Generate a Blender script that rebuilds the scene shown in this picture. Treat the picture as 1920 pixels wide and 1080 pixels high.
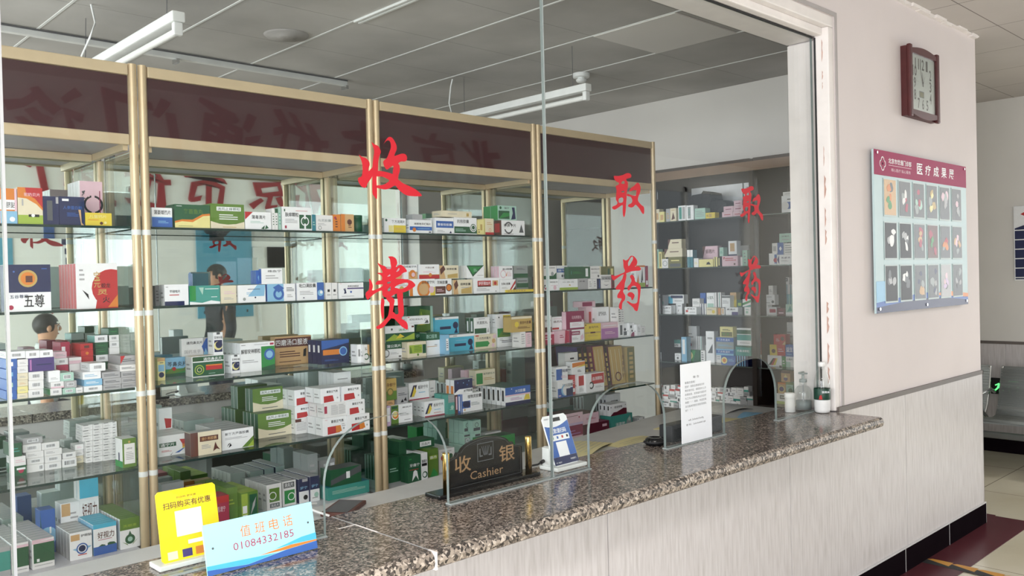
import bpy, bmesh, math, random
from mathutils import Vector
random.seed(7)
SC = bpy.context.scene
COL = SC.collection
for o in list(bpy.data.objects):
    bpy.data.objects.remove(o)

# ---------------------------------------------------------------- camera
FPX, YAW, PITCH, ROLL = 1617.56, .8100633, -.011302, -.0240615
EYE = Vector((0, 0, 1.5))
_f = Vector((math.cos(YAW) * math.cos(PITCH), math.sin(YAW) * math.cos(PITCH), math.sin(PITCH)))
_r = _f.cross(Vector((0, 0, 1))).normalized()
_u = _r.cross(_f)
RT = _r * math.cos(ROLL) + _u * math.sin(ROLL)
UP = -_r * math.sin(ROLL) + _u * math.cos(ROLL)
FW = _f
cam = bpy.data.cameras.new('camera')
cam.sensor_width = 36
cam.lens = FPX / 1920 * 36
cam.clip_start = .02
co = bpy.data.objects.new('camera', cam)
COL.objects.link(co)
from mathutils import Matrix
co.matrix_world = Matrix(((RT.x, UP.x, -FW.x, EYE.x), (RT.y, UP.y, -FW.y, EYE.y), (RT.z, UP.z, -FW.z, EYE.z), (0, 0, 0, 1)))
SC.camera = co
SC.view_settings.view_transform = 'Standard'
SC.view_settings.look = 'None'
SC.view_settings.gamma = 1
SC.view_settings.exposure = 0.0
SC.cycles.max_bounces = 10
SC.cycles.diffuse_bounces = 5
SC.cycles.glossy_bounces = 6
SC.cycles.transparent_max_bounces = 40
SC.cycles.sample_clamp_indirect = 6
SC.cycles.caustics_reflective = True
SC.cycles.caustics_refractive = False
SC.cycles.use_denoising = True
w = bpy.data.worlds.new('sky')
SC.world = w
w.use_nodes = True
w.node_tree.nodes['Background'].inputs[0].default_value = (.85, .93, 1, 1)
w.node_tree.nodes['Background'].inputs[1].default_value = 1.0

def area(name, loc, rot, sx, sy, power, col=(1, 1, 1)):
    l = bpy.data.lights.new(name, 'AREA')
    l.shape = 'RECTANGLE'
    l.size, l.size_y, l.energy, l.color = sx, sy, power, col
    o = bpy.data.objects.new(name, l)
    o.location, o.rotation_euler = loc, rot
    COL.objects.link(o)
    return o
H = math.pi / 2
# daylight through the hall's windows to the right, an unseen window added behind the viewer, the entrance on the left and the pharmacy's own window
area('daylight_shopfront_window', (-.85, -2.26, 1.45), (H, 0, 0), 3.4, 2.1, 100, (.96, .98, 1))
area('daylight_entrance', (-3.06, -.35, 1.4), (H, 0, -H), 2.5, 2.2, 165, (.95, .975, 1))
area('daylight_hall_window', (10.06, -.1, 1.5), (H, 0, H), 2.0, 2.0, 95, (.95, .975, 1))
area('daylight_street_window', (8.45, -2.26, 1.45), (H, 0, 0), 2.5, 2.1, 9, (.92, 1, .98))
area('daylight_pharmacy_window', (-2.28, 4.6, 1.75), (H, 0, -H), 2.5, 1.5, 165, (.95, .975, 1))

# ---------------------------------------------------------------- picture -> place
def ray(x, y): return FW * FPX + RT * (x - 960) - UP * (y - 540)
def ony(x, y, Y): d = ray(x, y); return EYE + d * ((Y - EYE.y) / d.y)
def onz(x, y, Z): d = ray(x, y); return EYE + d * ((Z - EYE.z) / d.z)
def onx(x, y, X): d = ray(x, y); return EYE + d * ((X - EYE.x) / d.x)
def proj(P):
    v = Vector(P) - EYE
    return 960 + FPX * v.dot(RT) / v.dot(FW), 540 - FPX * v.dot(UP) / v.dot(FW)

# ---------------------------------------------------------------- materials
def lin(c):
    c = c / 255
    return c / 12.92 if c <= .04045 else ((c + .055) / 1.055) ** 2.4
PAL = dict(W=(232, 232, 232), C=(228, 218, 188), G=(38, 96, 62), g=(98, 138, 50), L=(160, 190, 60), T=(62, 158, 145), t=(165, 208, 192),
           B=(48, 98, 185), N=(30, 40, 88), S=(130, 190, 228), A=(65, 185, 222), R=(200, 38, 42), r=(180, 34, 72), P=(230, 192, 206),
           M=(150, 28, 80), O=(228, 128, 38), Y=(232, 206, 55), y=(236, 226, 145), D=(212, 168, 112), K=(24, 24, 28), E=(172, 173, 176),
           e=(86, 90, 94), U=(72, 52, 125), n=(98, 52, 42), m=(98, 24, 46), d=(198, 166, 88), o=(120, 118, 60), l=(205, 180, 215), q=(40, 130, 150),
           v=(178, 108, 178), h=(240, 243, 246), F=(44, 150, 70), a=(150, 160, 160))
MATS = {}
def nt(name, rough=.5, metal=0.0, spec=.5):
    m = bpy.data.materials.new(name)
    m.use_nodes = True
    b = m.node_tree.nodes['Principled BSDF']
    b.inputs['Roughness'].default_value = rough
    b.inputs['Metallic'].default_value = metal
    b.inputs['Specular IOR Level'].default_value = spec
    return m, m.node_tree, b
def plain(name, rgb, rough=.5, metal=0.0, var=.06, scale=9, spec=.5, bump=0):
    """colour with a slight procedural mottling"""
    if name in MATS: return MATS[name]
    m, t, b = nt(name, rough, metal, spec)
    c = [lin(v) for v in rgb]
    tc = t.nodes.new('ShaderNodeTexCoord')
    n = t.nodes.new('ShaderNodeTexNoise')
    n.inputs['Scale'].default_value = scale
    n.inputs['Detail'].default_value = 4
    r = t.nodes.new('ShaderNodeValToRGB')
    r.color_ramp.elements[0].position, r.color_ramp.elements[1].position = .3, .7
    r.color_ramp.elements[0].color = [v * (1 - var) for v in c] + [1]
    r.color_ramp.elements[1].color = [min(1, v * (1 + var)) for v in c] + [1]
    t.links.new(tc.outputs['Object'], n.inputs['Vector'])
    t.links.new(n.outputs['Fac'], r.inputs['Fac'])
    t.links.new(r.outputs['Color'], b.inputs['Base Color'])
    if bump:
        bp = t.nodes.new('ShaderNodeBump')
        bp.inputs['Strength'].default_value = bump
        bp.inputs['Distance'].default_value = .01
        t.links.new(n.outputs['Fac'], bp.inputs['Height'])
        t.links.new(bp.outputs['Normal'], b.inputs['Normal'])
    MATS[name] = m
    return m
def M(k):
    if k in MATS: return MATS[k]
    q = sum(PAL[k]) / 3
    return plain(k, [q + (v - q) * .86 for v in PAL[k]], .45 if k != 'K' else .5, 0, .03, 40)
def glass(name, tint, f0=.04, rough=0.0):
    m = bpy.data.materials.new(name)
    m.use_nodes = True
    t = m.node_tree
    t.nodes.clear()
    out = t.nodes.new('ShaderNodeOutputMaterial')
    tr = t.nodes.new('ShaderNodeBsdfTransparent')
    tr.inputs[0].default_value = list(tint) + [1]
    gl = t.nodes.new('ShaderNodeBsdfGlossy')
    gl.inputs['Roughness'].default_value = rough
    lw = t.nodes.new('ShaderNodeLayerWeight')
    lw.inputs['Blend'].default_value = .5
    p = t.nodes.new('ShaderNodeMath'); p.operation = 'POWER'; p.inputs[1].default_value = 5
    a = t.nodes.new('ShaderNodeMath'); a.operation = 'MULTIPLY_ADD'; a.inputs[1].default_value = 1 - f0; a.inputs[2].default_value = f0
    mx = t.nodes.new('ShaderNodeMixShader')
    t.links.new(lw.outputs['Facing'], p.inputs[0]); t.links.new(p.outputs[0], a.inputs[0]); t.links.new(a.outputs[0], mx.inputs[0])
    t.links.new(tr.outputs[0], mx.inputs[1]); t.links.new(gl.outputs[0], mx.inputs[2]); t.links.new(mx.outputs[0], out.inputs[0])
    MATS[name] = m
    return m
glass('pane_glass', (.98, .987, .984), .021)
glass('shelf_glass', (.90, .95, .93))
glass('side_glass', (.93, .96, .95))
glass('clear_plastic', (.95, .965, .96), .06)
plain('glass_edge', (30, 52, 46), .15)
plain('pane_edge', (118, 128, 126), .12)
plain('mirror', (222, 234, 230), .015, 1.0, .01)
plain('champagne', (206, 186, 152), .36, .4, .03, 20)
plain('champagne_rail', (200, 182, 150), .45, .2, .04, 14)
plain('maroon_panel', (62, 36, 40), .35, 0, .05)
plain('canopy_board', (176, 172, 178), .5); plain('tape_yellow', (196, 140, 50), .5); plain('speaker_grey', (170, 168, 166), .8)
plain('deck_white', (205, 205, 212), .4)
plain('rail_wood', (120, 96, 76), .5, 0, .1)
plain('plinth_dark', (70, 62, 58), .5)
plain('wall_paint', (222, 213, 213), .75, 0, .025, 2.5)
plain('wall_white', (240, 242, 239), .75, 0, .02, 2.5); plain('wall_paint_cream', (222, 220, 216), .75, 0, .025, 2.5)
plain('plaster_white', (236, 230, 228), .6, 0, .04, 12)
plain('plaster_bare', (196, 160, 148), .9, 0, .15, 30)
plain('casing_grey', (176, 170, 170), .7, 0, .04, 12)
plain('bronze_letter', (158, 126, 92), .35, .3); plain('rail_strip', (104, 96, 92), .5)
plain('black_tile', (24, 18, 22), .3, 0, .1, 9, 0)
plain('grout_white', (205, 203, 205), .8)
plain('steel', (150, 155, 158), .3, .9, .05)
plain('chrome', (215, 218, 220), .08, 1.0, .01)
plain('brass', (215, 180, 105), .12, 1.0, .03)
plain('black_gloss', (14, 15, 17), .12, 0, .1)
plain('black_matte', (26, 26, 28), .6)
plain('dark_wood', (44, 34, 30), .5, 0, .12, 6, .3)
plain('dark_back', (48, 41, 38), .6, 0, .1, 6)
plain('white_enamel', (225, 228, 226), .35)
plain('tube_glass', (228, 230, 226), .3)
plain('vinyl_red', (184, 14, 34), .7, 0, .03)
plain('wall_letter_red', (150, 28, 40), .4)
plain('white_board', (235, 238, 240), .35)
plain('paper', (236, 239, 244), .7, 0, .015)
plain('paper_yellow', (232, 222, 170), .7)
plain('clock_wood', (78, 28, 30), .5, 0, .15, 12)
plain('clock_face', (206, 210, 208), .35)
plain('sign_blue', (168, 226, 242), .25, 0, .01)
plain('sign_yellow', (246, 218, 30), .3, 0, .02)
plain('skin', (198, 150, 122), .55, 0, .04, 30)
plain('hair', (24, 20, 20), .5)
plain('cloth_white', (200, 204, 206), .8, 0, .05, 20)
plain('cloth_dark', (52, 55, 60), .85, 0, .08, 20)
plain('cloth_navy', (36, 40, 58), .85, 0, .08, 20)
plain('desk_white', (205, 206, 206), .4)
plain('teal_board', (70, 150, 180), .5)

def ramp(t, stops):
    r = t.nodes.new('ShaderNodeValToRGB')
    e = r.color_ramp.elements
    while len(e) < len(stops): e.new(.5)
    for k, (p, c) in enumerate(stops):
        e[k].position = p
        e[k].color = [lin(v) for v in c] + [1]
    return r
def mapped(t, scale):
    tc = t.nodes.new('ShaderNodeTexCoord')
    mp = t.nodes.new('ShaderNodeMapping')
    mp.inputs['Scale'].default_value = scale
    t.links.new(tc.outputs['Object'], mp.inputs['Vector'])
    return mp
def granite():
    m, t, b = nt('granite', .16)
    mp = mapped(t, (1, 1, 1))
    nz = t.nodes.new('ShaderNodeTexNoise'); nz.inputs['Scale'].default_value = 90; nz.inputs['Detail'].default_value = 3
    ad = t.nodes.new('ShaderNodeVectorMath'); ad.operation = 'MULTIPLY_ADD'; ad.inputs[1].default_value = (.016, .016, .016)
    t.links.new(mp.outputs[0], nz.inputs['Vector']); t.links.new(nz.outputs['Color'], ad.inputs[0]); t.links.new(mp.outputs[0], ad.inputs[2])
    v = t.nodes.new('ShaderNodeTexVoronoi'); v.inputs['Scale'].default_value = 190
    t.links.new(ad.outputs[0], v.inputs['Vector'])
    sp = t.nodes.new('ShaderNodeSeparateColor')
    t.links.new(v.outputs['Color'], sp.inputs[0])
    r = ramp(t, [(0, (58, 53, 51)), (.22, (82, 75, 71)), (.42, (116, 106, 99)), (.64, (140, 129, 121)), (.84, (168, 156, 147)), (1, (98, 90, 86))])
    r.color_ramp.interpolation = 'CONSTANT'
    t.links.new(sp.outputs[0], r.inputs[0])
    t.links.new(r.outputs[0], b.inputs['Base Color'])
    MATS['granite'] = m
    m2 = m.copy(); m2.name = 'granite_rough_edge'
    b2 = m2.node_tree.nodes['Principled BSDF']; b2.inputs['Roughness'].default_value = .5
    for n in m2.node_tree.nodes:
        if n.bl_idname == 'ShaderNodeValToRGB':
            for e, c in zip(n.color_ramp.elements, [(54, 49, 46), (86, 78, 72), (132, 121, 111), (158, 146, 134), (188, 176, 164), (106, 97, 90)]):
                e.color = [lin(x) for x in c] + [1]
        if n.bl_idname == 'ShaderNodeTexVoronoi': n.inputs['Scale'].default_value = 150
    MATS['granite_edge'] = m2
granite()
def wainscot():
    m, t, b = nt('wainscot_laminate', .35)
    mp = mapped(t, (60, 60, 5))
    n = t.nodes.new('ShaderNodeTexNoise'); n.inputs['Scale'].default_value = 1.6; n.inputs['Detail'].default_value = 5
    r = ramp(t, [(.3, (190, 185, 185)), (.5, (203, 198, 199)), (.72, (212, 208, 209))])
    t.links.new(mp.outputs[0], n.inputs['Vector']); t.links.new(n.outputs['Fac'], r.inputs[0]); t.links.new(r.outputs[0], b.inputs['Base Color'])
    MATS['wainscot'] = m
wainscot()
def tiles(name, size, c1, c2, gap, gapc, rough, off=(0, 0), var=1.5):
    """square tile grid on x/y with mortar lines; var scales the mottling noise"""
    m, t, b = nt(name, rough)
    mp = mapped(t, (1, 1, 1))
    mp.inputs['Location'].default_value = (off[0], off[1], 0)
    br = t.nodes.new('ShaderNodeTexBrick')
    br.offset = 0; br.inputs['Scale'].default_value = 1
    br.inputs['Brick Width'].default_value = size; br.inputs['Row Height'].default_value = size
    br.inputs['Mortar Size'].default_value = gap; br.inputs['Mortar Smooth'].default_value = .1
    n = t.nodes.new('ShaderNodeTexNoise'); n.inputs['Scale'].default_value = var; n.inputs['Detail'].default_value = 5
    r = ramp(t, [(.3, c1), (.7, c2)])
    t.links.new(mp.outputs[0], br.inputs['Vector']); t.links.new(mp.outputs[0], n.inputs['Vector'])
    t.links.new(n.outputs['Fac'], r.inputs[0])
    t.links.new(r.outputs[0], br.inputs['Color1']); t.links.new(r.outputs[0], br.inputs['Color2'])
    br.inputs['Mortar'].default_value = [lin(v) for v in gapc] + [1]
    t.links.new(br.outputs[0], b.inputs['Base Color'])
    MATS[name] = m
tiles('floor_tile', .8, (192, 184, 160), (208, 202, 182), .003, (120, 112, 98), .2, (.15, .35))
tiles('ceiling_pharm', .583, (158, 157, 154), (198, 197, 194), .0015, (105, 102, 98), .9, (.434, .356), 1.2)
tiles('ceiling_hall', .6, (184, 178, 174), (198, 192, 188), .003, (120, 112, 108), .9, (.1, .2), 1.2)
plain('floor_maroon', (84, 44, 50), .25, 0, .08, 3, .05)
plain('floor_dark', (120, 112, 100), .4)

# ---------------------------------------------------------------- mesh builder
class MB:
    def __init__(s): s.v, s.f, s.m, s.sm, s.keys = [], [], [], [], []
    def mi(s, k):
        if k not in s.keys: s.keys.append(k)
        return s.keys.index(k)
    def face(s, pts, k, sm=False):
        b = len(s.v)
        s.v += [tuple(p) for p in pts]
        s.f.append(list(range(b, b + len(pts)))); s.m.append(s.mi(k)); s.sm.append(sm)
    def add(s, verts, faces, k, sm=False):
        b = len(s.v); i = s.mi(k)
        s.v += [tuple(p) for p in verts]
        for f in faces:
            s.f.append([b + a for a in f]); s.m.append(i); s.sm.append(sm)
        return s
    def box(s, x0, x1, y0, y1, z0, z1, k, bev=0):
        return s.obox(Fr((x0, y0, z0), (1, 0, 0), (0, 0, 1)), 0, x1 - x0, 0, z1 - z0, -(y1 - y0), 0, k, bev)
    def obox(s, F, u0, u1, v0, v1, w0, w1, k, bev=0):
        if bev:
            bm = bmesh.new(); bmesh.ops.create_cube(bm, size=1)
            for v in bm.verts:
                v.co = Vector(((u0 + u1) / 2 + v.co.x * (u1 - u0), (v0 + v1) / 2 + v.co.y * (v1 - v0), (w0 + w1) / 2 + v.co.z * (w1 - w0)))
            bmesh.ops.bevel(bm, geom=bm.edges[:], offset=bev, segments=2, affect='EDGES', profile=.6)
            bm.verts.index_update()
            s.add([F(*v.co) for v in bm.verts], [[v.index for v in f.verts] for f in bm.faces], k)
            bm.free(); return s
        P = [F(u, v, w_) for w_ in (w0, w1) for v in (v0, v1) for u in (u0, u1)]
        return s.add(P, [(0, 2, 3, 1), (4, 5, 7, 6), (0, 1, 5, 4), (2, 6, 7, 3), (0, 4, 6, 2), (1, 3, 7, 5)], k)
    def quad(s, F, u0, v0, u1, v1, w_, k):
        s.face([F(u0, v0, w_), F(u1, v0, w_), F(u1, v1, w_), F(u0, v1, w_)], k)
    def prism(s, F, pts, w0, w1, k):
        n = len(pts)
        V = [F(u, v, w0) for u, v in pts] + [F(u, v, w1) for u, v in pts]
        fs = [list(range(n))[::-1], list(range(n, 2 * n))] + [(i, (i + 1) % n, n + (i + 1) % n, n + i) for i in range(n)]
        return s.add(V, fs, k)
    def disc(s, F, u, v, r, w_, k, n=24, ry=None):
        ry = ry or r
        s.face([F(u + r * math.cos(a * math.tau / n), v + ry * math.sin(a * math.tau / n), w_) for a in range(n)], k)
    def ring(s, F, u, v, r0, r1, w_, k, n=28):
        P = []
        for a in range(n):
            c, q = math.cos(a * math.tau / n), math.sin(a * math.tau / n)
            P += [F(u + r0 * c, v + r0 * q, w_), F(u + r1 * c, v + r1 * q, w_)]
        s.add(P, [(2 * i, 2 * i + 1, (2 * i + 3) % (2 * n), (2 * i + 2) % (2 * n)) for i in range(n)], k)
    def tube(s, pts, r, k, n=10, cap=True):
        pts = [Vector(p) for p in pts]
        rr = r if isinstance(r, (list, tuple)) else [r] * len(pts)
        rings = []
        ref = None
        for i, p in enumerate(pts):
            d = (pts[min(i + 1, len(pts) - 1)] - pts[max(i - 1, 0)]).normalized()
            if ref is None or abs(ref.dot(d)) > .98: ref = Vector((0, 0, 1)) if abs(d.z) < .9 else Vector((1, 0, 0))
            a = d.cross(ref).normalized(); b = d.cross(a)
            rings.append([p + (a * math.cos(t * math.tau / n) + b * math.sin(t * math.tau / n)) * rr[i] for t in range(n)])
        V = [q for R_ in rings for q in R_]
        fs = [(i * n + j, i * n + (j + 1) % n, (i + 1) * n + (j + 1) % n, (i + 1) * n + j) for i in range(len(pts) - 1) for j in range(n)]
        s.add(V, fs, k, True)
        if cap:
            s.face(rings[0], k); s.face(rings[-1][::-1], k)
        return s
    def lathe(s, c, prof, k, n=28):
        """prof: (r, z) pairs from the bottom up, about the vertical through c"""
        V = [(c[0] + r * math.cos(j * math.tau / n), c[1] + r * math.sin(j * math.tau / n), c[2] + z) for r, z in prof for j in range(n)]
        fs = [(i * n + j, i * n + (j + 1) % n, (i + 1) * n + (j + 1) % n, (i + 1) * n + j) for i in range(len(prof) - 1) for j in range(n)]
        return s.add(V, fs, k, True)
    def text(s, F, txt, u0, v0, u1, v1, w_, k, bold=0, depth=0, keep=False):
        V, fs, asp = text_mesh(txt, bold)
        if keep:                                                     # keep the letters' own proportions, centred
            wd, ht = u1 - u0, v1 - v0
            if wd / ht > asp: uu = ht * asp; u0, u1 = (u0 + u1 - uu) / 2, (u0 + u1 + uu) / 2
            else: vv = wd / asp; v0, v1 = (v0 + v1 - vv) / 2, (v0 + v1 + vv) / 2
        pts = [F(u0 + a * (u1 - u0), v0 + b * (v1 - v0), w_ + depth) for a, b in V]
        s.add(pts, fs, k)
        if depth:
            n = len(V)
            back = [F(u0 + a * (u1 - u0), v0 + b * (v1 - v0), w_) for a, b in V]
            ed = {}
            for f in fs:
                for i in range(len(f)):
                    e = (f[i], f[(i + 1) % len(f)])
                    ed[e] = 1
            side = [(a, b) for a, b in ed if (b, a) not in ed]
            s.add(pts + back, [(b, a, a + n, b + n) for a, b in side], k)
    def data(s, name):
        me = bpy.data.meshes.new(name)
        me.from_pydata(s.v, [], s.f)
        for k in s.keys: me.materials.append(M(k))
        me.polygons.foreach_set('material_index', s.m)
        me.polygons.foreach_set('use_smooth', s.sm)
        me.update()
        return me
    def build(s, name, parent=None, loc=None):
        o = bpy.data.objects.new(name, s.data(name))
        COL.objects.link(o)
        if parent is not None:
            o.parent = parent
            pl = Vector(parent.location)
            if parent.parent is not None: pl = pl + parent.parent.location
            if abs(parent.rotation_euler.z) < 1e-9:
                for v in o.data.vertices: v.co -= pl
        elif loc is not None:
            lv = Vector(loc)
            for v in o.data.vertices: v.co -= lv
            o.location = lv
        return o
def Fr(o, ux, uy):
    o, ux, uy = Vector(o), Vector(ux), Vector(uy)
    n = ux.cross(uy)
    return lambda u, v, w_=0: o + ux * u + uy * v + n * w_
_tc = {}
def text_mesh(txt, bold=0):
    key = (txt, bold)
    if key in _tc: return _tc[key]
    c = bpy.data.curves.new('t', 'FONT')
    c.body = txt; c.resolution_u = 2; c.offset = bold
    c.space_line = 1.25
    o = bpy.data.objects.new('t', c)
    COL.objects.link(o)
    dg = bpy.context.evaluated_depsgraph_get()
    me = bpy.data.meshes.new_from_object(o.evaluated_get(dg))
    P = [(v.co.x, v.co.y) for v in me.vertices]
    fs = [tuple(p.vertices) for p in me.polygons]
    COL.objects.unlink(o); bpy.data.objects.remove(o); bpy.data.curves.remove(c); bpy.data.meshes.remove(me)
    x0, x1 = min(p[0] for p in P), max(p[0] for p in P)
    y0, y1 = min(p[1] for p in P), max(p[1] for p in P)
    V = [((a - x0) / (x1 - x0), (b - y0) / max(1e-6, y1 - y0)) for a, b in P]
    _tc[key] = (V, fs, (x1 - x0) / max(1e-6, y1 - y0))
    return _tc[key]
def spline(pts, sub=4):
    out = []
    n = len(pts)
    for i in range(n):
        p0, p1, p2, p3 = pts[i - 1], pts[i], pts[(i + 1) % n], pts[(i + 2) % n]
        for k in range(sub):
            t = k / sub
            out.append(tuple(.5 * (2 * b + (c - a) * t + (2 * a - 5 * b + 4 * c - d) * t * t + (3 * b - a - 3 * c + d) * t ** 3) for a, b, c, d in zip(p0, p1, p2, p3)))
    return out
def fill(loops):
    """2-D outlines (first the rim, then holes) -> verts, faces"""
    c = bpy.data.curves.new('o', 'CURVE')
    c.dimensions = '2D'; c.fill_mode = 'BOTH'
    for lp in loops:
        sp = c.splines.new('POLY')
        sp.points.add(len(lp) - 1)
        for q, (x, y) in zip(sp.points, lp): q.co = (x, y, 0, 1)
        sp.use_cyclic_u = True
    o = bpy.data.objects.new('o', c)
    COL.objects.link(o)
    me = bpy.data.meshes.new_from_object(o.evaluated_get(bpy.context.evaluated_depsgraph_get()))
    V = [(v.co.x, v.co.y) for v in me.vertices]; fs = [tuple(p.vertices) for p in me.polygons]
    COL.objects.unlink(o); bpy.data.objects.remove(o); bpy.data.curves.remove(c); bpy.data.meshes.remove(me)
    return V, fs
def empty(name, loc, rz=0):
    o = bpy.data.objects.new(name, None)
    o.location = loc; o.rotation_euler = (0, 0, rz); o.empty_display_size = .05
    COL.objects.link(o)
    return o
def tag(o, label, cat, group=None, kind=None):
    o['label'] = label; o['category'] = cat
    if group: o['group'] = group
    if kind: o['kind'] = kind
    return o
def struct(mb, name, parent=None):
    o = mb.build(name, parent); o['kind'] = 'structure'
    return o
# ================================================================ the setting
W, WB, GY, ZC = 1.768, 1.985, 1.848, .88        # wall face, wall back, glass plane, counter top
ZP, ZH = 2.83, 2.84                              # pharmacy and hall ceilings
OX0, OX1, OZ = -1.0, 3.68, 2.62                  # the window opening
CX = 5.45                                        # corner of the wall
b = MB(); b.box(-3, 10, -2.3, 6.5, -.1, 0, 'floor_tile'); struct(b, 'floor')
b = MB()
b.box(-3, 5.64, 1.556, W, .0005, .0035, 'floor_maroon'); b.box(CX, 5.66, W, 4.5, .0005, .0035, 'floor_maroon')
struct(b, 'trim_1')
b = MB(); b.box(-2.2, 5.40, WB, 6.3, ZP, ZP + .1, 'ceiling_pharm'); struct(b, 'ceiling')
b = MB(); b.box(-3, 10, -2.3, W, ZH, ZH + .1, 'ceiling_hall'); b.box(CX, 10, W, 4.5, ZH, ZH + .1, 'ceiling_hall'); struct(b, 'ceiling')
# white T bars of the drop ceiling
b = MB()
for k in range(-5, 4):
    x = 3.064 + .583 * k
    b.box(x - .006, x + .006, WB, 6.3, ZP - .003, ZP - .0002, 'white_enamel')
b.box(2.474, 2.487, WB, 3.72, ZP - .012, ZP - .0032, 'white_enamel'); b.box(2.502, 2.515, WB, 3.72, ZP - .012, ZP - .0032, 'white_enamel')
struct(b, 'trim_2')
b = MB(); b.box(3.652, 4.222, 2.588, 3.135, ZP - .006, ZP - .0003, 'wall_paint_cream'); tag(b.build('ceiling_tile'), 'paler replacement tile in the grey pharmacy ceiling', 'ceiling tile')
# cable trunking along the ceiling with its clips
t = empty('cable_trunking', (2, 4.86, ZP - .04)); tag(t, 'long grey cable trunking running under the pharmacy ceiling', 'cable trunking')
b = MB(); b.box(-2.15, 3.16, 4.84, 4.875, ZP - .04, ZP - .001, 'white_enamel', .004); b.box(-2.15, 3.16, 4.836, 4.8385, ZP - .012, ZP - .004, 'e'); b.build('duct', t)
for x in (1.72, 2.02, 3.14):
    b = MB(); b.box(x, x + .018, 4.825, 4.885, ZP - .065, ZP - .0405, 'chrome'); b.build('clip', t)
# front wall, with opening
b = MB()
b.box(-3, OX0, W, WB, 0, ZH, 'wall_paint'); b.box(OX0, OX1, W, WB, OZ, ZH, 'wall_paint'); b.box(OX0, OX1, W, WB, 0, .835, 'wall_paint')
b.box(OX1, CX, W, WB, 0, ZH, 'wall_paint')
struct(b, 'wall_front')
b = MB(); b.box(5.40, CX, WB, 6.3, 0, ZH, 'wall_paint_cream'); struct(b, 'wall_right')
b = MB(); b.box(-2.2, 5.40, 6.3, 6.4, 0, ZP, 'wall_paint_cream'); struct(b, 'wall_back')
b = MB(); b.box(-2.3, -2.2, WB, 6.4, 0, .95, 'wall_paint_cream'); b.box(-2.3, -2.2, WB, 6.4, 2.55, ZP, 'wall_paint_cream'); b.box(-2.3, -2.2, WB, 3.3, .95, 2.55, 'wall_paint_cream'); b.box(-2.3, -2.2, 5.9, 6.4, .95, 2.55, 'wall_paint_cream')
struct(b, 'wall_left')
b = MB()
for yy in (3.3, 4.13, 4.97, 5.84): b.box(-2.26, -2.21, yy, yy + .06, .95, 2.55, 'white_enamel')
b.box(-2.26, -2.21, 3.36, 5.84, .95, 1.01, 'white_enamel'); b.box(-2.26, -2.21, 3.36, 5.84, 2.49, 2.55, 'white_enamel')
struct(b, 'window_1')
# hall: far wall, entrance side, opposite wall with its window
b = MB(); b.box(7.65, 7.75, 1.0, 4.5, 0, ZH, 'wall_paint_cream'); b.box(7.75, 10, 1.0, 1.1, 0, ZH, 'wall_paint_cream'); struct(b, 'wall_far')
b = MB(); b.box(10, 10.1, -2.3, -1.2, 0, ZH, 'wall_paint_cream'); b.box(10, 10.1, 1.0, 1.1, 0, ZH, 'wall_paint_cream'); b.box(10, 10.1, -1.2, 1.0, 0, .45, 'wall_paint_cream'); b.box(10, 10.1, -1.2, 1.0, 2.55, ZH, 'wall_paint_cream'); struct(b, 'wall_far')
b = MB()
for yy in (-1.2, -.13, .94): b.box(10, 10.05, yy, yy + .06, .45, 2.55, 'white_enamel')
b.box(10, 10.05, -1.14, .94, .45, .51, 'white_enamel'); b.box(10, 10.05, -1.14, .94, 2.49, 2.55, 'white_enamel')
struct(b, 'window_3')
b = MB(); b.box(CX, 7.65, 4.5, 4.6, 0, ZH, 'wall_paint_cream'); struct(b, 'wall_back')
b = MB()
for xa, xb in ((-3, -2.6), (.9, 7.15), (9.75, 10)): b.box(xa, xb, -2.3, -2.2, 0, ZH, 'wall_white')
for xa, xb in ((-2.6, .9), (7.15, 9.75)): b.box(xa, xb, -2.3, -2.2, 0, .38, 'wall_white'); b.box(xa, xb, -2.3, -2.2, 2.52, ZH, 'wall_white')
struct(b, 'wall_opposite')
for nm, xs in (('window_4', (-2.6, -1.45, -.31, .84)), ('window_2', (7.15, 8.42, 9.69))):  # the first is unseen, added to light the hall from behind the viewer
    b = MB()
    for xx in xs: b.box(xx, xx + .06, -2.25, -2.2, .38, 2.52, 'white_enamel')
    b.box(xs[0] + .06, xs[-1], -2.25, -2.2, .38, .44, 'white_enamel'); b.box(xs[0] + .06, xs[-1], -2.25, -2.2, 2.46, 2.52, 'white_enamel')
    struct(b, nm)
b = MB(); b.box(-3.1, -3, -2.3, -1.65, 0, ZH, 'wall_paint'); b.box(-3.1, -3, .95, W, 0, ZH, 'wall_paint'); b.box(-3.1, -3, -1.65, .95, 2.55, ZH, 'wall_paint'); b.box(-3.1, -3, -1.65, .95, 0, .25, 'wall_paint'); struct(b, 'wall_entrance')
b = MB()
for yy in (-1.65, -.39, .89): b.box(-3.05, -3.0, yy, yy + .06, .25, 2.55, 'white_enamel')
b.box(-3.05, -3.0, -1.59, .89, .25, .33, 'white_enamel'); b.box(-3.05, -3.0, -1.59, .89, 2.47, 2.55, 'white_enamel')
struct(b, 'door_1')
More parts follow.
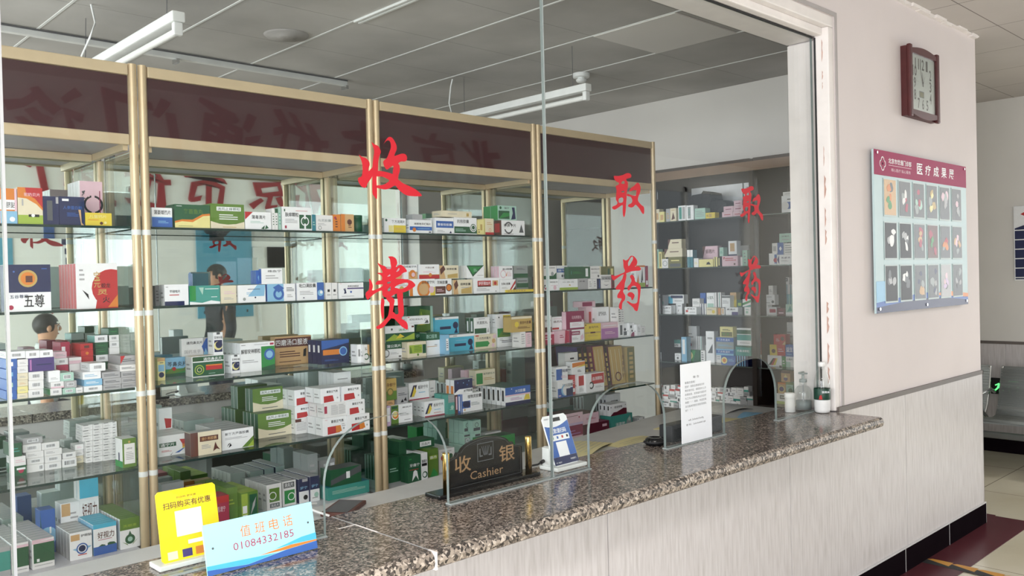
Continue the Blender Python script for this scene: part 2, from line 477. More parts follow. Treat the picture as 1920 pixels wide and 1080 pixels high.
# wainscot panels with dark joints, rail strip, black tile skirting
jx = [-3, -.2, .93, 2.067, 3.2075, 4.354, CX + .006]
b = MB()
for i in range(len(jx) - 1): b.box(jx[i] + .0022, jx[i + 1] - .0022, W - .006, W - .0002, .12, .875, 'wainscot')
b.box(-3, CX, W - .002, W - .0001, .12, .874, 'rail_strip')
for y0, y1 in ((W - .006, 2.9), (2.902, 4.5)): b.box(CX + .0002, CX + .006, y0, y1, .12, .875, 'wainscot')
for y0, y1 in ((1.1, 2.29), (2.293, 3.43), (3.433, 4.5)): b.box(7.644, 7.6498, y0, y1, .12, .875, 'wainscot')
struct(b, 'trim_3')
b = MB(); b.box(3.64, CX + .009, W - .01, W - .0002, .8755, .898, 'rail_strip'); b.box(CX + .0002, CX + .01, W - .01, 4.5, .8755, .898, 'rail_strip'); b.box(7.638, 7.6498, 1.1, 4.5, .8755, .898, 'rail_strip')
struct(b, 'trim_4')
b = MB()
x = CX + .012
while x > -2.9:
    x0 = x - .577
    b.box(x0 + .004, x - .004, W - .014, W - .0065, .004, .118, 'black_tile')
    x = x0
b.box(-3, CX + .013, W - .0134, W - .0063, .004, .126, 'grout_white')
b.box(CX + .0065, CX + .014, W - .012, 4.5, .004, .118, 'black_tile')
b.box(7.632, 7.6435, 1.1, 4.5, .0, .118, 'black_tile')
struct(b, 'baseboard_front')
# plaster crack bead where wall meets the hall ceiling
b = MB()
random.seed(3)
x = 3.2
while x < CX:
    dx = random.uniform(.05, .14)
    b.box(x, min(CX, x + dx), W - random.uniform(.012, .03), W - .0002, ZH - random.uniform(.008, .02), ZH - .0002, 'plaster_white')
    x += dx * .9
struct(b, 'trim_5')
# grey casing and peeling white jamb of the opening
b = MB()
b.box(OX0, OX1 + .02, W - .005, W - .0002, OZ, OZ + .018, 'casing_grey'); b.box(OX1, OX1 + .02, W - .005, W - .0002, .9, OZ - .0002, 'casing_grey')
b.box(OX0, OX1 - .0002, W + .002, GY - .012, OZ - .05, OZ - .0002, 'plaster_white', .006); b.box(OX0, OX1 - .0505, W + .03, GY - .012, OZ - .085, OZ - .0502, 'plaster_white', .006)
b.box(OX1 - .05, OX1 - .0002, W + .002, GY - .012, ZC + .001, OZ - .0505, 'plaster_white', .006)
b.box(OX1 - .012, OX1 - .0002, GY + .01, WB, ZC + .001, OZ - .09, 'plaster_white'); b.box(OX0, OX1 - .013, GY + .01, WB, OZ - .085, OZ - .0002, 'plaster_white')
b.box(OX1 - .054, OX1 - .0505, GY - .019, GY - .012, ZC + .001, OZ - .09, 'black_matte'); b.box(OX0, OX1 - .06, GY - .0117, GY - .0065, OZ - .092, OZ - .0852, 'black_matte')
random.seed(5)
z = 1.0
while z < 2.5:                                     # flaked paint down the jamb's edge
    h = random.uniform(.02, .11)
    wd = random.uniform(.003, .012)
    pts = [(0, 0), (wd * .6, h * .15), (wd, h * .4), (wd * .5, h * .6), (wd * .9, h * .85), (.001, h)]
    b.prism(Fr((OX1 - .0503, W + .034, z), (0, -1, 0), (0, 0, 1)), pts, .0003, .0012, 'plaster_bare')
    z += h + random.choice((.01, .04, .16, .25))
struct(b, 'trim_6')

# ================================================================ counter
t = empty('counter', (1.2, 1.78, ZC - .04)); tag(t, 'long speckled granite counter slab under the glass window', 'counter')
JX = 1.215
for x0, x1 in ((-.99, JX - .003), (JX + .003, 3.605)):
    b = MB()
    pr = [(1.562, ZC - .042), (1.552, ZC - .036), (1.548, ZC - .022), (1.552, ZC - .008), (1.562, ZC - .0004), (1.575, ZC), (1.994, ZC), (1.998, ZC - .004), (1.998, ZC - .042)]
    F = Fr((x0, 0, 0), (0, 1, 0), (0, 0, 1))
    n = len(pr)
    V = [F(u, v, 0) for u, v in pr] + [F(u, v, x1 - x0) for u, v in pr]
    b.add(V, [list(range(n))[::-1], list(range(n, 2 * n))], 'granite_edge')
    for i in range(n): b.add([V[i], V[(i + 1) % n], V[n + (i + 1) % n], V[n + i]], [(0, 1, 2, 3)], 'granite' if 4 <= i <= 6 else 'granite_edge')
    b.build('slab', t)
b = MB(); b.box(JX - .0028, JX + .0028, 1.5475, 1.575, ZC - .041, ZC + .0006, 'plaster_white'); b.box(JX - .0012, JX + .0012, 1.575, 1.78, ZC - .02, ZC + .0003, 'E'); b.box(JX - .0022, JX + .0022, 1.78, 1.88, ZC - .02, ZC + .0006, 'plaster_white'); b.box(JX - .0012, JX + .0012, 1.88, 1.99, ZC - .02, ZC + .0003, 'E')
b.box(JX - .05, JX - .002, 1.876, 1.88, ZC + .0002, ZC + .0008, 'plaster_white'); b.build('joint_filler', t)
# ================================================================ glass window with three arched pass-throughs
def arch_pts(xl, xr, h):
    """outline of one pass-through, from its right foot over the top to its left foot"""
    c, r = (xl + xr) / 2, (xr - xl) / 2
    z0 = ZC + .004
    out = [(xr, z0)]
    for k in range(0, 25):
        a = math.pi * k / 24
        out.append((c + r * math.copysign(abs(math.cos(a)) ** .75, math.cos(a)), z0 + h * .42 + (h * .58) * math.sin(a)))
    out.append((xl, z0))
    return out
SX = 1.912
ARCH = [(1.108, 1.497, .268), (2.082, 2.49, .25), (2.868, 3.258, .27)]
gt = empty('glass_window', (1.9, GY, ZC)); tag(gt, 'large two-pane glass service window with arched pass-through openings and red lettering', 'window')
FG = Fr((0, GY, 0), (1, 0, 0), (0, 0, 1))
def pane(x0, x1, arches, ztop=OZ - .087):
    bt = [(x0, ZC + .004)]
    for xl, xr, h in sorted(arches): bt += arch_pts(xl, xr, h)[::-1]
    bt += [(x1, ZC + .004), (x1, ztop), (x0, ztop)]
    V, fs = fill([bt])
    b = MB()
    b.add([FG(u, v, .005) for u, v in V], fs, 'pane_glass')
    b.add([FG(u, v, -.005) for u, v in V], [f[::-1] for f in fs], 'pane_glass')
    n = len(bt)
    for i in range(n):
        p, q = bt[i], bt[(i + 1) % n]
        b.face([FG(*p, .005), FG(*p, -.005), FG(*q, -.005), FG(*q, .005)], 'pane_edge')
    return b.build('glass_pane', gt)
pane(.437, SX - .002, ARCH[:1]); pane(SX + .002, OX1 - .057, ARCH[1:]); pane(OX0, .431, [])
b = MB(); b.box(SX - .0018, SX + .0018, GY - .0055, GY + .0055, ZC + .004, OZ - .087, 'a'); b.box(.4312, .4368, GY - .006, GY + .006, ZC + .004, OZ - .087, 'E'); b.build('silicone_seam', gt)
for x0, x1 in ((.0, ARCH[0][0]), (ARCH[0][1], ARCH[1][0]), (ARCH[1][1], ARCH[2][0]), (ARCH[2][1], OX1 - .06)):
    b = MB(); b.box(x0, x1, GY - .012, GY + .012, ZC + .0003, ZC + .0038, 'a'); b.build('silicone_bead', gt)
# red brush characters stuck on the glass, traced stroke by stroke
def glyph(name, org, sc, strokes, dx=0):
    b = MB()
    for k, loops in enumerate(strokes):
        L = []
        for lp in loops:
            pts = []
            for x, y in spline(lp, 3):
                p = ony(org[0] + x / sc, org[1] + y / sc, GY - .006)
                pts.append((p.x + dx, p.z))
            L.append(pts)
        V, fs = fill(L)
        F = Fr((0, GY - .0056, 0), (1, 0, 0), (0, 0, 1))
        b.add([F(u, v, .00025 * k) for u, v in V], fs, 'vinyl_red')
    return b.build(name, gt)
SHOU = [[[(108, 330), (150, 430), (165, 520), (165, 590), (150, 670), (105, 690), (95, 730), (120, 790), (160, 835), (215, 845), (250, 770), (300, 700), (325, 640), (332, 520), (300, 550), (262, 588), (262, 540), (278, 485), (262, 430), (215, 385), (150, 362)]],
        [[(305, 135), (325, 200), (345, 280), (330, 400), (320, 520), (318, 700), (318, 920), (345, 980), (388, 1025), (392, 900), (385, 780), (385, 680), (405, 590), (410, 450), (430, 350), (450, 290), (430, 230), (405, 195), (350, 170)]],
        [[(488, 178), (530, 100), (570, 60), (610, 60), (650, 100), (690, 180), (695, 250), (670, 310), (660, 350), (690, 345), (760, 320), (820, 320), (855, 360), (850, 420), (815, 440), (760, 440), (720, 470), (740, 500), (745, 580), (725, 650), (715, 720), (690, 760), (640, 700), (635, 600), (645, 510), (610, 520), (545, 565), (505, 520), (485, 450), (505, 415), (545, 380), (585, 280), (605, 220), (600, 150), (575, 112), (540, 115), (510, 145)]],
        [[(375, 590), (470, 590), (560, 610), (640, 640), (720, 720), (800, 780), (900, 825), (1000, 880), (1078, 950), (1070, 980), (950, 980), (850, 965), (780, 925), (720, 870), (670, 815), (600, 850), (520, 875), (430, 860), (375, 840), (385, 812), (470, 805), (530, 780), (580, 735), (540, 705), (470, 675), (375, 665)]]]
FEI = [[[(405, 80), (460, 75), (510, 110), (522, 170), (505, 215), (560, 185), (610, 210), (650, 270), (600, 290), (560, 330), (500, 365), (600, 370), (690, 385), (740, 420), (760, 455), (720, 490), (650, 530), (580, 550), (520, 560), (480, 575), (440, 600), (370, 610), (330, 580), (320, 520), (230, 560), (180, 600), (135, 640), (110, 590), (115, 545), (150, 510), (158, 440), (155, 365), (190, 410), (205, 470), (195, 520), (260, 500), (320, 470), (330, 440), (245, 445), (250, 410), (280, 390), (320, 385), (320, 330), (260, 295), (290, 288), (330, 290), (325, 260), (285, 200), (265, 158), (310, 185), (365, 205), (385, 235), (440, 235), (435, 170), (425, 110)],
        [(490, 480), (530, 450), (620, 420), (665, 425), (650, 465), (580, 500), (520, 490)], [(510, 270), (545, 225), (550, 250), (520, 280)], [(395, 335), (425, 310), (430, 330), (400, 340)], [(395, 410), (440, 405), (420, 430), (395, 430)], [(395, 510), (435, 470), (430, 525), (405, 530)]],
       [[(320, 620), (350, 640), (355, 680), (345, 760), (350, 840), (335, 895), (315, 850), (305, 760), (308, 670)]],
       [[(390, 600), (440, 600), (485, 640), (480, 700), (465, 790), (450, 870), (400, 930), (340, 1000), (265, 1025), (248, 995), (300, 960), (360, 900), (400, 850), (415, 770), (420, 690), (400, 660), (380, 630)]],
       [[(520, 550), (590, 545), (595, 640), (605, 740), (605, 840), (575, 885), (640, 930), (660, 990), (650, 1030), (590, 1000), (530, 940), (480, 890), (440, 880), (465, 800), (500, 830), (535, 820), (530, 740), (525, 650)]]]
QU = [[[(118, 205), (200, 205), (290, 185), (350, 155), (410, 150), (445, 180), (450, 225), (400, 250), (350, 270), (385, 330), (385, 420), (365, 520), (360, 640), (350, 760), (345, 860), (330, 960), (310, 1000), (290, 950), (285, 860), (285, 770), (235, 790), (180, 830), (120, 855), (80, 820), (100, 790), (160, 765), (185, 720), (155, 660), (160, 560), (165, 470), (150, 420), (165, 390), (205, 370), (210, 335), (160, 310), (125, 260)],
       [(255, 340), (290, 300), (320, 310), (318, 355), (270, 355)], [(250, 510), (305, 490), (318, 515), (285, 525)], [(210, 650), (260, 620), (295, 640), (285, 710), (215, 720)]],
      [[(410, 500), (440, 440), (500, 400), (565, 335), (605, 360), (630, 430), (620, 520), (590, 600), (580, 680), (640, 760), (690, 800), (700, 870), (690, 940), (650, 910), (610, 840), (560, 780), (530, 760), (490, 800), (440, 815), (390, 790), (400, 755), (450, 730), (470, 680), (440, 610), (370, 590), (375, 550), (440, 570), (500, 585), (540, 580), (545, 520), (550, 485), (500, 480), (440, 500)]]]
YAO = [[[(300, 145), (345, 165), (390, 140), (420, 95), (460, 85), (510, 120), (540, 180), (530, 240), (500, 270), (560, 265), (605, 305), (580, 335), (520, 340), (440, 350), (370, 375), (280, 410), (200, 465), (140, 500), (105, 440), (115, 415), (170, 425), (250, 395), (320, 365), (330, 330), (310, 280), (305, 200)], [(385, 240), (390, 190), (430, 120), (460, 100), (470, 140), (440, 200), (400, 260)]],
       [[(320, 370), (355, 390), (350, 470), (330, 550), (320, 640), (300, 690), (335, 760), (330, 830), (290, 880), (275, 990), (235, 970), (230, 920), (250, 870), (275, 810), (210, 800), (205, 750), (240, 690), (250, 660), (180, 650), (185, 610), (240, 540), (290, 470)]],
       [[(375, 610), (420, 560), (440, 500), (415, 440), (440, 405), (480, 430), (505, 520), (560, 550), (595, 600), (590, 720), (575, 850), (560, 940), (540, 1020), (490, 1000), (470, 960), (400, 900), (360, 860), (390, 855), (450, 890), (510, 890), (540, 860), (550, 760), (545, 660), (510, 600), (450, 600), (405, 670), (380, 660)]],
       [[(370, 740), (400, 705), (450, 705), (490, 745), (485, 790), (450, 840), (430, 790), (390, 770)]]]
glyph('lettering', (660, 250), 8.307, SHOU); glyph('lettering', (670, 470), 6.969, FEI)
DX3 = ony(1410, 375, GY).x - ony(1180, 365, GY).x
for d in (0, DX3):
    glyph('lettering', (1140, 310), 10.29, QU, d); glyph('lettering', (1135, 470), 9, YAO, d)

# ================================================================ four display cabinets with mirror backs
CF, CM = 3.03, 3.38                               # cabinet front and mirror plane
SH = [1.709, 1.432, 1.157, .880]                  # shelf tops; deck:
DECK = .605
CXS = [(.160, 1.125), (1.129, 2.091), (2.095, 3.061), (3.065, 4.033)]
CABL = ['leftmost glass display cabinet of white cartons and navy gift boxes, with ceiling downlight', 'second glass display cabinet from the left, behind the yellow and blue counter signs',
        'third glass display cabinet from the left, behind the black cashier sign', 'fourth glass display cabinet, at the right end of the row, without top shelf']
def cabinet(i):
    x0, x1 = CXS[i]
    t = empty('display_cabinet', ((x0 + x1) / 2, CF, 0)); tag(t, CABL[i], 'display cabinet', 'mirror backed cabinets in a row')
    for px in (x0 + .015, x1 - .015):
        for py in (CF - .005, CM - .017):
            b = MB()
            if py < 3.2: b.tube([(px, py, .0), (px, py, 2.262)], .0148, 'champagne', 14)
            else: b.box(px - .011, px + .011, py - .011, py + .011, 0, 1.97, 'champagne', .004)
            p = b.build('post', t)
            if py < 3.2:
                for z in SH:
                    b = MB(); b.tube([(px, py, z - .03), (px, py, z - .012)], .0154, 'white_enamel', 14); b.build('clip', p)
    xa, xb = x0 + .0305, x1 - .0305
    b = MB(); b.box(xa, xb, CF - .016, CF + .006, 2.222, 2.26, 'champagne_rail', .004); b.build('top_rail', t)
    b = MB(); b.box(xa, xb, CF - .012, CF + .004, 1.985, 2.022, 'champagne_rail', .004); b.build('header_rail', t)
    b = MB(); b.box(xa, xb, CF - .004, CF + .004, 2.0225, 2.2215, 'maroon_panel'); b.build('header_panel', t)
    b = MB(); b.box(xa, xb, CF + .008, CM - .03, 1.992, 2.004, 'canopy_board'); b.build('canopy', t)
    for xx in (xa, xb - .016):
        b = MB(); b.box(xx, xx + .016, CF + .008, CM - .029, 1.968, 1.9915, 'champagne_rail'); b.build('side_rail', t)
    b = MB(); b.box(xa + .017, xb - .017, CM - .03, CM - .014, 1.965, 1.99, 'champagne_rail'); b.build('back_rail', t)
    b = MB(); b.box(x0 + .004, x1 - .004, CM, CM + .006, DECK - .02, 2.0, 'e'); b.quad(Fr((x0, CM, 0), (1, 0, 0), (0, 0, 1)), .005, DECK, x1 - x0 - .005, 1.995, .0006, 'mirror'); b.build('mirror_back', t)
    for xx in (x0 + .012, x1 - .017):
        b = MB(); b.box(xx, xx + .005, CF + .012, CM - .03, DECK, 1.966, 'side_glass'); b.build('side_glass', t)
    for k, z in enumerate(SH):
        if i == 3 and k == 0: continue
        b = MB()
        F = Fr((xa, CF + .004, z), (1, 0, 0), (0, 1, 0)); L, D = xb - xa, CM - CF - .036
        b.quad(F, 0, 0, L, D, -.0003, 'shelf_glass')
        b.face([F(0, D, -.0085), F(L, D, -.0085), F(L, 0, -.0085), F(0, 0, -.0085)], 'shelf_glass')
        for (u0, v0, u1, v1) in ((0, 0, L, 0), (L, 0, L, D), (L, D, 0, D), (0, D, 0, 0)):
            b.face([F(u0, v0, -.0085), F(u1, v1, -.0085), F(u1, v1, -.0003), F(u0, v0, -.0003)], 'glass_edge')
        b.build('shelf', t)
    b = MB(); b.box(xa, xb, CF - .004, CM - .001, DECK - .02, DECK - .0005, 'deck_white'); b.build('deck', t)
    b = MB(); b.box(xa, xb, CF - .01, CF + .01, DECK - .075, DECK - .0205, 'rail_wood', .003); b.build('bottom_rail', t)
    b = MB(); b.box(xa, xb, CF + .0, CM, .0, DECK - .0755, 'plinth_dark'); b.build('plinth', t)
    if i == 0:
        b = MB(); c = ((x0 + x1) / 2 - .08, 3.2, 1.985)
        b.lathe(c, [(.045, 0), (.045, .0065), (.038, .0065), (.03, .003), (.0, .003)], 'chrome', 24); b.build('downlight', t)
    return t
for i in range(4): cabinet(i)
# ================================================================ dark wooden wall cabinet at the end of the pharmacy
WX, WXB = 4.95, 5.385
WS = [1.870, 1.545, 1.221, .888]                  # shelf tops
WBASE = (.56, .65)                                # floors of the lowest bays
t = empty('wall_cabinet', (5.17, 3.0, 0)); tag(t, 'dark brown wooden medicine cabinet against the end wall of the pharmacy', 'cabinet')
def part(name, *bx, p=None, bev=0):
    b = MB()
    for q in bx: b.box(*q, bev)
    return b.build(name, p or t)
part('side_panel', (WX, WXB, 3.728, 3.75, 0, 2.235, 'dark_wood')); part('side_panel', (WX, WXB, 2.18, 2.2, 0, 2.235, 'dark_wood'))
part('divider', (WX - .004, WXB, 2.935, 2.965, .0, 2.23, 'dark_wood'))
part('back_panel', (WXB, WXB + .012, 2.2, 3.728, 0, 2.235, 'dark_back'))
part('top_panel', (WX, WXB, 2.2005, 2.9345, 2.215, 2.235, 'dark_wood'), (WX, WXB, 2.9655, 3.7275, 2.215, 2.235, 'dark_wood'))
part('fascia', (WX - .006, WX + .014, 2.2, 3.728, 2.155, 2.2145, 'rail_wood'))
part('base', (WX + .002, WXB, 2.2005, 2.9345, 0, WBASE[1], 'dark_wood'), (WX + .002, WXB, 2.9655, 3.7275, 0, WBASE[0], 'dark_wood'))
for y0, y1 in ((2.985, 3.345), (3.351, 3.72)):
    d = part('door', (WX - .016, WX + .0015, y0, y1, .06, .5, 'dark_wood'), bev=.003)
    part('handle', (WX - .03, WX - .0165, y1 - .05, y1 - .035, .36, .46, 'chrome'), p=d)
for z in WS:
    for y0, y1 in ((2.2005, 2.9345), (2.9655, 3.7275)):
        b = MB(); F = Fr((WX + .012, y0, z), (1, 0, 0), (0, 1, 0)); L, D = WXB - WX - .014, y1 - y0
        b.quad(F, 0, 0, L, D, -.0004, 'shelf_glass'); b.face([F(0, D, -.008), F(L, D, -.008), F(L, 0, -.008), F(0, 0, -.008)], 'shelf_glass')
        b.face([F(0, 0, -.008), F(0, D, -.008), F(0, D, -.0004), F(0, 0, -.0004)], 'glass_edge')
        b.build('shelf', t)
for y in (3.722, 2.70, 2.955 - .0265):
    part('shelf_standard', (WX + .03 if y != 2.70 else WXB - .012, WX + .036 if y != 2.70 else WXB - .002, y - .006, y + .006, .7, 2.1, 'chrome'))
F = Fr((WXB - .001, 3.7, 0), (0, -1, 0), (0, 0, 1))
b = MB(); b.obox(F, .0, .72, 1.955, 2.13, 0, .006, 'white_board'); b.obox(F, .43, .437, 1.955, 2.13, .0062, .012, 'e'); b.obox(F, .46, .52, 1.955, 2.10, .0062, .01, 'E'); b.build('hatch_panel', t)  # white panel with grey strips, a bright window reflection put into colour
# ================================================================ black clock etc. on the wall
t = empty('wall_clock', (4.57, W, 2.44)); tag(t, 'square wall clock in a dark red wooden frame above the display board', 'clock')
x0, x1, z0, z1 = 4.385, 4.765, 2.258, 2.612
xm, zm = (x0 + x1) / 2, (z0 + z1) / 2
F = Fr((0, W - .0005, 0), (1, 0, 0), (0, 0, 1))
b = MB(); b.box(x0 + .004, x1 - .004, W - .03, W - .0005, z0 + .004, z1 - .004, 'clock_wood'); b.build('case', t)
fr = MB()
n = 12
for sgn, ze, zi in ((1, z1, z1 - .036), (-1, z0, z0 + .036)):       # bowed top and bottom rails
    P = [(x0 + .03 + (x1 - x0 - .06) * k / n, ze + sgn * (-.014 + .016 * math.sin(math.pi * k / n))) for k in range(n + 1)]
    pts = P + [(x1 - .03, zi), (x0 + .03, zi)]
    fr.prism(F, pts if sgn < 0 else pts[::-1], .03, .046, 'clock_wood')
fr.box(x0, x0 + .032, W - .05, W - .0305, z0 - .002, z1 + .002, 'clock_wood', .006); fr.box(x1 - .032, x1, W - .05, W - .0305, z0 - .002, z1 + .002, 'clock_wood', .006)
fr.build('frame', t)
b = MB(); b.obox(F, x0 + .03, x1 - .03, z0 + .03, z1 - .03, .0302, .034, 'clock_face'); b.build('dial', t)
b = MB()
for k, (u, v) in {11: (-.07, .098), 12: (-.005, .1), 1: (.055, .1), 2: (.1, .06), 3: (.1, 0), 4: (.1, -.06), 5: (.055, -.1), 6: (0, -.1), 7: (-.055, -.1), 8: (-.1, -.06), 9: (-.1, 0), 10: (-.1, .06)}.items():
    wd = .02 * len(str(k))
    b.text(F, str(k), xm + u - wd * .62, zm + v - .027, xm + u + wd * .62, zm + v + .027, .0343, 'K', .02)
b.build('numerals', t)
b = MB(); b.obox(F, xm - .045, xm + .012, zm - .068, zm - .036, .0341, .0352, 'e'); b.obox(F, xm - .04, xm + .007, zm - .064, zm - .04, .0353, .0355, 'o'); b.build('date_display', t)
for nm, a, L, wd in (('hour_hand', 7, .062, .004), ('minute_hand', 22, .095, .003), ('second_hand', -28, .05, .0012)):
    q = math.radians(90 + a); c, s = math.cos(q), math.sin(q)
    b = MB(); b.prism(F, [(xm + s * wd, zm - c * wd), (xm + c * L, zm + s * L), (xm - s * wd, zm + c * wd), (xm - c * .012, zm - s * .012)], .036, .0368, 'K'); b.build(nm, t)
b = MB(); b.obox(F, x0 + .0325, x1 - .0325, z0 + .037, z1 - .037, .0385, .0398, 'clear_plastic'); b.build('cover_glass', t)
# ================================================================ results display board
t = empty('display_board', (4.58, W, 1.68)); tag(t, 'acrylic display board with magenta header and eighteen photo cards on the hall wall', 'board')
bx0, bx1, bz0, bz1 = 4.0, 5.185, 1.294, 2.062
F = Fr((0, W - .016, 0), (1, 0, 0), (0, 0, 1))
plain('board_pale', (190, 212, 216), .5, 0, .05, 4); plain('card_sleeve', (205, 218, 220), .5, 0, .03, 9, .2); plain('board_magenta', (158, 34, 84), .5, 0, .03, 9, .12)
b = MB(); b.obox(F, bx0, bx1, bz0, bz1, 0, .01, 'board_pale'); b.build('panel', t)
b = MB(); b.obox(F, bx0, bx1, bz1 - .118, bz1, .0102, .0112, 'board_magenta'); b.build('header', t)
b = MB()
def P2(x, y): p = ony(x, y, W - .027); return p.x, p.z
q = [P2(1600 + x / 3.175, 260 + y / 3.175) for x, y in ((330, 140), (375, 150), (425, 165), (475, 170), (520, 178), (556, 185))]
hz0, hz1 = bz1 - .084, bz1 - .03
for k, ch in enumerate('医疗成果展'):
    cx = 4.535 + k * .108
    b.text(F, ch, cx - .036, hz0, cx + .036, hz1, .0115, 'h', .012, 0)
b.build('title', t)
b = MB()
b.text(F, '北京市世通门诊部', 4.16, bz1 - .056, 4.43, bz1 - .03, .0115, 'h', .01, 0)
b.obox(F, 4.16, 4.43, bz1 - .0655, bz1 - .0635, .0113, .0116, 'P'); b.text(F, '精心医疗 贴心服务', 4.19, bz1 - .093, 4.42, bz1 - .077, .0115, 'P', 0, 0)
b.build('clinic_name', t)
b = MB()
for rr, rc in ((.028, 'h'), (.02, 'board_magenta')):
    for dx, dz in ((0, .6), (0, -.6), (.6, 0), (-.6, 0)): b.disc(F, 4.095 + dx * .028, bz1 - .062 + dz * .028, rr * .62, .0114 + (.0002 if rc != 'h' else 0), rc, 16)
b.build('clinic_emblem', t)
b = MB()
wv = [(bx0 + (bx1 - bx0) * k / 20, bz0 + .06 + .022 * math.sin(k / 20 * 3.6 - .5)) for k in range(21)]
b.prism(F, [(bx0, bz0)] + [(bx1, bz0)] + wv[::-1], .0102, .0108, 'B')
b.prism(F, [(bx0, bz0)] + [(bx1, bz0)] + [(x, z - .022 - .012 * (x - bx0)) for x, z in wv[::-1]], .0109, .0113, 'N')
b.prism(F, [(bx0 + .62, bz0 + .07), (bx1, bz0 + .042), (bx1, bz0 + .062), (bx0 + .9, bz0 + .082)], .0114, .0117, 'O')
b.prism(F, [(bx0, bz0 + .05), (bx0 + .1, bz0 + .056), (bx0 + .1, bz0 + .15), (bx0, bz0 + .15)], .0114, .0117, 'S')
b.build('wave_band', t)
random.seed(11)
pics = [['D', 'O', 'F'], ['e', 'r', 'W'], ['e', 'r', 't'], ['e', 'd', 'y'], ['e', 'P', 'E'], ['e', 'P', 'E'],
        ['K', 'E', 'W'], ['K', 'W', 'E'], ['e', 'r', 'D'], ['n', 'r', 'F'], ['e', 'R', 'O'], ['e', 'P', 'D'],
        ['K', 'e', 'E'], ['K', 'e', 'W'], ['e', 'N', 'D'], ['e', 'N', 'E'], ['E', 'P', 'l'], ['e', 'E', 'e']]
cw = (bx1 - bx0 - .16) / 6
for r_ in range(3):
    for c_ in range(6):
        u0 = bx0 + .095 + c_ * cw * 1.01; v1 = bz1 - .135 - r_ * .206
        b = MB()
        wd, ht = .13, .168
        b.obox(F, u0, u0 + wd + .014, v1 - ht - .008, v1 + .006, .0118, .0128, 'card_sleeve')
        bg, c1, c2 = pics[r_ * 6 + c_]
        b.obox(F, u0 + .007, u0 + .007 + wd, v1 - ht, v1, .0131, .0138, bg)
        for k, cc in enumerate((c1, 'e' if bg != 'e' else 'a', c2, c1, c2)):
            cx, cz = u0 + .007 + wd * random.uniform(.25, .75), v1 - ht * random.uniform(.2, .8)
            rx, rz, an = wd * random.uniform(.12, .24), ht * random.uniform(.08, .2), random.uniform(0, 3)
            pts = []
            for a in range(9):
                q = random.uniform(.6, 1); e, f_ = q * rx * math.cos(a * math.tau / 9), q * rz * math.sin(a * math.tau / 9)
                pts.append((min(max(cx + e * math.cos(an) - f_ * math.sin(an), u0 + .009), u0 + .005 + wd), min(max(cz + e * math.sin(an) + f_ * math.cos(an), v1 - ht + .002), v1 - .002)))
            b.prism(F, spline(pts, 3), .01385 + k * .00015, .0139 + k * .00015, cc)
        b.build('photo_card', t)
for u, v in ((bx0 + .03, bz1 - .015), (bx1 - .03, bz1 - .015), (bx0 + .03, bz0 + .02), ((bx0 + bx1) / 2, bz0 + .02), (bx1 - .03, bz0 + .02)):
    b = MB(); b.tube([F(u, v, -.0155), F(u, v, .016)], .007, 'chrome', 10); b.build('standoff', t)
# ================================================================ navy directory sign and waiting bench on the far wall
t = empty('directory_sign', (7.65, 1.9, 1.68)); tag(t, 'navy striped directory sign with white top and red arrow on the far wall', 'sign')
F = Fr((7.642, 2.216, 0), (0, -1, 0), (0, 0, 1))
b = MB(); b.obox(F, 0, .55, 1.385, 1.975, 0, .008, 'h', .002); b.build('panel', t)
b = MB()
b.prism(F, [(.008, 1.395), (.542, 1.395), (.542, 1.86)] + [(.542 - .534 * k / 8, 1.80 + .06 * math.cos(k / 8 * 1.6) + .03 * math.sin(k / 8 * 3.1)) for k in range(9)], .0082, .009, 'N')
for k in range(6): b.obox(F, .008, .542, 1.405 + .075 * k, 1.413 + .075 * k, .0091, .0095, 'h')
b.build('blue_field', t)
b = MB(); b.prism(F, [(.05, 1.91), (.13, 1.955), (.13, 1.925), (.2, 1.925), (.2, 1.895), (.13, 1.895), (.13, 1.865)][::-1], .0083, .009, 'R'); b.build('arrow', t)
t = empty('waiting_bench', (7.2, 2.3, 0)); tag(t, 'perforated grey steel waiting bench with chrome arms along the far wall', 'bench')
plain('perforated_steel', (158, 164, 164), .4, .15, .1, 220)
def perforate():
    t_ = MATS['perforated_steel'].node_tree
    bs, out = t_.nodes['Principled BSDF'], t_.nodes['Material Output']
    v = t_.nodes.new('ShaderNodeTexVoronoi'); v.inputs['Scale'].default_value = 170; v.inputs['Randomness'].default_value = 0
    tc = t_.nodes.new('ShaderNodeTexCoord'); lt = t_.nodes.new('ShaderNodeMath'); lt.operation = 'LESS_THAN'; lt.inputs[1].default_value = .34
    tr, mx = t_.nodes.new('ShaderNodeBsdfTransparent'), t_.nodes.new('ShaderNodeMixShader')
    t_.links.new(tc.outputs['Object'], v.inputs['Vector']); t_.links.new(v.outputs['Distance'], lt.inputs[0]); t_.links.new(lt.outputs[0], mx.inputs[0])
    t_.links.new(bs.outputs[0], mx.inputs[1]); t_.links.new(tr.outputs[0], mx.inputs[2]); t_.links.new(mx.outputs[0], out.inputs[0])
perforate()
b = MB(); b.box(7.17, 7.23, .9, 3.4, .19, .235, 'steel', .006); b.build('beam', t)
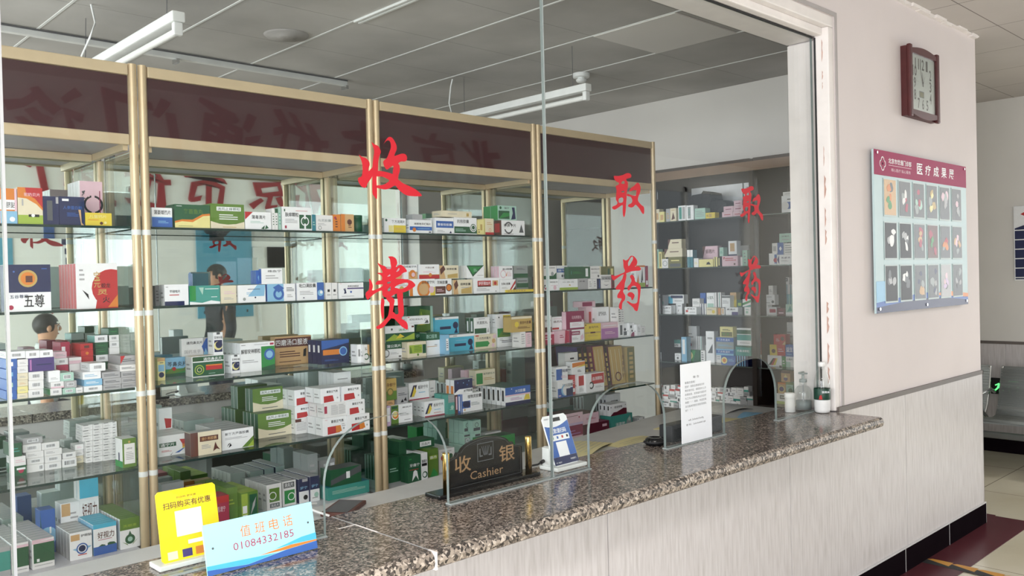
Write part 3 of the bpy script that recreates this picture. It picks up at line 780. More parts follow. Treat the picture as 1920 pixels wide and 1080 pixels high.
for k in range(4):
    y1 = 2.258 - .58 * (k - 1); y0 = y1 - .50
    prof = [(6.93, .352), (6.95, .372), (7.0, .372), (7.2, .35), (7.27, .36), (7.32, .42), (7.38, .56), (7.42, .70), (7.435, .72)]
    b = MB()
    for (xa, za), (xb, zb) in zip(prof[:5], prof[1:6]):
        b.add([(xa, y0, za), (xb, y0, zb), (xb, y1, zb), (xa, y1, za), (xa, y0, za - .012), (xb, y0, zb - .012), (xb, y1, zb - .012), (xa, y1, za - .012)], [(0, 1, 2, 3), (7, 6, 5, 4), (0, 4, 5, 1), (3, 2, 6, 7)], 'perforated_steel', True)
    b.build('seat', t)
    b = MB()
    for (xa, za), (xb, zb) in zip(prof[5:-1], prof[6:]):
        b.add([(xa, y0, za), (xb, y0, zb), (xb, y1, zb), (xa, y1, za), (xa + .014, y0, za), (xb + .014, y0, zb), (xb + .014, y1, zb), (xa + .014, y1, za)], [(0, 1, 2, 3), (7, 6, 5, 4), (0, 4, 5, 1), (3, 2, 6, 7)], 'perforated_steel', True)
    b.build('backrest', t)
    for yy in (y0 + .004, y1 - .004):
        b = MB(); b.tube([(7.0, yy, .345), (7.2, yy, .325), (7.28, yy, .34), (7.34, yy, .43), (7.40, yy, .57), (7.437, yy, .715)], .012, 'chrome', 8); b.build('seat_frame', t)
for yy in (2.297, 1.717, 2.877, 1.137):
    b = MB(); b.tube([(7.2, yy, .345), (7.1, yy, .4), (7.02, yy, .5), (7.02, yy, .54), (7.3, yy, .55), (7.38, yy, .52)], .013, 'chrome', 8); b.build('armrest', t)
for yy in (1.2, 2.95):
    b = MB(); b.tube([(7.2, yy, .185), (7.2, yy, .05)], .025, 'steel', 10); b.tube([(6.95, yy, .02), (7.2, yy, .06), (7.45, yy, .02)], .02, 'steel', 8); b.build('leg', t)
t = empty('exit_sign', (7.64, 2.25, .52)); tag(t, 'low black exit sign with lit green figure and arrow behind the bench', 'sign')
m_, t_, b_ = nt('green_light', .5); b_.inputs['Emission Color'].default_value = (.05, .9, .2, 1); b_.inputs['Emission Strength'].default_value = 1.2; MATS['green_light'] = m_
F = Fr((7.6425, 2.40, .47), (0, -1, 0), (0, 0, 1))
b = MB(); b.obox(F, 0, .42, 0, .13, 0, .018, 'black_matte', .003); b.build('housing', t)
b = MB()
for q in ([(.045, .05), (.075, .05), (.085, .085), (.055, .09)], [(.03, .075), (.055, .088), (.055, .08), (.035, .066)], [(.085, .083), (.115, .07), (.112, .062), (.083, .073)], [(.045, .052), (.02, .028), (.03, .02), (.06, .05)], [(.065, .052), (.085, .035), (.08, .018), (.09, .018), (.098, .04), (.075, .055)]): b.prism(F, q, .0182, .019, 'green_light')
b.disc(F, .078, .103, .011, .0192, 'green_light', 14)
for u0, u1, v0, v1 in ((.13, .14, .02, .11), (.19, .2, .02, .11), (.14, .19, .1, .11)): b.obox(F, u0, u1, v0, v1, .0182, .019, 'green_light')
b.prism(F, [(.24, .056), (.33, .056), (.33, .035), (.38, .065), (.33, .095), (.33, .074), (.24, .074)], .0182, .019, 'green_light')
b.build('pictogram', t)
# ================================================================ ceiling fittings
def lamp(name, X, y0, y1, z, label, cord):
    t = empty(name, (X, (y0 + y1) / 2, z)); tag(t, label, 'ceiling light', 'hanging fluorescent battens')
    b = MB(); b.box(X - .026, X + .026, y0, y1, z - .012, z + .03, 'white_enamel', .006); b.build('batten', t)
    for yy in (y0 + .02, y1 - .02):
        b = MB(); b.box(X - .018, X + .018, yy - .014, yy + .014, z - .064, z - .0122, 'white_enamel', .006); b.build('lamp_holder', t)
    b = MB(); b.tube([(X, y0 + .036, z - .046), (X, y1 - .036, z - .046)], .0145, 'tube_glass', 14); b.build('tube', t)
    for yy in (y0 + .12, y1 - .12):
        b = MB(); b.tube([(X, yy, z + .03), (X + .012, yy + .01, ZP - .001)], .0016, 'e', 6); b.build('hanging_wire', t)
    b = MB(); b.tube(cord, .005, 'white_enamel', 8); b.build('power_cord', t)
lamp('fluorescent_lamp', 3.70, 3.22, 4.42, 2.56, 'white fluorescent tube hanging near the middle of the pharmacy ceiling', [(3.70, 4.40, 2.592), (3.715, 4.44, 2.60), (3.705, 4.46, 2.68), (3.69, 4.42, 2.78), (3.69, 4.40, ZP - .001)])
lamp('fluorescent_lamp', 1.43, 3.38, 4.62, 2.562, 'white fluorescent tube hanging above the leftmost display cabinet', [(1.42, 4.5, 2.593), (1.39, 4.42, 2.62), (1.39, 4.3, 2.68), (1.41, 4.28, 2.75), (1.39, 4.27, ZP - .001)])
t = empty('smoke_detector', (4.26, 3.77, ZP)); tag(t, 'round white smoke detector on the pharmacy ceiling above the hanging tube', 'smoke detector')
c = (4.26, 3.77, ZP)
b = MB(); b.lathe(c, [(0, -.028), (.052, -.028), (.056, -.02), (.056, -.001)], 'white_enamel'); b.build('base', t)
b = MB(); b.lathe(c, [(0, -.06), (.02, -.06), (.03, -.054), (.035, -.045), (.035, -.04), (.024, -.038), (.024, -.0285)], 'white_enamel'); b.build('sensor_cage', t)
b = MB(); c = (2.34, 4.16, ZP); b.lathe(c, [(0, -.012), (.05, -.016), (.052, -.012), (.085, -.014), (.088, -.010), (.11, -.01), (.118, -.001)], 'speaker_grey', 36); tag(b.build('ceiling_speaker', None, c), 'round ridged speaker grille set flush in the pharmacy ceiling', 'ceiling speaker')

# ================================================================ things on the counter
def leaning(o, ang):                              # frame of a face leaning back by ang about its bottom edge
    return Fr(o, (1, 0, 0), (0, math.sin(ang), math.cos(ang)))
# pale blue duty-phone sign
A = onz(385, 1081, ZC); B_ = onz(601, 1031, ZC)
x0, x1, y = A.x, B_.x, (A.y + B_.y) / 2
t = empty('phone_sign', ((x0 + x1) / 2, y, ZC)); tag(t, 'pale blue duty phone number sign standing on the granite counter', 'sign')
F = leaning((x0, y, ZC + .002), .22); L = x1 - x0; Hh = .107
b = MB(); b.obox(F, 0, L, 0, Hh, -.004, 0, 'sign_blue', .0012); b.build('panel', t)
b = MB()
for k, ch in enumerate('值班电话'): b.text(F, ch, L * (.36 + .13 * k - .045), Hh * .60, L * (.36 + .13 * k + .045), Hh * .83, .0002, 'O', 0)
b.text(F, '01084332185', L * .24, Hh * .37, L * .79, Hh * .52, .0002, 'r', -.006)
b.build('lettering', t)
b = MB()
b.prism(F, [(0, 0), (L, 0), (L, .017), (L * .7, .014), (L * .35, .004), (0, .012)], .0002, .0004, 'B')
b.prism(F, [(0, .0122), (L * .35, .0045), (L * .62, .0125), (L * .3, .017), (0, .0205)], .0002, .0004, 'A')
b.prism(F, [(L * .45, .0165), (L * .7, .0145), (L, .0175), (L, .0205), (L * .75, .0225)], .0002, .0004, 'O')
b.prism(F, [(L * .6, .0215), (L * .78, .0232), (L, .021), (L, .036), (L * .86, .034)], .0002, .0004, 'A')
b.build('wave_band', t)
for u, v in ((.018, .055), (L - .016, .062)):
    b = MB(); b.disc(F, u, v, .0026, .0003, 'e', 12); b.build('screw_hole', t)
b = MB(); b.prism(Fr((x1 - .006, y + .006, ZC + .0005), (0, 1, 0), (0, 0, 1)), [(.0, 0), (.055, 0), (.055, .003), (.022, .045), (.014, .045)], 0, .004, 'clear_plastic'); b.build('back_foot', t); b = MB(); b.prism(Fr((x0 + .006, y + .006, ZC + .0005), (0, 1, 0), (0, 0, 1)), [(.0, 0), (.055, 0), (.055, .003), (.022, .045), (.014, .045)], 0, .004, 'clear_plastic'); b.build('back_foot', t)
# yellow scan-to-buy stand
A = onz(305, 1069, ZC); B_ = onz(418, 1041, ZC)
x0, y = A.x, 1.90; L = .137; Hh = .155
t = empty('promotion_stand', (x0 + L / 2, y, ZC)); tag(t, 'yellow acrylic scan-to-buy stand behind the pale blue phone sign', 'sign stand')
F = leaning((x0, y, ZC + .012), .2)
b = MB()
rc = [(.006, 0), (L - .006, 0), (L, .006), (L, Hh - .006), (L - .006, Hh), (.006, Hh), (0, Hh - .006), (0, .006)]
b.prism(F, rc, -.003, 0, 'sign_yellow'); b.build('panel', t)
b = MB()
b.text(F, '扫码购买有优惠', L * .1, Hh * .735, L * .9, Hh * .83, .0002, 'n', .012); b.text(F, '到店购 更优惠', L * .33, Hh * .865, L * .66, Hh * .895, .0002, 'n')
b.text(F, '美团 医药', L * .36, -.0096, L * .74, -.0022, .0105, 'K', .01); b.obox(F, L * .26, L * .33, -.0096, -.0022, .0104, .0106, 'Y')
b.build('lettering', t)
b = MB(); b.obox(F, L * .28, L * .72, Hh * .33, Hh * .69, .0002, .0006, 'h'); b.obox(F, L * .45, L * .72, Hh * .2, Hh * .255, .0002, .0006, 'h')
for u, c in ((.1, 'C'), (.34, 'U'), (.56, 'O'), (.78, 'd')): b.obox(F, L * u, L * (u + .16), Hh * .03, Hh * .14, .0002, .0006, c)
b.build('printed_panels', t)
b = MB(); b.box(x0 - .012, x0 + L + .012, y - .016, y + .045, ZC + .0004, ZC + .012, 'white_enamel', .003); b.build('foot', t)
# black cashier sign with brass posts
t = empty('cashier_sign', (1.70, 1.93, ZC)); tag(t, 'black arched cashier sign with two brass posts behind the glass', 'sign')
x0, x1, y = 1.545, 1.868, 1.925
F = Fr((0, y, 0), (1, 0, 0), (0, 0, 1))
b = MB(); b.box(x0 - .035, x1 + .045, y - .025, y + .045, ZC + .0004, ZC + .012, 'black_gloss', .003); b.build('base', t)
xm = (x0 + x1) / 2
half = [(.152, .013), (.152, .098), (.118, .108), (.112, .118), (.1, .118)] + [(.098 * math.cos(a), .116 + .032 * math.sin(a)) for a in [k * math.pi / 20 for k in range(1, 10)]]
pts = [(xm + u, ZC + v) for u, v in half] + [(xm, ZC + .149)] + [(xm - u, ZC + v) for u, v in half[::-1]]
b = MB(); b.prism(F, pts, -.008, 0, 'black_gloss'); b.build('plaque', t)
b = MB()
ins = [(xm + (u - xm) * .95, ZC + .08 + (v - ZC - .08) * .92) for u, v in pts]
out = [(xm + (u - xm) * .958, ZC + .08 + (v - ZC - .08) * .932) for u, v in pts]
n = len(ins); b.add([F(*q, .0003) for q in ins] + [F(*q, .0003) for q in out], [(i, n + i, n + (i + 1) % n, (i + 1) % n) for i in range(n)], 'e')
b.build('border_line', t)
b = MB()
b.text(F, '收', xm - .12, ZC + .058, xm - .058, ZC + .106, .0003, 'bronze_letter', .01); b.text(F, '银', xm + .055, ZC + .062, xm + .12, ZC + .112, .0003, 'bronze_letter', .01); b.text(F, 'Cashier', xm - .062, ZC + .03, xm + .07, ZC + .054, .0003, 'bronze_letter', 0)
b.build('lettering', t)
b = MB(); b.prism(F, [(xm - .032, ZC + .078), (xm + .032, ZC + .078), (xm + .032, ZC + .132), (xm - .032, ZC + .132)], .0002, .0004, 'e'); b.prism(F, [(xm - .03, ZC + .08), (xm + .03, ZC + .08), (xm + .03, ZC + .13), (xm - .03, ZC + .13)], .0005, .0006, 'black_gloss')
for k in range(-2, 3): b.prism(F, [(xm + k * .003 - .0012, ZC + .095), (xm + k * .003 + .0012, ZC + .095), (xm + k * .0075 + .001, ZC + .122), (xm + k * .0075 - .001, ZC + .122)], .0007, .0008, 'e')
for s in (-1, 1): b.prism(F, [(xm + s * .012, ZC + .092), (xm + s * .024, ZC + .092), (xm + s * .024, ZC + .116), (xm + s * .02, ZC + .116), (xm + s * .02, ZC + .096), (xm + s * .012, ZC + .096)][::s], .0007, .0008, 'e')
b.build('emblem', t)
for px in (x0 + .0, x1 + .006):
    b = MB(); b.lathe((px, y - .012, ZC + .0122), [(0, 0), (.0105, 0), (.0105, .112), (.0095, .116), (0, .117)], 'brass', 20); b.build('post', t)
# blue payment stand
t = empty('payment_stand', (2.05, 1.93, ZC)); tag(t, 'blue and white payment stand behind the glass beside the cashier sign', 'sign stand')
A = ony(1046, 895, 1.90); x0 = A.x - .004; L = .118; Hh = .165; y = 1.905
F = Fr((x0, y, ZC + .014), (.985, .03, 0), (-.16, .2, .965))
b = MB(); b.prism(F, [(.008, 0), (L - .008, 0), (L, .008), (L, Hh - .01), (L - .01, Hh), (.01, Hh), (0, Hh - .01), (0, .008)], -.005, 0, 'h'); b.build('panel', t)
b = MB(); b.prism(F, [(.001, .028), (L - .001, .028), (L - .001, Hh * .86)] + [(L * (1 - k / 8) * .98 + .001, Hh * (.86 - .1 * math.sin(math.pi * (k / 8) * .8))) for k in range(1, 9)], .0002, .0005, 'B'); b.prism(F, [(.001, .002), (L - .001, .002), (L - .001, .0278), (.001, .0278)], .0002, .0005, 'N'); b.build('blue_field', t)
b = MB(); b.text(F, '付款请扫码', L * .18, Hh * .63, L * .82, Hh * .73, .0007, 'h', .015); b.text(F, '中国银行', L * .68, Hh * .07, L * .92, Hh * .105, .0007, 'h'); b.text(F, '广告：微信支付', L * .06, Hh * .045, L * .3, Hh * .075, .0007, 'h'); b.text(F, '中国银行', L * .06, Hh * .92, L * .26, Hh * .95, .0004, 'N'); b.build('lettering', t)
b = MB(); b.obox(F, L * .1, L * .88, Hh * .49, Hh * .6, .0006, .001, 'h')
for u, c in ((.16, 'F'), (.36, 'B'), (.56, 'R'), (.76, 'K')): b.obox(F, L * u, L * (u + .07), Hh * .525, Hh * .575, .0011, .0013, c)
b.obox(F, L * .27, L * .7, Hh * .17, Hh * .46, .0006, .001, 'h'); b.obox(F, L * .38, L * .7, Hh * .87, Hh * .945, .0003, .001, 'K'); b.build('printed_panels', t)
b = MB(); b.box(x0 - .012, x0 + L + .012, y - .02, y + .062, ZC + .0004, ZC + .0135, 'white_enamel', .004); b.prism(Fr((x0 - .012, y + .012, ZC + .0138), (1, 0, 0), (0, 0, 1)), [(0, 0), (.05, 0), (.03, .05), (.012, .062), (0, .058)], -.035, -.006, 'white_enamel'); b.build('foot', t)
b = MB(); b.tube([(x0 - .013, y + .04, ZC + .03), (x0 - .05, y + .03, ZC + .026), (1.90, y + .05, ZC + .022)], .003, 'black_matte', 6); b.tube([(x0 - .03, y + .035, ZC + .028), (x0 - .014, y + .04, ZC + .03)], .006, 'black_matte', 8); b.build('cable', t)
# notice taped on the glass
A = ony(1275, 684, GY - .007); B_ = ony(1335, 824, GY - .007)
t = empty('notice', ((A.x + B_.x) / 2, GY - .007, 1.0)); tag(t, 'white printed notice sheet standing against the glass between the right pass-throughs', 'notice')
x0, L, z0, Hh = A.x, B_.x - A.x, ZC + .005, A.z - ZC - .005
F = Fr((x0, GY - .0068, z0), (1, 0, 0), (0, 0, 1))
b = MB(); b.obox(F, 0, L, 0, Hh, 0, .0012, 'paper'); b.build('sheet', t)
b = MB()
b.text(F, '敬 告', L * .4, Hh * .805, L * .6, Hh * .835, .0014, 'K')
b.build('heading', t)
b = MB()
for k, s in enumerate(('尊敬的患者：', '您好！请各位患者就诊时', '带好身份证，请您核对上方', '收费信息，如有疑问请及时', '与工作人员联系并出示诊疗', '单据！！！谢谢，欢迎您再', '次光临本院就诊请自觉排队', '好！！！')):
    b.text(F, s, L * .13, Hh * (.745 - .05 * k), L * (.13 + .058 * len(s)), Hh * (.745 - .05 * k) + Hh * .03, .0014, 'e')
b.build('notice_text', t)
b = MB()
b.text(F, 'wifi: 2nfwdn10wi9g', L * .22, Hh * .265, L * .72, Hh * .295, .0014, 'K'); b.text(F, '密 码：2nfwfw8401ij8', L * .15, Hh * .21, L * .78, Hh * .24, .0014, 'K'); b.build('lettering', t)
b = MB(); b.box(2.60, 2.93, 1.895, 1.955, ZC + .0004, ZC + .062, 'black_matte', .004); b.box(2.61, 2.92, 1.8935, 1.8948, ZC + .01, ZC + .05, 'black_gloss'); tag(b.build('card_reader', None, (2.76, 1.92, ZC)), 'low black box behind the white notice on the counter', 'device')
b = MB()
c = (2.535, 1.925, ZC + .0005)
b.lathe(c, [(0, 0), (.034, 0), (.038, .008), (.036, .02), (.03, .026), (.018, .028), (.017, .016), (0, .014)], 'black_gloss', 24); b.tube([(c[0] + .04 * math.cos(a * .4), c[1] + .04 * math.sin(a * .4), ZC + .006 + .0008 * a) for a in range(14)], .004, 'black_matte', 8)
tag(b.build('coin_tray', None, (2.54, 1.925, ZC)), 'small round black tray at the left foot of the notice', 'tray')
# bottles by the jamb
plain('bottle_green', (18, 62, 48), .4)
t = empty('water_bottle', (3.572, 1.802, ZC)); tag(t, 'clear water bottle with dark green label beside the white jamb', 'bottle')
c = (3.572, 1.802, ZC + .0006)
b = MB(); b.lathe(c, [(0, .006), (.02, .0), (.03, .002), (.033, .012), (.032, .02), (.034, .03), (.0335, .085)], 'W'); b.lathe(c, [(.0335, .0851), (.034, .11), (.033, .135), (.028, .16), (.02, .18), (.013, .193), (.0125, .2)], 'clear_plastic'); b.build('bottle_body', t)
b = MB(); b.lathe(c, [(.0345, .058), (.0352, .06), (.0352, .104), (.0345, .106)], 'bottle_green'); Fb = Fr((c[0], c[1], c[2]), (.73, -.68, 0), (0, 0, 1))
b.text(Fb, '饮用水', -.014, .088, .02, .098, .036, 'h', .02); b.prism(Fb, [(-.028, .062), (-.012, .062), (-.016, .082), (-.024, .078)], .0352, .0356, 'R'); b.build('label_band', t)
b = MB(); b.lathe(c, [(0, .221), (.014, .221), (.0155, .218), (.0155, .203), (.013, .2015), (0, .2015)][::-1], 'W'); b.build('cap', t)
t = empty('pump_bottle', (3.60, 1.905, ZC)); tag(t, 'clear pump dispenser bottle behind the glass by the jamb', 'bottle')
c = (3.60, 1.905, ZC + .0006)
b = MB(); b.lathe(c, [(0, 0), (.034, 0), (.037, .006), (.037, .075), (.034, .09), (.024, .103), (.015, .109), (.015, .122)], 'clear_plastic'); b.lathe(c, [(0, .004), (.033, .004), (.034, .04), (0, .04)], 'a'); b.build('bottle_body', t)
b = MB(); b.lathe(c, [(0, .1225), (.0165, .1225), (.0165, .136), (.006, .138), (.006, .157), (.02, .159), (.02, .164), (0, .165)], 'a'); b.box(c[0] - .034, c[0] + .006, c[1] - .005, c[1] + .005, c[2] + .1655, c[2] + .171, 'a', .002); b.tube([(c[0], c[1], c[2] + .012), (c[0], c[1], c[2] + .1225)], .003, 'E', 8); b.build('pump', t)
b = MB(); c = (3.498, 1.915, ZC + .0006); b.lathe(c, [(0, 0), (.02, 0), (.022, .003), (.022, .062), (.0235, .064), (.0235, .082), (.022, .085), (0, .0855)], 'W'); b.lathe(c, [(.0222, .0625), (.0238, .0632)], 'E'); tag(b.build('pill_bottle', None, c), 'small plain white plastic pill bottle beside the pump dispenser', 'bottle')
# ================================================================ work desk behind the counter and its clutter
ZD = .735
t = empty('work_desk', (2.3, 2.4, 0)); tag(t, 'long white laminate work desk behind the granite counter', 'desk')
Fd = Fr((0, 0, ZD), (1, 0, 0), (0, 1, 0))
b = MB(); b.prism(Fd, [(-1.2, 2.005), (4.4, 2.005), (4.4, 2.92), (3.9, 2.88), (1.85, 2.62), (-1.2, 2.5)], -.025, 0, 'desk_white'); b.build('desk_top', t)
b = MB(); b.box(-1.15, 4.35, 2.02, 2.04, .02, ZD - .0252, 'desk_white'); b.build('modesty_panel', t)
for x in (-1.1, .4, 1.9, 3.3, 4.3):
    b = MB(); b.box(x, x + .03, 2.0405, 2.45, 0, ZD - .0252, 'desk_white'); b.build('leg', t)
b = MB(); F = Fr((1.53, 2.40, ZD + .0006), (.8, .6, 0), (-.6, .8, 0)); b.obox(F, 0, .17, 0, .1, 0, .014, 'n', .004); b.obox(F, .01, .16, .01, .09, .0142, .0146, 'e'); tag(b.build('card_terminal', None, (1.53, 2.4, ZD)), 'flat brown handset lying on the desk by the left pass-through', 'device')
b = MB(); b.tube([(1.475, 2.43, ZD + .012), (1.44, 2.46, ZD + .03), (1.44, 2.53, ZD + .035), (1.47, 2.60, ZD + .02), (1.54, 2.62, ZD + .006)], .004, 'W', 8); tag(b.build('charging_cable', None, (1.5, 2.5, ZD)), 'white cable looping beside the flat brown handset', 'cable')
def sheet(name, o, ang, sx, sy, col, label, cat, curl=.0, lines=0, h=.001):
    c, s = math.cos(ang), math.sin(ang)
    F = Fr(o, (c, s, 0), (-s, c, 0))
    b = MB(); n = 8
    T = [[F(sx * i / n, sy * j, curl * math.sin(math.pi * i / n) + h) for i in range(n + 1)] for j in (0, 1)]
    Bt = [[F(sx * i / n, sy * j, curl * math.sin(math.pi * i / n)) for i in range(n + 1)] for j in (0, 1)]
    for i in range(n):
        b.face([T[0][i], T[0][i + 1], T[1][i + 1], T[1][i]], col); b.face([Bt[0][i], Bt[1][i], Bt[1][i + 1], Bt[0][i + 1]], col)
        b.face([Bt[0][i], Bt[0][i + 1], T[0][i + 1], T[0][i]], col); b.face([Bt[1][i], T[1][i], T[1][i + 1], Bt[1][i + 1]], col)
    for k in (0, n): b.face([T[0][k], T[1][k], Bt[1][k], Bt[0][k]], col)
    for k in range(lines): b.obox(F, sx * .1, sx * .88, sy * (.15 + .7 * k / lines), sy * (.15 + .7 * k / lines) + .002, h + curl + .0002, h + curl + .0005, 'E')
    return tag(b.build(name, None, o), label, cat)
sheet('receipt', (1.64, 2.23, ZD + .0006), .5, .2, .09, 'l', 'pale lilac receipt slips lying on the desk behind the counter edge', 'paper', .012)
sheet('paper_slip', (1.80, 2.17, ZD + .0006), .3, .13, .08, 'P', 'pink edged paper slip under the black stapler', 'paper')
sheet('yellow_form', (2.72, 2.42, ZD + .0006), .35, .34, .17, 'paper_yellow', 'fanned pale yellow form on the desk beyond the payment stand', 'paper', .015, 5)
sheet('yellow_form', (2.98, 2.36, ZD + .0006), .1, .3, .16, 'paper_yellow', 'flat pale yellow form nearest the middle pass-through', 'paper', .01, 5)
b = MB(); F = Fr((1.79, 2.26, ZD + .0035), (.9, -.42, 0), (0, 0, 1))
b.prism(F, [(0, 0), (.13, 0), (.13, .014), (0, .014)], -.02, .02, 'black_gloss'); b.prism(F, [(0, .02), (.125, .034), (.128, .05), (.1, .06), (.02, .056), (0, .04)], -.016, .016, 'black_gloss'); b.obox(F, .002, .018, .0142, .03, -.012, .012, 'chrome')
tag(b.build('stapler', None, (1.84, 2.24, ZD)), 'black stapler on the desk beside the left brass post', 'stapler')
t = empty('open_book', (3.75, 2.36, ZD)); tag(t, 'open ledger book with cream pages on the desk by the right pass-through', 'book')
F = Fr((3.52, 2.38, ZD + .0006), (.93, .02, 0), (-.1, .26, 0))
for nm, u0, u1, hs in (('left_page', 0, .26, 1), ('right_page', .262, .5, -1)):
    b = MB(); n = 10
    P = [(u0 + (u1 - u0) * i / n, .008 + .016 * math.sin(math.pi * (i / n) ** (1.6 if hs < 0 else .7))) for i in range(n + 1)]
    for (ua, ha), (ub, hb) in zip(P, P[1:]):
        V = [F(ua, 0, 0), F(ub, 0, 0), F(ub, .9, 0), F(ua, .9, 0), F(ua, 0, ha), F(ub, 0, hb), F(ub, .9, hb), F(ua, .9, ha)]
        b.add(V, [(3, 2, 1, 0), (4, 5, 6, 7), (0, 1, 5, 4), (2, 3, 7, 6), (1, 2, 6, 5), (3, 0, 4, 7)], 'paper_yellow')
    b.build(nm, t)
sheet('leaflet', (4.02, 2.34, ZD + .0006), .25, .2, .15, 'S', 'pale blue leaflet beside the open ledger book', 'leaflet', .012, 3)
sheet('leaflet', (4.06, 2.60, ZD + .0006), -.1, .24, .16, 'W', 'white leaflet behind the pale blue one', 'leaflet', .015, 4)
sheet('folder', (.30, 2.18, ZD + .0006), .45, .26, .2, 'D', 'tan card folder on the desk at the far left', 'folder', .02, 0, .012)
b = MB()
for k in range(6):
    a0, a1 = k / 6, (k + 1) / 6
p0 = (4.7, 1.60)
for i in range(5):                                 # yellow and black hazard tape on the maroon border
    xa = 4.55 - .004 * i; y1 = 1.755 - .12 * i; y0 = y1 - .12
    b.prism(Fr((xa, 0, .0036), (1, 0, 0), (0, 1, 0)), [(-.045, y0), (-.02, y0), (.025, y1), (-.045, y1)], 0, .0006, 'black_matte')
    b.prism(Fr((xa, 0, .0036), (1, 0, 0), (0, 1, 0)), [(-.02, y0), (.045, y0), (.045, y1 - .02), (.025, y1)], 0, .0006, 'tape_yellow')
tag(b.build('floor_tape', None, (4.54, 1.5, .0036)), 'yellow and black striped hazard tape stuck on the maroon floor border', 'floor tape')
# ================================================================ medicine boxes
class Bx:
    pass
PLACED = {}                                        # shelf id -> boxes standing there
ALLB = []
def face_print(b, F, w_, h_, ops):
    lay = .0004
    for op in ops:
        a = op.split()
        c = a[0]
        lay += .00012
        if c == 'b': u0, v0, u1, v1 = map(float, a[1:5]); b.quad(F, u0 * w_, v0 * h_, u1 * w_, v1 * h_, lay, a[5])
        elif c == 'c': u, v, r = map(float, a[1:4]); b.face([F(min(max(u * w_ + r * h_ * math.cos(q * math.tau / 20), 0), w_), min(max(v * h_ + r * h_ * math.sin(q * math.tau / 20), 0), h_), lay) for q in range(20)], a[4])
        elif c == 'o': u, v, r = map(float, a[1:4]); r = min(r, v, 1 - v); b.ring(F, u * w_, v * h_, r * h_ * .78, r * h_, lay, a[4], 20)
        elif c == 'p':
            q = list(map(float, a[2:])); b.face([F(q[i] * w_, q[i + 1] * h_, lay) for i in range(0, len(q), 2)], a[1])
        elif c == 't': u0, v0, u1, v1 = map(float, a[1:5]); b.text(F, ' '.join(a[6:]), u0 * w_, v0 * h_, u1 * w_, v1 * h_, lay, a[5], .008)
        elif c == 'l':
            u0, v0, u1, v1 = map(float, a[1:5]); n = int(a[5])
            for k in range(n):
                v = v0 + (v1 - v0) * (k + .5) / n; e = (v1 - v0) / n * .2
                b.quad(F, u0 * w_, (v - e) * h_, (u1 - (u1 - u0) * (.25 if k == n - 1 and n > 1 else 0)) * w_, (v + e) * h_, lay, a[6])
        elif c == 'k':
            u0, v0, u1, v1 = map(float, a[1:5]) if len(a) > 4 else (.22, .25, .78, .75)
            b.quad(F, u0 * w_, v0 * h_, u1 * w_, v1 * h_, lay, 'h')
            rr = random.Random(int(w_ * 1e6))
            u = u0 + .04
            while u < u1 - .04:
                d = rr.uniform(.006, .022); b.quad(F, u * w_, (v0 + .12 * (v1 - v0)) * h_, min(u + d, u1 - .03) * w_, (v1 - .1 * (v1 - v0)) * h_, lay + .0001, 'K'); u += d + rr.uniform(.008, .02)
_md = {}
def carton(w_, h_, d, dsl, flip=False):
    """one carton, printed; origin at the middle of its bottom front edge, front towards -Y (or -X when flip)"""
    key = (round(w_, 4), round(h_, 4), round(d, 4), dsl, flip)
    if key in _md: return _md[key]
    toks = dsl.split('|')
    base = toks[0]
    ops, side, sops, top = [], base, [], None
    for t_ in toks[1:]:
        if t_.startswith('s '): side = t_[2:]
        elif t_.startswith('T '): top = t_[2:]
        elif t_.startswith('S'): sops.append(t_[1:])
        else: ops.append(t_)
    b = MB()
    ux, dy = ((1, 0, 0), (0, 1, 0)) if not flip else ((0, -1, 0), (1, 0, 0))
    F = Fr((0, 0, 0), ux, (0, 0, 1))
    x0, x1 = -w_ / 2, w_ / 2
    q = min(.0012, w_ * .05, h_ * .05)              # softened cardboard folds
    P = [F(u, v, -w) for w in (0, d) for v in (0, h_) for u in (x0, x1)]
    pr = [(x0 + q, 0), (x1 - q, 0), (x1, q), (x1, h_ - q), (x1 - q, h_), (x0 + q, h_), (x0, h_ - q), (x0, q)]
    V = [F(u, v, 0) for u, v in pr] + [F(u, v, -d) for u, v in pr]
    b.add(V, [list(range(8))], base)
    b.add(V, [list(range(8, 16))[::-1]], base)
    for i in range(8):
        b.add([V[i], V[i + 8], V[(i + 1) % 8 + 8], V[(i + 1) % 8]], [(0, 1, 2, 3)], base if i in (1, 3, 5, 7) else (side if i in (2, 6) else (top or side)))
    Ff = Fr(F(x0, 0, 0), ux, (0, 0, 1))
    face_print(b, Ff, w_, h_, ops)
    Fs = Fr(F(x0, 0, -d), [-c for c in dy], (0, 0, 1))
    if not sops and d > .025: sops = ['l .2 .3 .8 .7 2 E'] if side in 'WhEC' else []
    face_print(b, Fs, d, h_, sops)
    # tuck flap line on the end
    b.quad(Fs, d * .04, h_ * .02, d * .06, h_ * .98, .0002, 'e')
    _md[key] = b.data('medicine_box')
    return _md[key]
ORD = ['first', 'second', 'third', 'fourth', 'fifth', 'sixth', 'seventh', 'eighth', 'ninth', 'tenth', 'eleventh', 'twelfth', 'thirteenth', 'fourteenth']
GAP = .0006
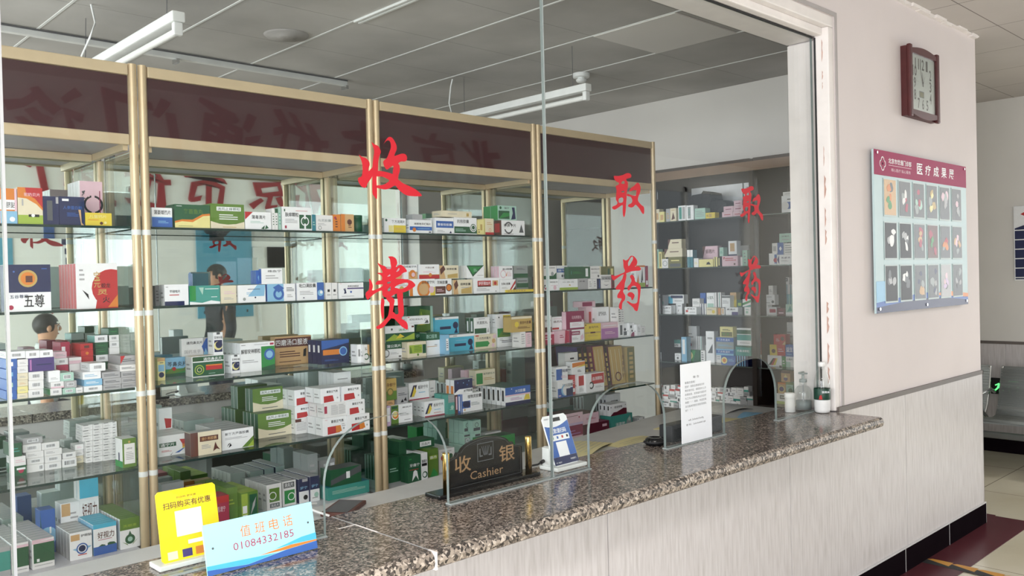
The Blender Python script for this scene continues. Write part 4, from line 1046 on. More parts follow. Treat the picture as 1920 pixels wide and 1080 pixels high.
def put(sid, zs, where, zoom, items, plane='y', front=None, back=None, auto=True):
    """items: 'xl xr yt yb [n=..] [d=..] [y=..] ; design ; description', corners in zoom pixels"""
    ox, oy, sc = zoom
    if sid[0] == 'W': plane = 'x'
    L = PLACED.setdefault(sid, [])
    front = front if front is not None else (CF + .018 if plane == 'y' else WX + .02)
    back = back if back is not None else (CM - .034 if plane == 'y' else WXB - .004)
    for ln in items.strip().split('\n'):
        ln = ln.strip()
        if not ln: continue
        geo, dsl, desc = [s.strip() for s in ln.split(';')]
        g = geo.split()
        xl, xr, yt, yb = map(float, g[:4])
        kw = dict(s.split('=') for s in g[4:])
        n, d = int(kw.get('n', 1)), float(kw.get('d', .05))
        if n > 1 and 'd' not in kw: d = .024
        pl, pr_, pt, pb = ox + xl / sc, ox + xr / sc, oy + yt / sc, oy + yb / sc
        pm, ym = (pl + pr_) / 2, (pt + pb) / 2
        def at(yf):
            if plane == 'y':
                a, c = ony(pl, ym, yf).x, ony(pr_, ym, yf).x
                return a, c, ony(pm, pb, yf).z, ony(pm, pt, yf).z
            a, c = -onx(pl, ym, yf).y, -onx(pr_, ym, yf).y
            return a, c, onx(pm, pb, yf).z, onx(pm, pt, yf).z
        yf = front
        a, c, zb, zt = at(yf)
        sup = None
        if 'y' in kw: yf = front + float(kw['y']); a, c, zb, zt = at(yf); zb = zs
        elif zb > zs + .010:
            best = min(.022, zb - zs)
            for o in L:
                a2, c2, zb2, zt2 = at(o.y0 + .001)
                ov = min(c2, o.x1) - max(a2, o.x0)
                if ov > .25 * (c2 - a2) and abs(zb2 - o.z1) < best: best = abs(zb2 - o.z1); sup = o
            if sup: yf = sup.y0 + .001; a, c, zb, zt = at(yf); zb = sup.z1 + GAP
            elif auto and zs < 1.3:
                p = onz(pm, pb, zs); yy = p.y if plane == 'y' else p.x
                yf = min(max(yy, front), back - .04 if zb > zs + .022 else front + .12); a, c, zb, zt = at(yf); zb = zs
            elif zb > zs + .022: yf = front + .13; a, c, zb, zt = at(yf); zb = zs
            else: zb = zs
        else:
            if auto and zs < 1.3:
                p = onz(pm, pb, zs); yy = p.y if plane == 'y' else p.x
                yf = min(max(yy, front), front + .12)
                a, c, zb, zt = at(yf)
            zb = zs
        if plane == 'y': lim = {0: 1.96, 1: SH[0] - .01, 2: SH[1] - .01, 3: SH[2] - .01}.get(next((i for i, z in enumerate(SH) if z == zs), 9), SH[3] - .01)
        else: lim = zs + .30
        zt = min(zt, lim)
        if zt - zb < .006: zt = zb + .006
        if plane == 'y':                           # inside the cabinet's sides
            q = CXS['ABCD'.index(sid[0])]; a, c = max(a, q[0] + .019), min(c, q[1] - .019)
        for tr in range(6):                        # keep clear of what already stands there
            hit = None
            if plane == 'y': a, c = max(a, q[0] + .019), min(c, q[1] - .019)
            for o in L:
                if min(zt, o.z1) - max(zb, o.z0) > .0007 and min(yf + d, o.y1) - max(yf, o.y0) > .0004 and min(c, o.x1) - max(a, o.x0) > .0002: hit = o; break
            if not hit: break
            ov = min(c, hit.x1) - max(a, hit.x0)
            if ov < .4 * (c - a):
                if a < hit.x0: c = hit.x0 - GAP
                else: a = hit.x1 + GAP
            elif zb + .3 * (zt - zb) > hit.z1 - .001 and zt > hit.z1 + .008: zb = hit.z1 + GAP
            elif hit.y1 + .03 < back and hit.y1 > yf: yf = hit.y1 + GAP; zz = zb; a, c, _, zt = at(yf); zb = zs if sup is None else zb; zt = max(zt, zb + .008)
            else: hit = 'drop'; break
        if zt > lim and zs != WBASE[0]: zt = lim
        if hit == 'drop' or c - a < .006 or zt - zb < .005: print('dropped', sid, desc, [round(q, 3) for q in (a, c, yf, zb, zt)]); continue
        for k in range(n):
            y0 = yf + k * (d + .0022)
            if y0 + d > back: 
                if k == 0: d = back - y0
                else: break
            if d < .008: break
            if k and any(min(zt, o.z1) - max(zb, o.z0) > .0007 and min(y0 + d, o.y1) - max(y0, o.y0) > .0004 and min(c, o.x1) - max(a, o.x0) > .0002 for o in L if o is not None and getattr(o, 'own', None) != ln): break
            if k and sup is not None and not any(abs(o.z1 + GAP - zb) < .004 and min(y0 + d, o.y1) - max(y0, o.y0) > .004 and min(c, o.x1) - max(a, o.x0) > .3 * (c - a) for o in L): break
            B = Bx(); B.x0, B.x1, B.y0, B.y1, B.z0, B.z1 = a, c, y0, y0 + d, zb, zt
            B.own, B.k, B.dsl, B.desc, B.where, B.plane, B.kind = ln, k, dsl, desc, where, plane, kw.get('kind', 'medicine_box')
            if k == 0: B.area = (pr_ - pl) * (pb - pt)
            else:
                q0, q1 = (proj((a, y0, zt)), proj((a, y0 + d, zt))) if plane == 'y' else (proj((y0, -a, zt)), proj((y0 + d, -a, zt)))
                B.area = abs(q1[0] - q0[0]) * (pb - pt) * .6
            L.append(B); ALLB.append(B)
TW = ['top shelf', 'second shelf', 'third shelf', 'fourth shelf', 'bottom deck']
def where(s, c): return f"on {TW[s]}, {['leftmost', 'second', 'third', 'fourth'][c]} cabinet"
# ---- leftmost cabinet
put('A1', SH[0], where(0, 0), (0, 280, 6.75), '''
0 215 495 970 d=.05 ; O|b 0 0 1 .36 S|b 0 .36 1 .68 h|t .1 .45 .9 .62 K 暖脐贴|b 0 .36 1 .4 O|b .86 .36 1 1 P|c .7 .13 .07 h ; orange and sky blue plaster carton
225 540 485 975 d=.05 ; C|b 0 0 1 .25 L|p O 0 1 0 .72 .35 .7 .75 .55 1 .38 1 1|p R .3 1 .35 .82 .7 .7 1 .45 1 1|t .25 .76 .9 .86 P 驼奶贝片|b .42 .2 .85 .27 K|c .6 .24 .045 h|b .16 .5 .22 .68 E ; red and cream milk tablet carton with a cow
540 745 595 990 d=.06 ; N|b .25 .15 .6 .85 e|b .82 .75 .98 .98 E ; plain navy carton with a grey strip
750 1070 600 1000 d=.06 ; N|b .12 .84 .38 .92 h|t .15 .55 .9 .68 B 人参蛋白粉|l .3 .3 .75 .45 3 B|p D .75 .55 .85 .55 .87 .1 .97 0 .85 0 .8 .3 ; navy carton with a beige deer figure
1080 1415 805 1010 d=.05 ; Y|t .15 .6 .8 .85 y 儿童钙片|c .6 .2 .12 n|c .75 .25 .1 y|l .1 .4 .5 .5 1 O ; bright yellow low carton
1000 1300 405 1010 n=4 d=.028 y=.11 ; P|b 0 0 .05 1 h|t .12 .45 .28 .8 e 爱|o .6 .5 .2 K|b .52 .2 .66 .8 P|b .86 .1 .9 .8 M|l .38 .4 .45 .8 5 P|s h ; tall pink and white carton
''')
put('A2', SH[1], where(1, 0), (0, 430, 6.354), '''
55 605 420 960 d=.05 ; h|b 0 .405 1 1 N|c .5 .7 .185 d|c .5 .7 .14 O|b .45 .62 .6 .76 n|t .1 .28 .5 .36 N 五谷尊享|t .4 .08 .85 .36 K 五尊|c .12 .09 .05 r|c .2 .85 .02 B|b .8 .9 .92 .92 B|s N|T N ; navy gift carton with a gold medallion and white foot
905 1400 405 925 n=6 d=.028 y=.02 ; h|c .85 .45 .42 R|p R .45 0 1 0 1 .8 .6 .75|p O .75 .02 1 .02 1 .3|t .42 .62 .58 .82 d 宝|t .42 .46 .58 .62 d 元|t .6 .45 .82 .56 K 蛟龙|t .5 .3 .75 .42 d 灵|t .62 .12 .8 .26 K 火|l .08 .6 .2 .9 3 E|p K .14 .42 .3 .2 .28 .32|s R|T R ; red and white gift carton with calligraphy
''')
put('A3', SH[2], where(2, 0), (0, 580, 6), '''
70 190 915 1030 d=.1 ; B|b .2 .3 .6 .7 S ; blue end carton
195 315 945 1020 d=.1 ; C|l .2 .3 .8 .6 2 E ; cream end carton
320 490 900 1010 d=.1 ; W|k ; white barcoded carton
565 695 890 985 d=.1 ; W|k|s F ; white barcoded carton with a bright green flank
705 850 885 968 d=.1 ; t|k ; mint barcoded carton
855 930 880 950 d=.1 ; W|l .2 .3 .8 .6 1 E ; small white end carton
945 1150 860 942 d=.12 ; h|k ; white barcoded carton
1160 1362 850 920 d=.12 ; E|l .1 .3 .9 .7 2 e ; grey carton
1368 1545 832 905 d=.12 ; E|l .1 .3 .9 .7 2 e ; grey carton
75 192 790 912 d=.1 ; B|b .2 .3 .6 .7 t ; blue end carton
75 192 675 788 d=.1 ; B|b .2 .3 .6 .7 S ; blue end carton
78 192 560 672 d=.1 ; B|b .2 .3 .6 .7 h ; blue end carton
195 315 868 942 d=.1 ; y|l .2 .3 .8 .6 2 E ; lemon end carton
195 315 795 866 d=.1 ; C|l .2 .3 .8 .6 2 D ; cream end carton
195 315 718 792 d=.1 ; C|l .2 .3 .8 .6 2 E ; cream end carton
195 315 640 715 d=.1 ; W|l .2 .3 .8 .6 2 E ; white end carton
195 315 562 638 d=.1 ; W|l .2 .3 .8 .6 2 E ; white end carton
322 490 800 898 d=.1 ; W|k ; white barcoded carton
322 490 702 798 d=.1 ; W|k ; white barcoded carton
572 718 815 887 d=.1 ; W|k|b 0 0 1 .25 P ; white and pink barcoded carton
722 862 805 882 d=.1 ; E|k ; grey barcoded carton
948 1150 785 858 d=.12 ; S|l .1 .3 .8 .7 2 h ; pale blue carton
930 1135 702 783 d=.12 ; h|l .1 .3 .8 .7 2 S ; white carton with pale blue print
1162 1365 775 848 d=.12 ; E|l .1 .3 .9 .7 2 e ; grey carton
1148 1352 702 773 d=.12 ; E|l .1 .3 .9 .7 2 e ; grey carton
1368 1545 765 830 d=.12 ; E|l .1 .3 .9 .7 2 e ; grey carton
1362 1545 695 763 d=.12 ; E|l .1 .3 .9 .7 2 e ; grey carton
1350 1545 622 693 d=.12 ; W|l .1 .3 .9 .7 2 e ; white carton
1355 1540 520 620 d=.12 ; E|l .1 .3 .9 .7 2 e|p R 0 .1 .3 1 0 1 ; grey carton with a torn pink open lid
545 675 690 812 d=.1 ; h|l .2 .2 .8 .4 2 E ; tall white end carton
680 830 712 804 d=.1 ; t|k ; mint barcoded carton
1010 1186 605 698 d=.1 ; h|k ; bright white barcoded carton lying on top
310 610 545 700 d=.1 ; U|b .05 .1 .12 .9 v|l .3 .4 .9 .6 1 N ; purple carton
485 630 610 690 d=.1 y=.06 ; W|k ; white barcoded carton
80 285 475 558 d=.1 ; h|k ; white barcoded carton lying at the pile's left
290 445 465 555 d=.1 ; h|k ; white barcoded carton lying in the pile's middle
448 595 460 548 d=.1 ; h|k ; white barcoded carton lying over the purple one
635 770 625 720 d=.08 y=.1 ; r|l .2 .3 .8 .6 1 P ; crimson carton
625 765 550 622 d=.08 ; W|k ; white barcoded carton
615 750 478 548 d=.08 ; P|l .1 .3 .9 .7 2 E ; pinkish white carton
780 915 612 690 d=.08 y=.1 ; W|k ; white barcoded carton
775 915 540 610 d=.08 ; P|b 0 .5 1 1 W ; pinkish white carton
915 1050 530 600 d=.1 y=.14 ; R|c .5 .5 .25 O ; red carton with an orange emblem
912 1048 458 528 d=.1 ; R|c .5 .5 .25 O|s R ; red carton with an orange emblem
905 1045 385 456 d=.1 ; R|b .3 .3 .7 .7 n|s R ; plain red carton
790 903 392 500 d=.1 y=.15 ; R|b .4 .4 .8 .8 h ; red carton with a white sticker
682 785 368 470 d=.1 y=.17 ; r|b .1 .4 .5 .9 h ; crimson carton with a white sticker
1080 1215 590 680 d=.08 y=.16 ; G ; dark green carton
1080 1215 512 588 d=.08 ; h|k|s G ; white ended green carton
1075 1215 440 510 d=.08 ; G|l .2 .4 .8 .6 1 F ; dark green carton
1070 1215 372 438 d=.08 ; G|l .2 .4 .8 .6 1 F ; dark green carton
1065 1210 292 370 d=.08 ; h|k|s T ; white ended teal carton
1232 1378 430 520 d=.08 y=.16 ; W|k ; white barcoded carton
1230 1376 358 428 d=.08 ; W|k|s G ; white ended green carton
1226 1372 288 356 d=.08 ; W|k|s G ; white ended green carton
1222 1512 207 286 d=.08 ; G|l .2 .4 .8 .6 1 F ; long dark green carton lying on top
''')
blk = []
cols = [(925, 1038), (1043, 1150), (1154, 1257), (1262, 1370)]
for i, (u0, u1) in enumerate(cols):
    for r_ in range(7):
        yb = 768 - i * 14 - r_ * 61
        blk.append(f"{u0} {u1} {yb - 60} {yb} d=.1 ; W|b .1 .9 .6 1 e|l .2 .3 .8 .6 2 E ; small white end carton in the stacked block")
put('A4', SH[3], where(3, 0), (0, 740, 6), '''
160 300 800 910 d=.1 ; G|c .55 .5 .25 r|b .2 .6 .9 .8 h ; green carton with a red emblem
300 495 783 868 d=.12 ; W|k .7 .2 .95 .8 ; white carton
505 690 760 840 d=.12 ; W|k ; white barcoded carton
700 862 715 812 d=.12 ; W|k .1 .2 .9 .8 ; white barcoded carton
160 290 695 798 d=.1 ; W|l .1 .3 .9 .7 2 P ; pinkish white end carton
303 495 712 781 d=.12 ; W|k ; white barcoded carton
292 490 640 710 d=.12 ; W|l .1 .3 .6 .7 2 E ; plain white carton
255 462 555 638 d=.12 ; W|k ; white barcoded carton
258 478 482 553 d=.12 ; E|k ; greyish barcoded carton crowning the stack
505 690 683 758 d=.12 ; W|k ; white barcoded carton
500 696 610 681 d=.12 ; W|l .1 .3 .6 .7 2 E ; plain white carton
470 668 535 608 d=.12 ; W|k ; white barcoded carton crowning the stack
706 852 648 713 d=.12 ; W|k ; white barcoded carton
122 245 545 690 d=.1 ; G|l .2 .3 .8 .7 2 T|T e ; dark green carton standing on the pinkish one
1378 1535 490 815 d=.07 ; g|b .12 .12 .9 .82 W|t .3 .62 .7 .68 e 洁阴洗液|l .25 .25 .8 .55 5 E|c .5 .88 .04 d|s W|S b 0 0 1 .22 F|S b .45 .2 .6 .5 N ; tall green carton with a white panel
845 938 690 768 d=.06 ; C|l .2 .3 .8 .7 2 E ; small cream end carton
845 938 625 688 d=.06 ; W|l .2 .3 .8 .7 2 E ; small white end carton before the block
845 938 560 623 d=.06 ; W|l .2 .3 .8 .7 2 P ; small white end carton before the block
''' + '\n'.join(blk))
put('A5', DECK, where(4, 0), (0, 880, 5.4), '''
325 550 700 962 n=9 d=.03 y=.01 ; W|b .06 .2 1 .86 G|p P .02 .9 .98 1 1 1 0 1|b 0 .86 1 .93 P|b .2 .24 .32 .34 h|l .1 .08 .9 .14 1 E|s h|T E ; green and white carton with a pink top band
115 290 745 985 n=9 d=.03 y=.01 ; W|b .06 .2 1 .84 G|b 0 .84 1 .93 P|b .2 .24 .32 .34 h|l .1 .08 .9 .14 1 E|s h|T E ; green carton beside the blue pack
-60 105 790 1010 n=9 d=.03 y=.01 ; E|b .06 .2 1 .84 T|s h|T E ; grey-green carton
705 932 630 885 n=5 d=.03 y=.012 ; h|b .05 .7 .45 .92 D|o .55 .38 .2 B|c .55 .38 .12 N|p S .12 .4 .3 .32 .3 .42|p S .98 .42 .8 .34 .8 .44|l .35 .12 .75 .2 1 R|t .5 .8 .98 .9 e 护眼贴|s E|T E ; white eye patch carton with a blue eye
945 1180 545 845 n=6 d=.024 y=.012 ; h|b 0 0 1 .27 B|b 0 .86 1 1 A|p G .2 .27 .35 .33 .5 .3 .7 .36 .9 .34 .98 .27|t .18 .52 .9 .74 n 好视力|l .2 .46 .8 .5 1 r|c .55 .3 .04 h|s S|T A ; white and blue eye care carton
1215 1415 490 812 n=10 d=.024 y=.012 ; h|b 0 .62 1 1 g|c .5 .3 .16 G|p G .36 .36 .64 .36 .5 .58|c .5 .3 .08 t|p g .1 .24 .4 .1 .35 .16|p g .9 .28 .6 .1 .65 .16|t .15 .7 .85 .8 L 洗眼液|s h|T g ; white carton with a green water drop
612 808 335 480 n=2 d=.03 y=.19 ; h|b .05 .7 .5 .98 D|o .6 .2 .2 S|l .5 .6 .9 .8 2 E ; white eye patch carton raised at the back
800 995 90 330 n=2 d=.03 y=.19 ; h|b 0 .7 1 1 A|t .12 .38 .9 .62 n 好视力|p G .4 0 .7 .1 1 .06 1 0 ; white and blue eye care carton raised at the back
330 610 410 600 d=.06 y=.16 ; B|c .5 .4 .2 S|b .6 .45 .72 .6 h|p G 0 1 .1 .3 0 0 ; dark blue pack with a pale logo
''')
# ---- second cabinet
put('B1', SH[0], where(0, 1), (280, 290, 4.319), '''
20 185 430 565 d=.05 ; h|b 0 0 1 .52 B|t .1 .65 .92 .88 K 蒲蒌矮热片|l .3 .2 .8 .35 2 S|b 0 .5 1 .53 S ; white over blue carton
205 490 405 570 n=2 d=.04 ; G|p y 0 0 1 0 1 .55 .8 .52 .5 .25 .2 .28 0 .2|p O 0 .2 .2 .28 .5 .25 .8 .52 1 .55 1 .64 .78 .6 .5 .36 .2 .36 0 .28|t .25 .6 .8 .82 g 复苗鱼丸|l .05 .9 .2 .95 1 h|l .1 .06 .5 .1 1 g ; green and yellow carton with an orange wave
495 768 400 575 n=2 d=.05 ; g|p C 0 0 1 0 1 .3 .75 .2 .5 .17 .25 .2 0 .3|b .18 .72 .9 .88 h|t .2 .74 .88 .86 G 消风止痒颗粒|l .25 .35 .8 .6 3 h|l .35 .04 .75 .1 1 d ; olive green carton with a white title pill
775 985 465 578 d=.05 ; h|p R 0 .55 0 1 .3 1|t .25 .6 .78 .82 K 蒲毒清片|l .2 .35 .7 .5 2 t|p G .6 .05 .75 .25 .72 .02|p G .75 .02 .8 .28 .9 .1 ; white carton with red corner and green leaves
993 1015 435 582 d=.05 ; W|l .3 .2 .7 .8 5 G ; slim white spine carton
1018 1040 438 584 d=.05 ; W|b 0 .8 1 1 G|l .3 .2 .7 .7 4 G ; slim white spine carton with a green top
1046 1066 425 586 d=.05 ; t|l .3 .2 .7 .8 4 T ; slim mint spine carton
1075 1315 425 590 d=.05 ; h|b .57 .08 .98 .68 G|o .76 .4 .2 h|c .76 .4 .1 h|b .73 .08 .79 .68 h|c .76 .4 .1 G|t .1 .58 .55 .76 K 肤痒颗粒|l .1 .3 .5 .5 3 E|b .08 .08 .14 .2 r|l .45 .82 .85 .86 1 R|b .06 .8 .1 .9 G ; white carton with a dark green emblem block
1318 1347 485 592 d=.05 ; q|l .2 .3 .8 .6 2 t ; small teal end carton
1350 1485 490 595 d=.05 ; W|t .1 .58 .9 .75 a 乌灵胶囊|l .1 .35 .6 .5 2 E|o .22 .2 .12 e ; white carton beside tan boxes
1488 1547 485 597 d=.05 ; O|l .3 .2 .6 .8 4 n|c .3 .8 .08 r ; small orange end carton
1552 1657 482 598 d=.05 ; D|b .0 0 .3 1 O|c .65 .55 .16 n|l .55 .2 .8 .4 2 n ; small tan carton with brown seal
''')
b = MB(); p0, p1 = ony(661, 420, CF + .05), ony(682, 420, CF + .05); r0 = (p1.x - p0.x) / 2 * .8; hz = ony(675, 404, CF + .05).z - SH[0]
b.lathe(((p0.x + p1.x) / 2, CF + .06, SH[0] + .0006), [(0, 0), (r0, 0), (r0, hz * .3), (r0 * 1.01, hz * .32), (r0, hz * .34), (r0, hz * .78), (r0 * 1.05, hz * .79), (r0 * 1.05, hz * .98), (r0 * .95, hz), (0, hz)], 'G', 20)
tag(b.build('medicine_jar', None, ((p0.x + p1.x) / 2, CF + .06, SH[0])), 'round dark green jar at the right end of second cabinet top shelf', 'jar')
put('B2', SH[1], where(1, 1), (280, 530, 4.571), '''
50 85 25 166 d=.05 ; e|l .2 .2 .8 .8 4 K ; dark grey end carton
130 335 15 170 n=2 d=.04 ; h|b 0 0 .82 .2 N|t .22 .6 .65 .74 K 甲硝唑片|l .2 .45 .6 .55 1 R|l .05 .85 .15 .9 1 e ; white carton with a navy foot
345 605 25 158 n=4 d=.02 ; T|p h 0 0 1 0 1 .12 .7 .2 .4 .08 0 .16|b 0 .2 .2 1 F|p t .3 .9 .42 .5 .46 .9|l .5 .78 .95 .86 1 h|l .7 .35 .9 .42 1 h ; teal gradient carton
612 745 25 155 d=.05 ; C|l .2 .5 .9 .7 2 P|l .2 .2 .8 .35 2 E ; pale cream carton with faint print
760 995 20 148 n=2 d=.03 ; h|p S .35 .35 .95 .35 1 1 .7 1|l .35 .72 .8 .8 1 N|c .22 .2 .09 a|l .3 .45 .8 .6 2 S|c .62 .28 .05 N ; white carton with a pale blue print
1010 1250 10 135 n=2 d=.03 ; h|b 0 0 .58 1 S|c .4 .42 .34 B|c .4 .42 .2 S|p B .2 .8 .4 .98 .6 .75 .4 .5|l .68 .55 .95 .8 3 e|l .7 .2 .9 .4 2 E|s B ; white carton with a blue water drop
1265 1495 0 126 d=.05 ; h|b .74 0 1 1 B|c .87 .4 .18 S|c .9 .44 .09 h|t .08 .72 .7 .95 K 吡口满胶囊|l .1 .3 .6 .55 3 E|p N .2 .12 .24 .2 .28 .12 ; white capsule carton with a blue right end
1512 1560 0 122 d=.05 ; W|b .3 .45 .7 .6 K|l .2 .2 .8 .35 1 E ; slim white carton with a black dash
1564 1610 0 120 d=.05 ; W|b .3 .45 .7 .6 K|l .2 .2 .8 .35 1 E ; slim white carton with a black dash beside it
1625 1835 0 118 d=.05 ; h|b .33 .6 1 .68 U|t .35 .72 .8 .84 K 奥美拉唑肠溶|p N .2 .3 .25 .7 .3 .35|p N .18 .6 .24 .4 .22 .66|c .48 .42 .07 B|l .1 .12 .6 .2 1 E|l .05 .92 .1 .96 1 R ; white carton with a violet stripe and dark sprig
''')
put('B2', SH[1], where(1, 1), (0, 360, 3), '''
1470 1588 430 515 d=.02 ; h|t .3 .75 .95 .9 K 维血宁|l .2 .3 .8 .6 2 E|s B ; white packet at the back of the upper pile
1440 1535 440 515 n=5 d=.009 ; S|b 0 0 .6 1 B|p S .2 0 .6 .5 .3 1 .1 .5|b .6 0 1 .7 h|s B|T B ; blue and white packet of the upper pile
''')
put('B3', SH[2], where(2, 1), (280, 530, 4.571), '''
70 135 645 838 d=.06 ; y|b .1 .4 .9 .7 S|c .5 .25 .12 N|b 0 .85 1 1 D|l .3 .75 .8 .82 1 N ; narrow cream and blue carton by the post
138 345 640 800 n=2 d=.05 ; S|b 0 0 1 .4 F|p g 0 .2 .3 .5 .6 .3 1 .6 1 .3 0 .1|b 0 .0 1 .16 G|t .08 .52 .88 .78 K 芩鼻炎片|c .35 .4 .1 R ; sky and grass print carton
365 643 625 798 n=2 d=.06 ; h|b .02 .03 .985 .97 G|b .03 .7 .97 .75 h|t .35 .76 .92 .92 h 通窍鼻炎片|c .22 .34 .24 L|c .22 .34 .19 G|o .22 .34 .12 y|b .42 .3 .93 .5 R|b .42 .5 .93 .56 O|l .5 .1 .7 .16 1 t|s h|T C ; dark green carton with gold disc and red bar
700 778 618 768 d=.06 ; h|b .12 .15 .92 .62 N|c .5 .38 .2 y|c .58 .42 .16 N|t .1 .68 .95 .82 e 安神补脑|c .75 .5 .02 h|b .35 .9 .7 1 e|s h ; small white carton with a night moon
780 1075 510 750 n=4 d=.035 ; h|b .6 0 1 .84 F|c .84 .55 .2 B|c .84 .55 .13 S|p G .6 0 1 0 1 .2 .6 .1|t .02 .62 .58 .78 K 解郁安神颗粒|l .05 .3 .5 .42 2 E|l .03 .9 .15 .94 1 e|l .4 .9 .8 .94 1 E|b .86 .88 .97 .95 r|s h|T C ; large white carton with a green right panel
1078 1388 458 698 n=5 d=.04 ; D|b 0 .62 1 .95 n|t .02 .68 .9 .9 h 四磨汤口服液|l .12 .25 .68 .5 3 n|p K .76 .25 .84 .25 .86 .55 .78 .5|p K .9 .25 .95 .25 .96 .42 .92 .44|l .1 .08 .7 .14 1 n|s D|T D ; large tan oral liquid carton with a brown band
1475 1712 490 678 n=3 d=.035 ; N|b .05 .38 .78 .6 O|c .78 .5 .2 B|o .78 .5 .2 S|l .1 .12 .6 .2 2 B|l .05 .86 .3 .94 1 B|p B 0 .62 1 .85 1 1 0 1|s N|S b .2 .5 .6 .8 h ; navy blue carton with an orange stripe
1782 1815 530 690 d=.05 ; h|k .2 .3 .8 .8 ; slim white barcoded carton
1818 1892 532 690 d=.06 ; W|b .6 .4 1 1 D|c .35 .35 .18 G|c .35 .35 .12 W|l .1 .7 .5 .85 2 K ; small white carton with a tan end
275 505 475 605 n=6 d=.02 ; E|b 0 0 .8 1 W|p B .85 .1 1 .0 1 1 .9 .9 .75 .5|p S .8 0 1 0 .9 .4|t .18 .65 .78 .82 K 通窍鼻炎片|t .1 .15 .7 .35 E 国药准字|s W ; upper white carton with a blue edge
548 630 425 580 d=.05 ; h|b .1 .12 .92 .65 N|c .5 .4 .2 y|c .58 .44 .16 N|t .1 .7 .95 .83 e 安神补脑|b .35 .9 .7 1 e ; upper small moon carton with an open lid
''')
put('B4', SH[3], where(3, 1), (280, 690, 4), '''
70 305 500 652 n=4 d=.05 ; h|b .02 .45 .55 .65 G|t .05 .47 .5 .63 h 通宁片|p R .66 .75 .95 .72 .9 .5 .75 .5|p O .74 .5 .9 .5 .85 .36 .76 .34|p Y .74 .36 .86 .36 .76 .26|p B .5 .1 .76 .28 .84 .3 .64 .1|l .08 .2 .4 .3 2 R|p K .35 .05 .38 .02 .44 .16 .38 .06|s W|T W ; white carton with a rainbow comet print
308 540 475 650 n=4 d=.05 ; C|b 0 0 .24 1 n|b .3 .58 .9 .8 n|t .35 .62 .85 .76 D 清便和胶囊|p n .72 .1 .8 .5 .86 .3 .95 .14 .84 .2|l .35 .25 .65 .45 3 E|s n|T E ; cream carton with a brown flank
543 782 455 603 n=5 d=.045 ; h|p g .62 .02 1 .02 1 .55|p L .8 .02 1 .02 1 .35|t .1 .72 .85 .86 e 新复方芦荟胶囊|l .1 .5 .8 .62 2 E|p K .15 .15 .27 .35 .2 .3|p K .2 .1 .3 .2 .26 .32|s W|T E ; white carton with a green corner and handwriting
815 1065 330 512 n=6 d=.03 ; g|p C 0 0 1 0 1 .42 .75 .3 .5 .26 .25 .3 0 .42|b .25 .72 .92 .88 h|t .27 .74 .9 .86 G 消风止痒颗粒|l .3 .4 .8 .62 3 h|l .3 .08 .82 .15 1 e|s G|S b 0 0 .1 1 h ; lower olive green granule carton
1095 1270 375 485 n=2 d=.06 ; W|l .05 .2 .45 .85 7 E|l .52 .2 .95 .85 7 E|b 0 .8 .25 1 n ; white carton turned to show its small print
1300 1478 368 500 n=2 d=.06 ; h|p R .2 .05 .72 .1 .68 .5 .2 .48|p O .55 .1 .8 .15 .75 .5 .55 .5|t .35 .68 .88 .84 K 藿香正气液|l .1 .86 .2 .9 1 R|c .88 .3 .06 E|l .8 .4 .95 .6 2 E ; red-white carton, bottom tier
1482 1652 348 480 n=2 d=.06 ; h|p R .2 .05 .72 .1 .68 .5 .2 .48|p O .55 .1 .8 .15 .75 .5 .55 .5|t .35 .68 .88 .84 K 藿香正气液|c .88 .3 .06 E ; red-white carton, bottom tier
1088 1235 282 374 n=2 d=.06 ; h|p R .1 .05 .68 .1 .62 .5 .1 .48|t .3 .68 .88 .84 K 藿香正气液|c .86 .3 .06 E|s W ; red-white carton, middle tier
1312 1478 258 366 n=2 d=.06 ; W|l .3 .15 .62 .85 8 E|l .65 .15 .95 .85 7 E|b .0 .3 .12 .8 r ; white reversed carton of middle tier
1480 1616 240 346 n=2 d=.06 ; h|p R .15 .05 .68 .1 .62 .5 .15 .48|t .3 .68 .88 .84 K 藿香正气液|c .86 .3 .06 E ; red-white carton, middle tier
1088 1235 160 280 n=2 d=.06 ; h|p R .1 .05 .68 .1 .62 .5 .1 .48|t .3 .68 .88 .84 K 藿香正气液|c .86 .3 .06 E ; red-white carton, upper tier
1285 1430 150 256 n=2 d=.06 ; h|p R .15 .05 .68 .1 .62 .5 .15 .48|t .3 .68 .88 .84 K 藿香正气液|c .86 .3 .06 E ; red-white carton, upper tier
1445 1587 132 238 n=2 d=.06 ; h|p R .1 .05 .68 .1 .62 .5 .1 .48|t .3 .68 .88 .84 K 藿香正气液|c .86 .3 .06 E ; red-white carton, upper tier
775 1026 145 318 n=5 d=.03 ; g|p C 0 0 1 0 1 .42 .75 .3 .5 .26 .25 .3 0 .42|b .25 .72 .92 .88 h|t .27 .74 .9 .86 G 消风止痒颗粒|l .3 .4 .8 .62 3 h|l .3 .08 .82 .15 1 e|s G|S b 0 0 .1 1 h ; upper olive green granule carton
72 170 300 430 d=.05 y=.2 ; h|p R .4 .75 .95 .72 .9 .5 .5 .5|p Y .5 .36 .86 .36 .76 .26|p B .2 .1 .76 .28 .84 .3 .4 .1 ; white carton with a rainbow comet, at the back
1385 1520 30 128 n=5 d=.03 y=.16 ; h|b 0 0 1 .14 R|t .1 .42 .92 .66 K 藿香正气水|k .02 .3 .18 .8|l .2 .85 .8 .9 1 E ; white carton with a red foot at the back
''')
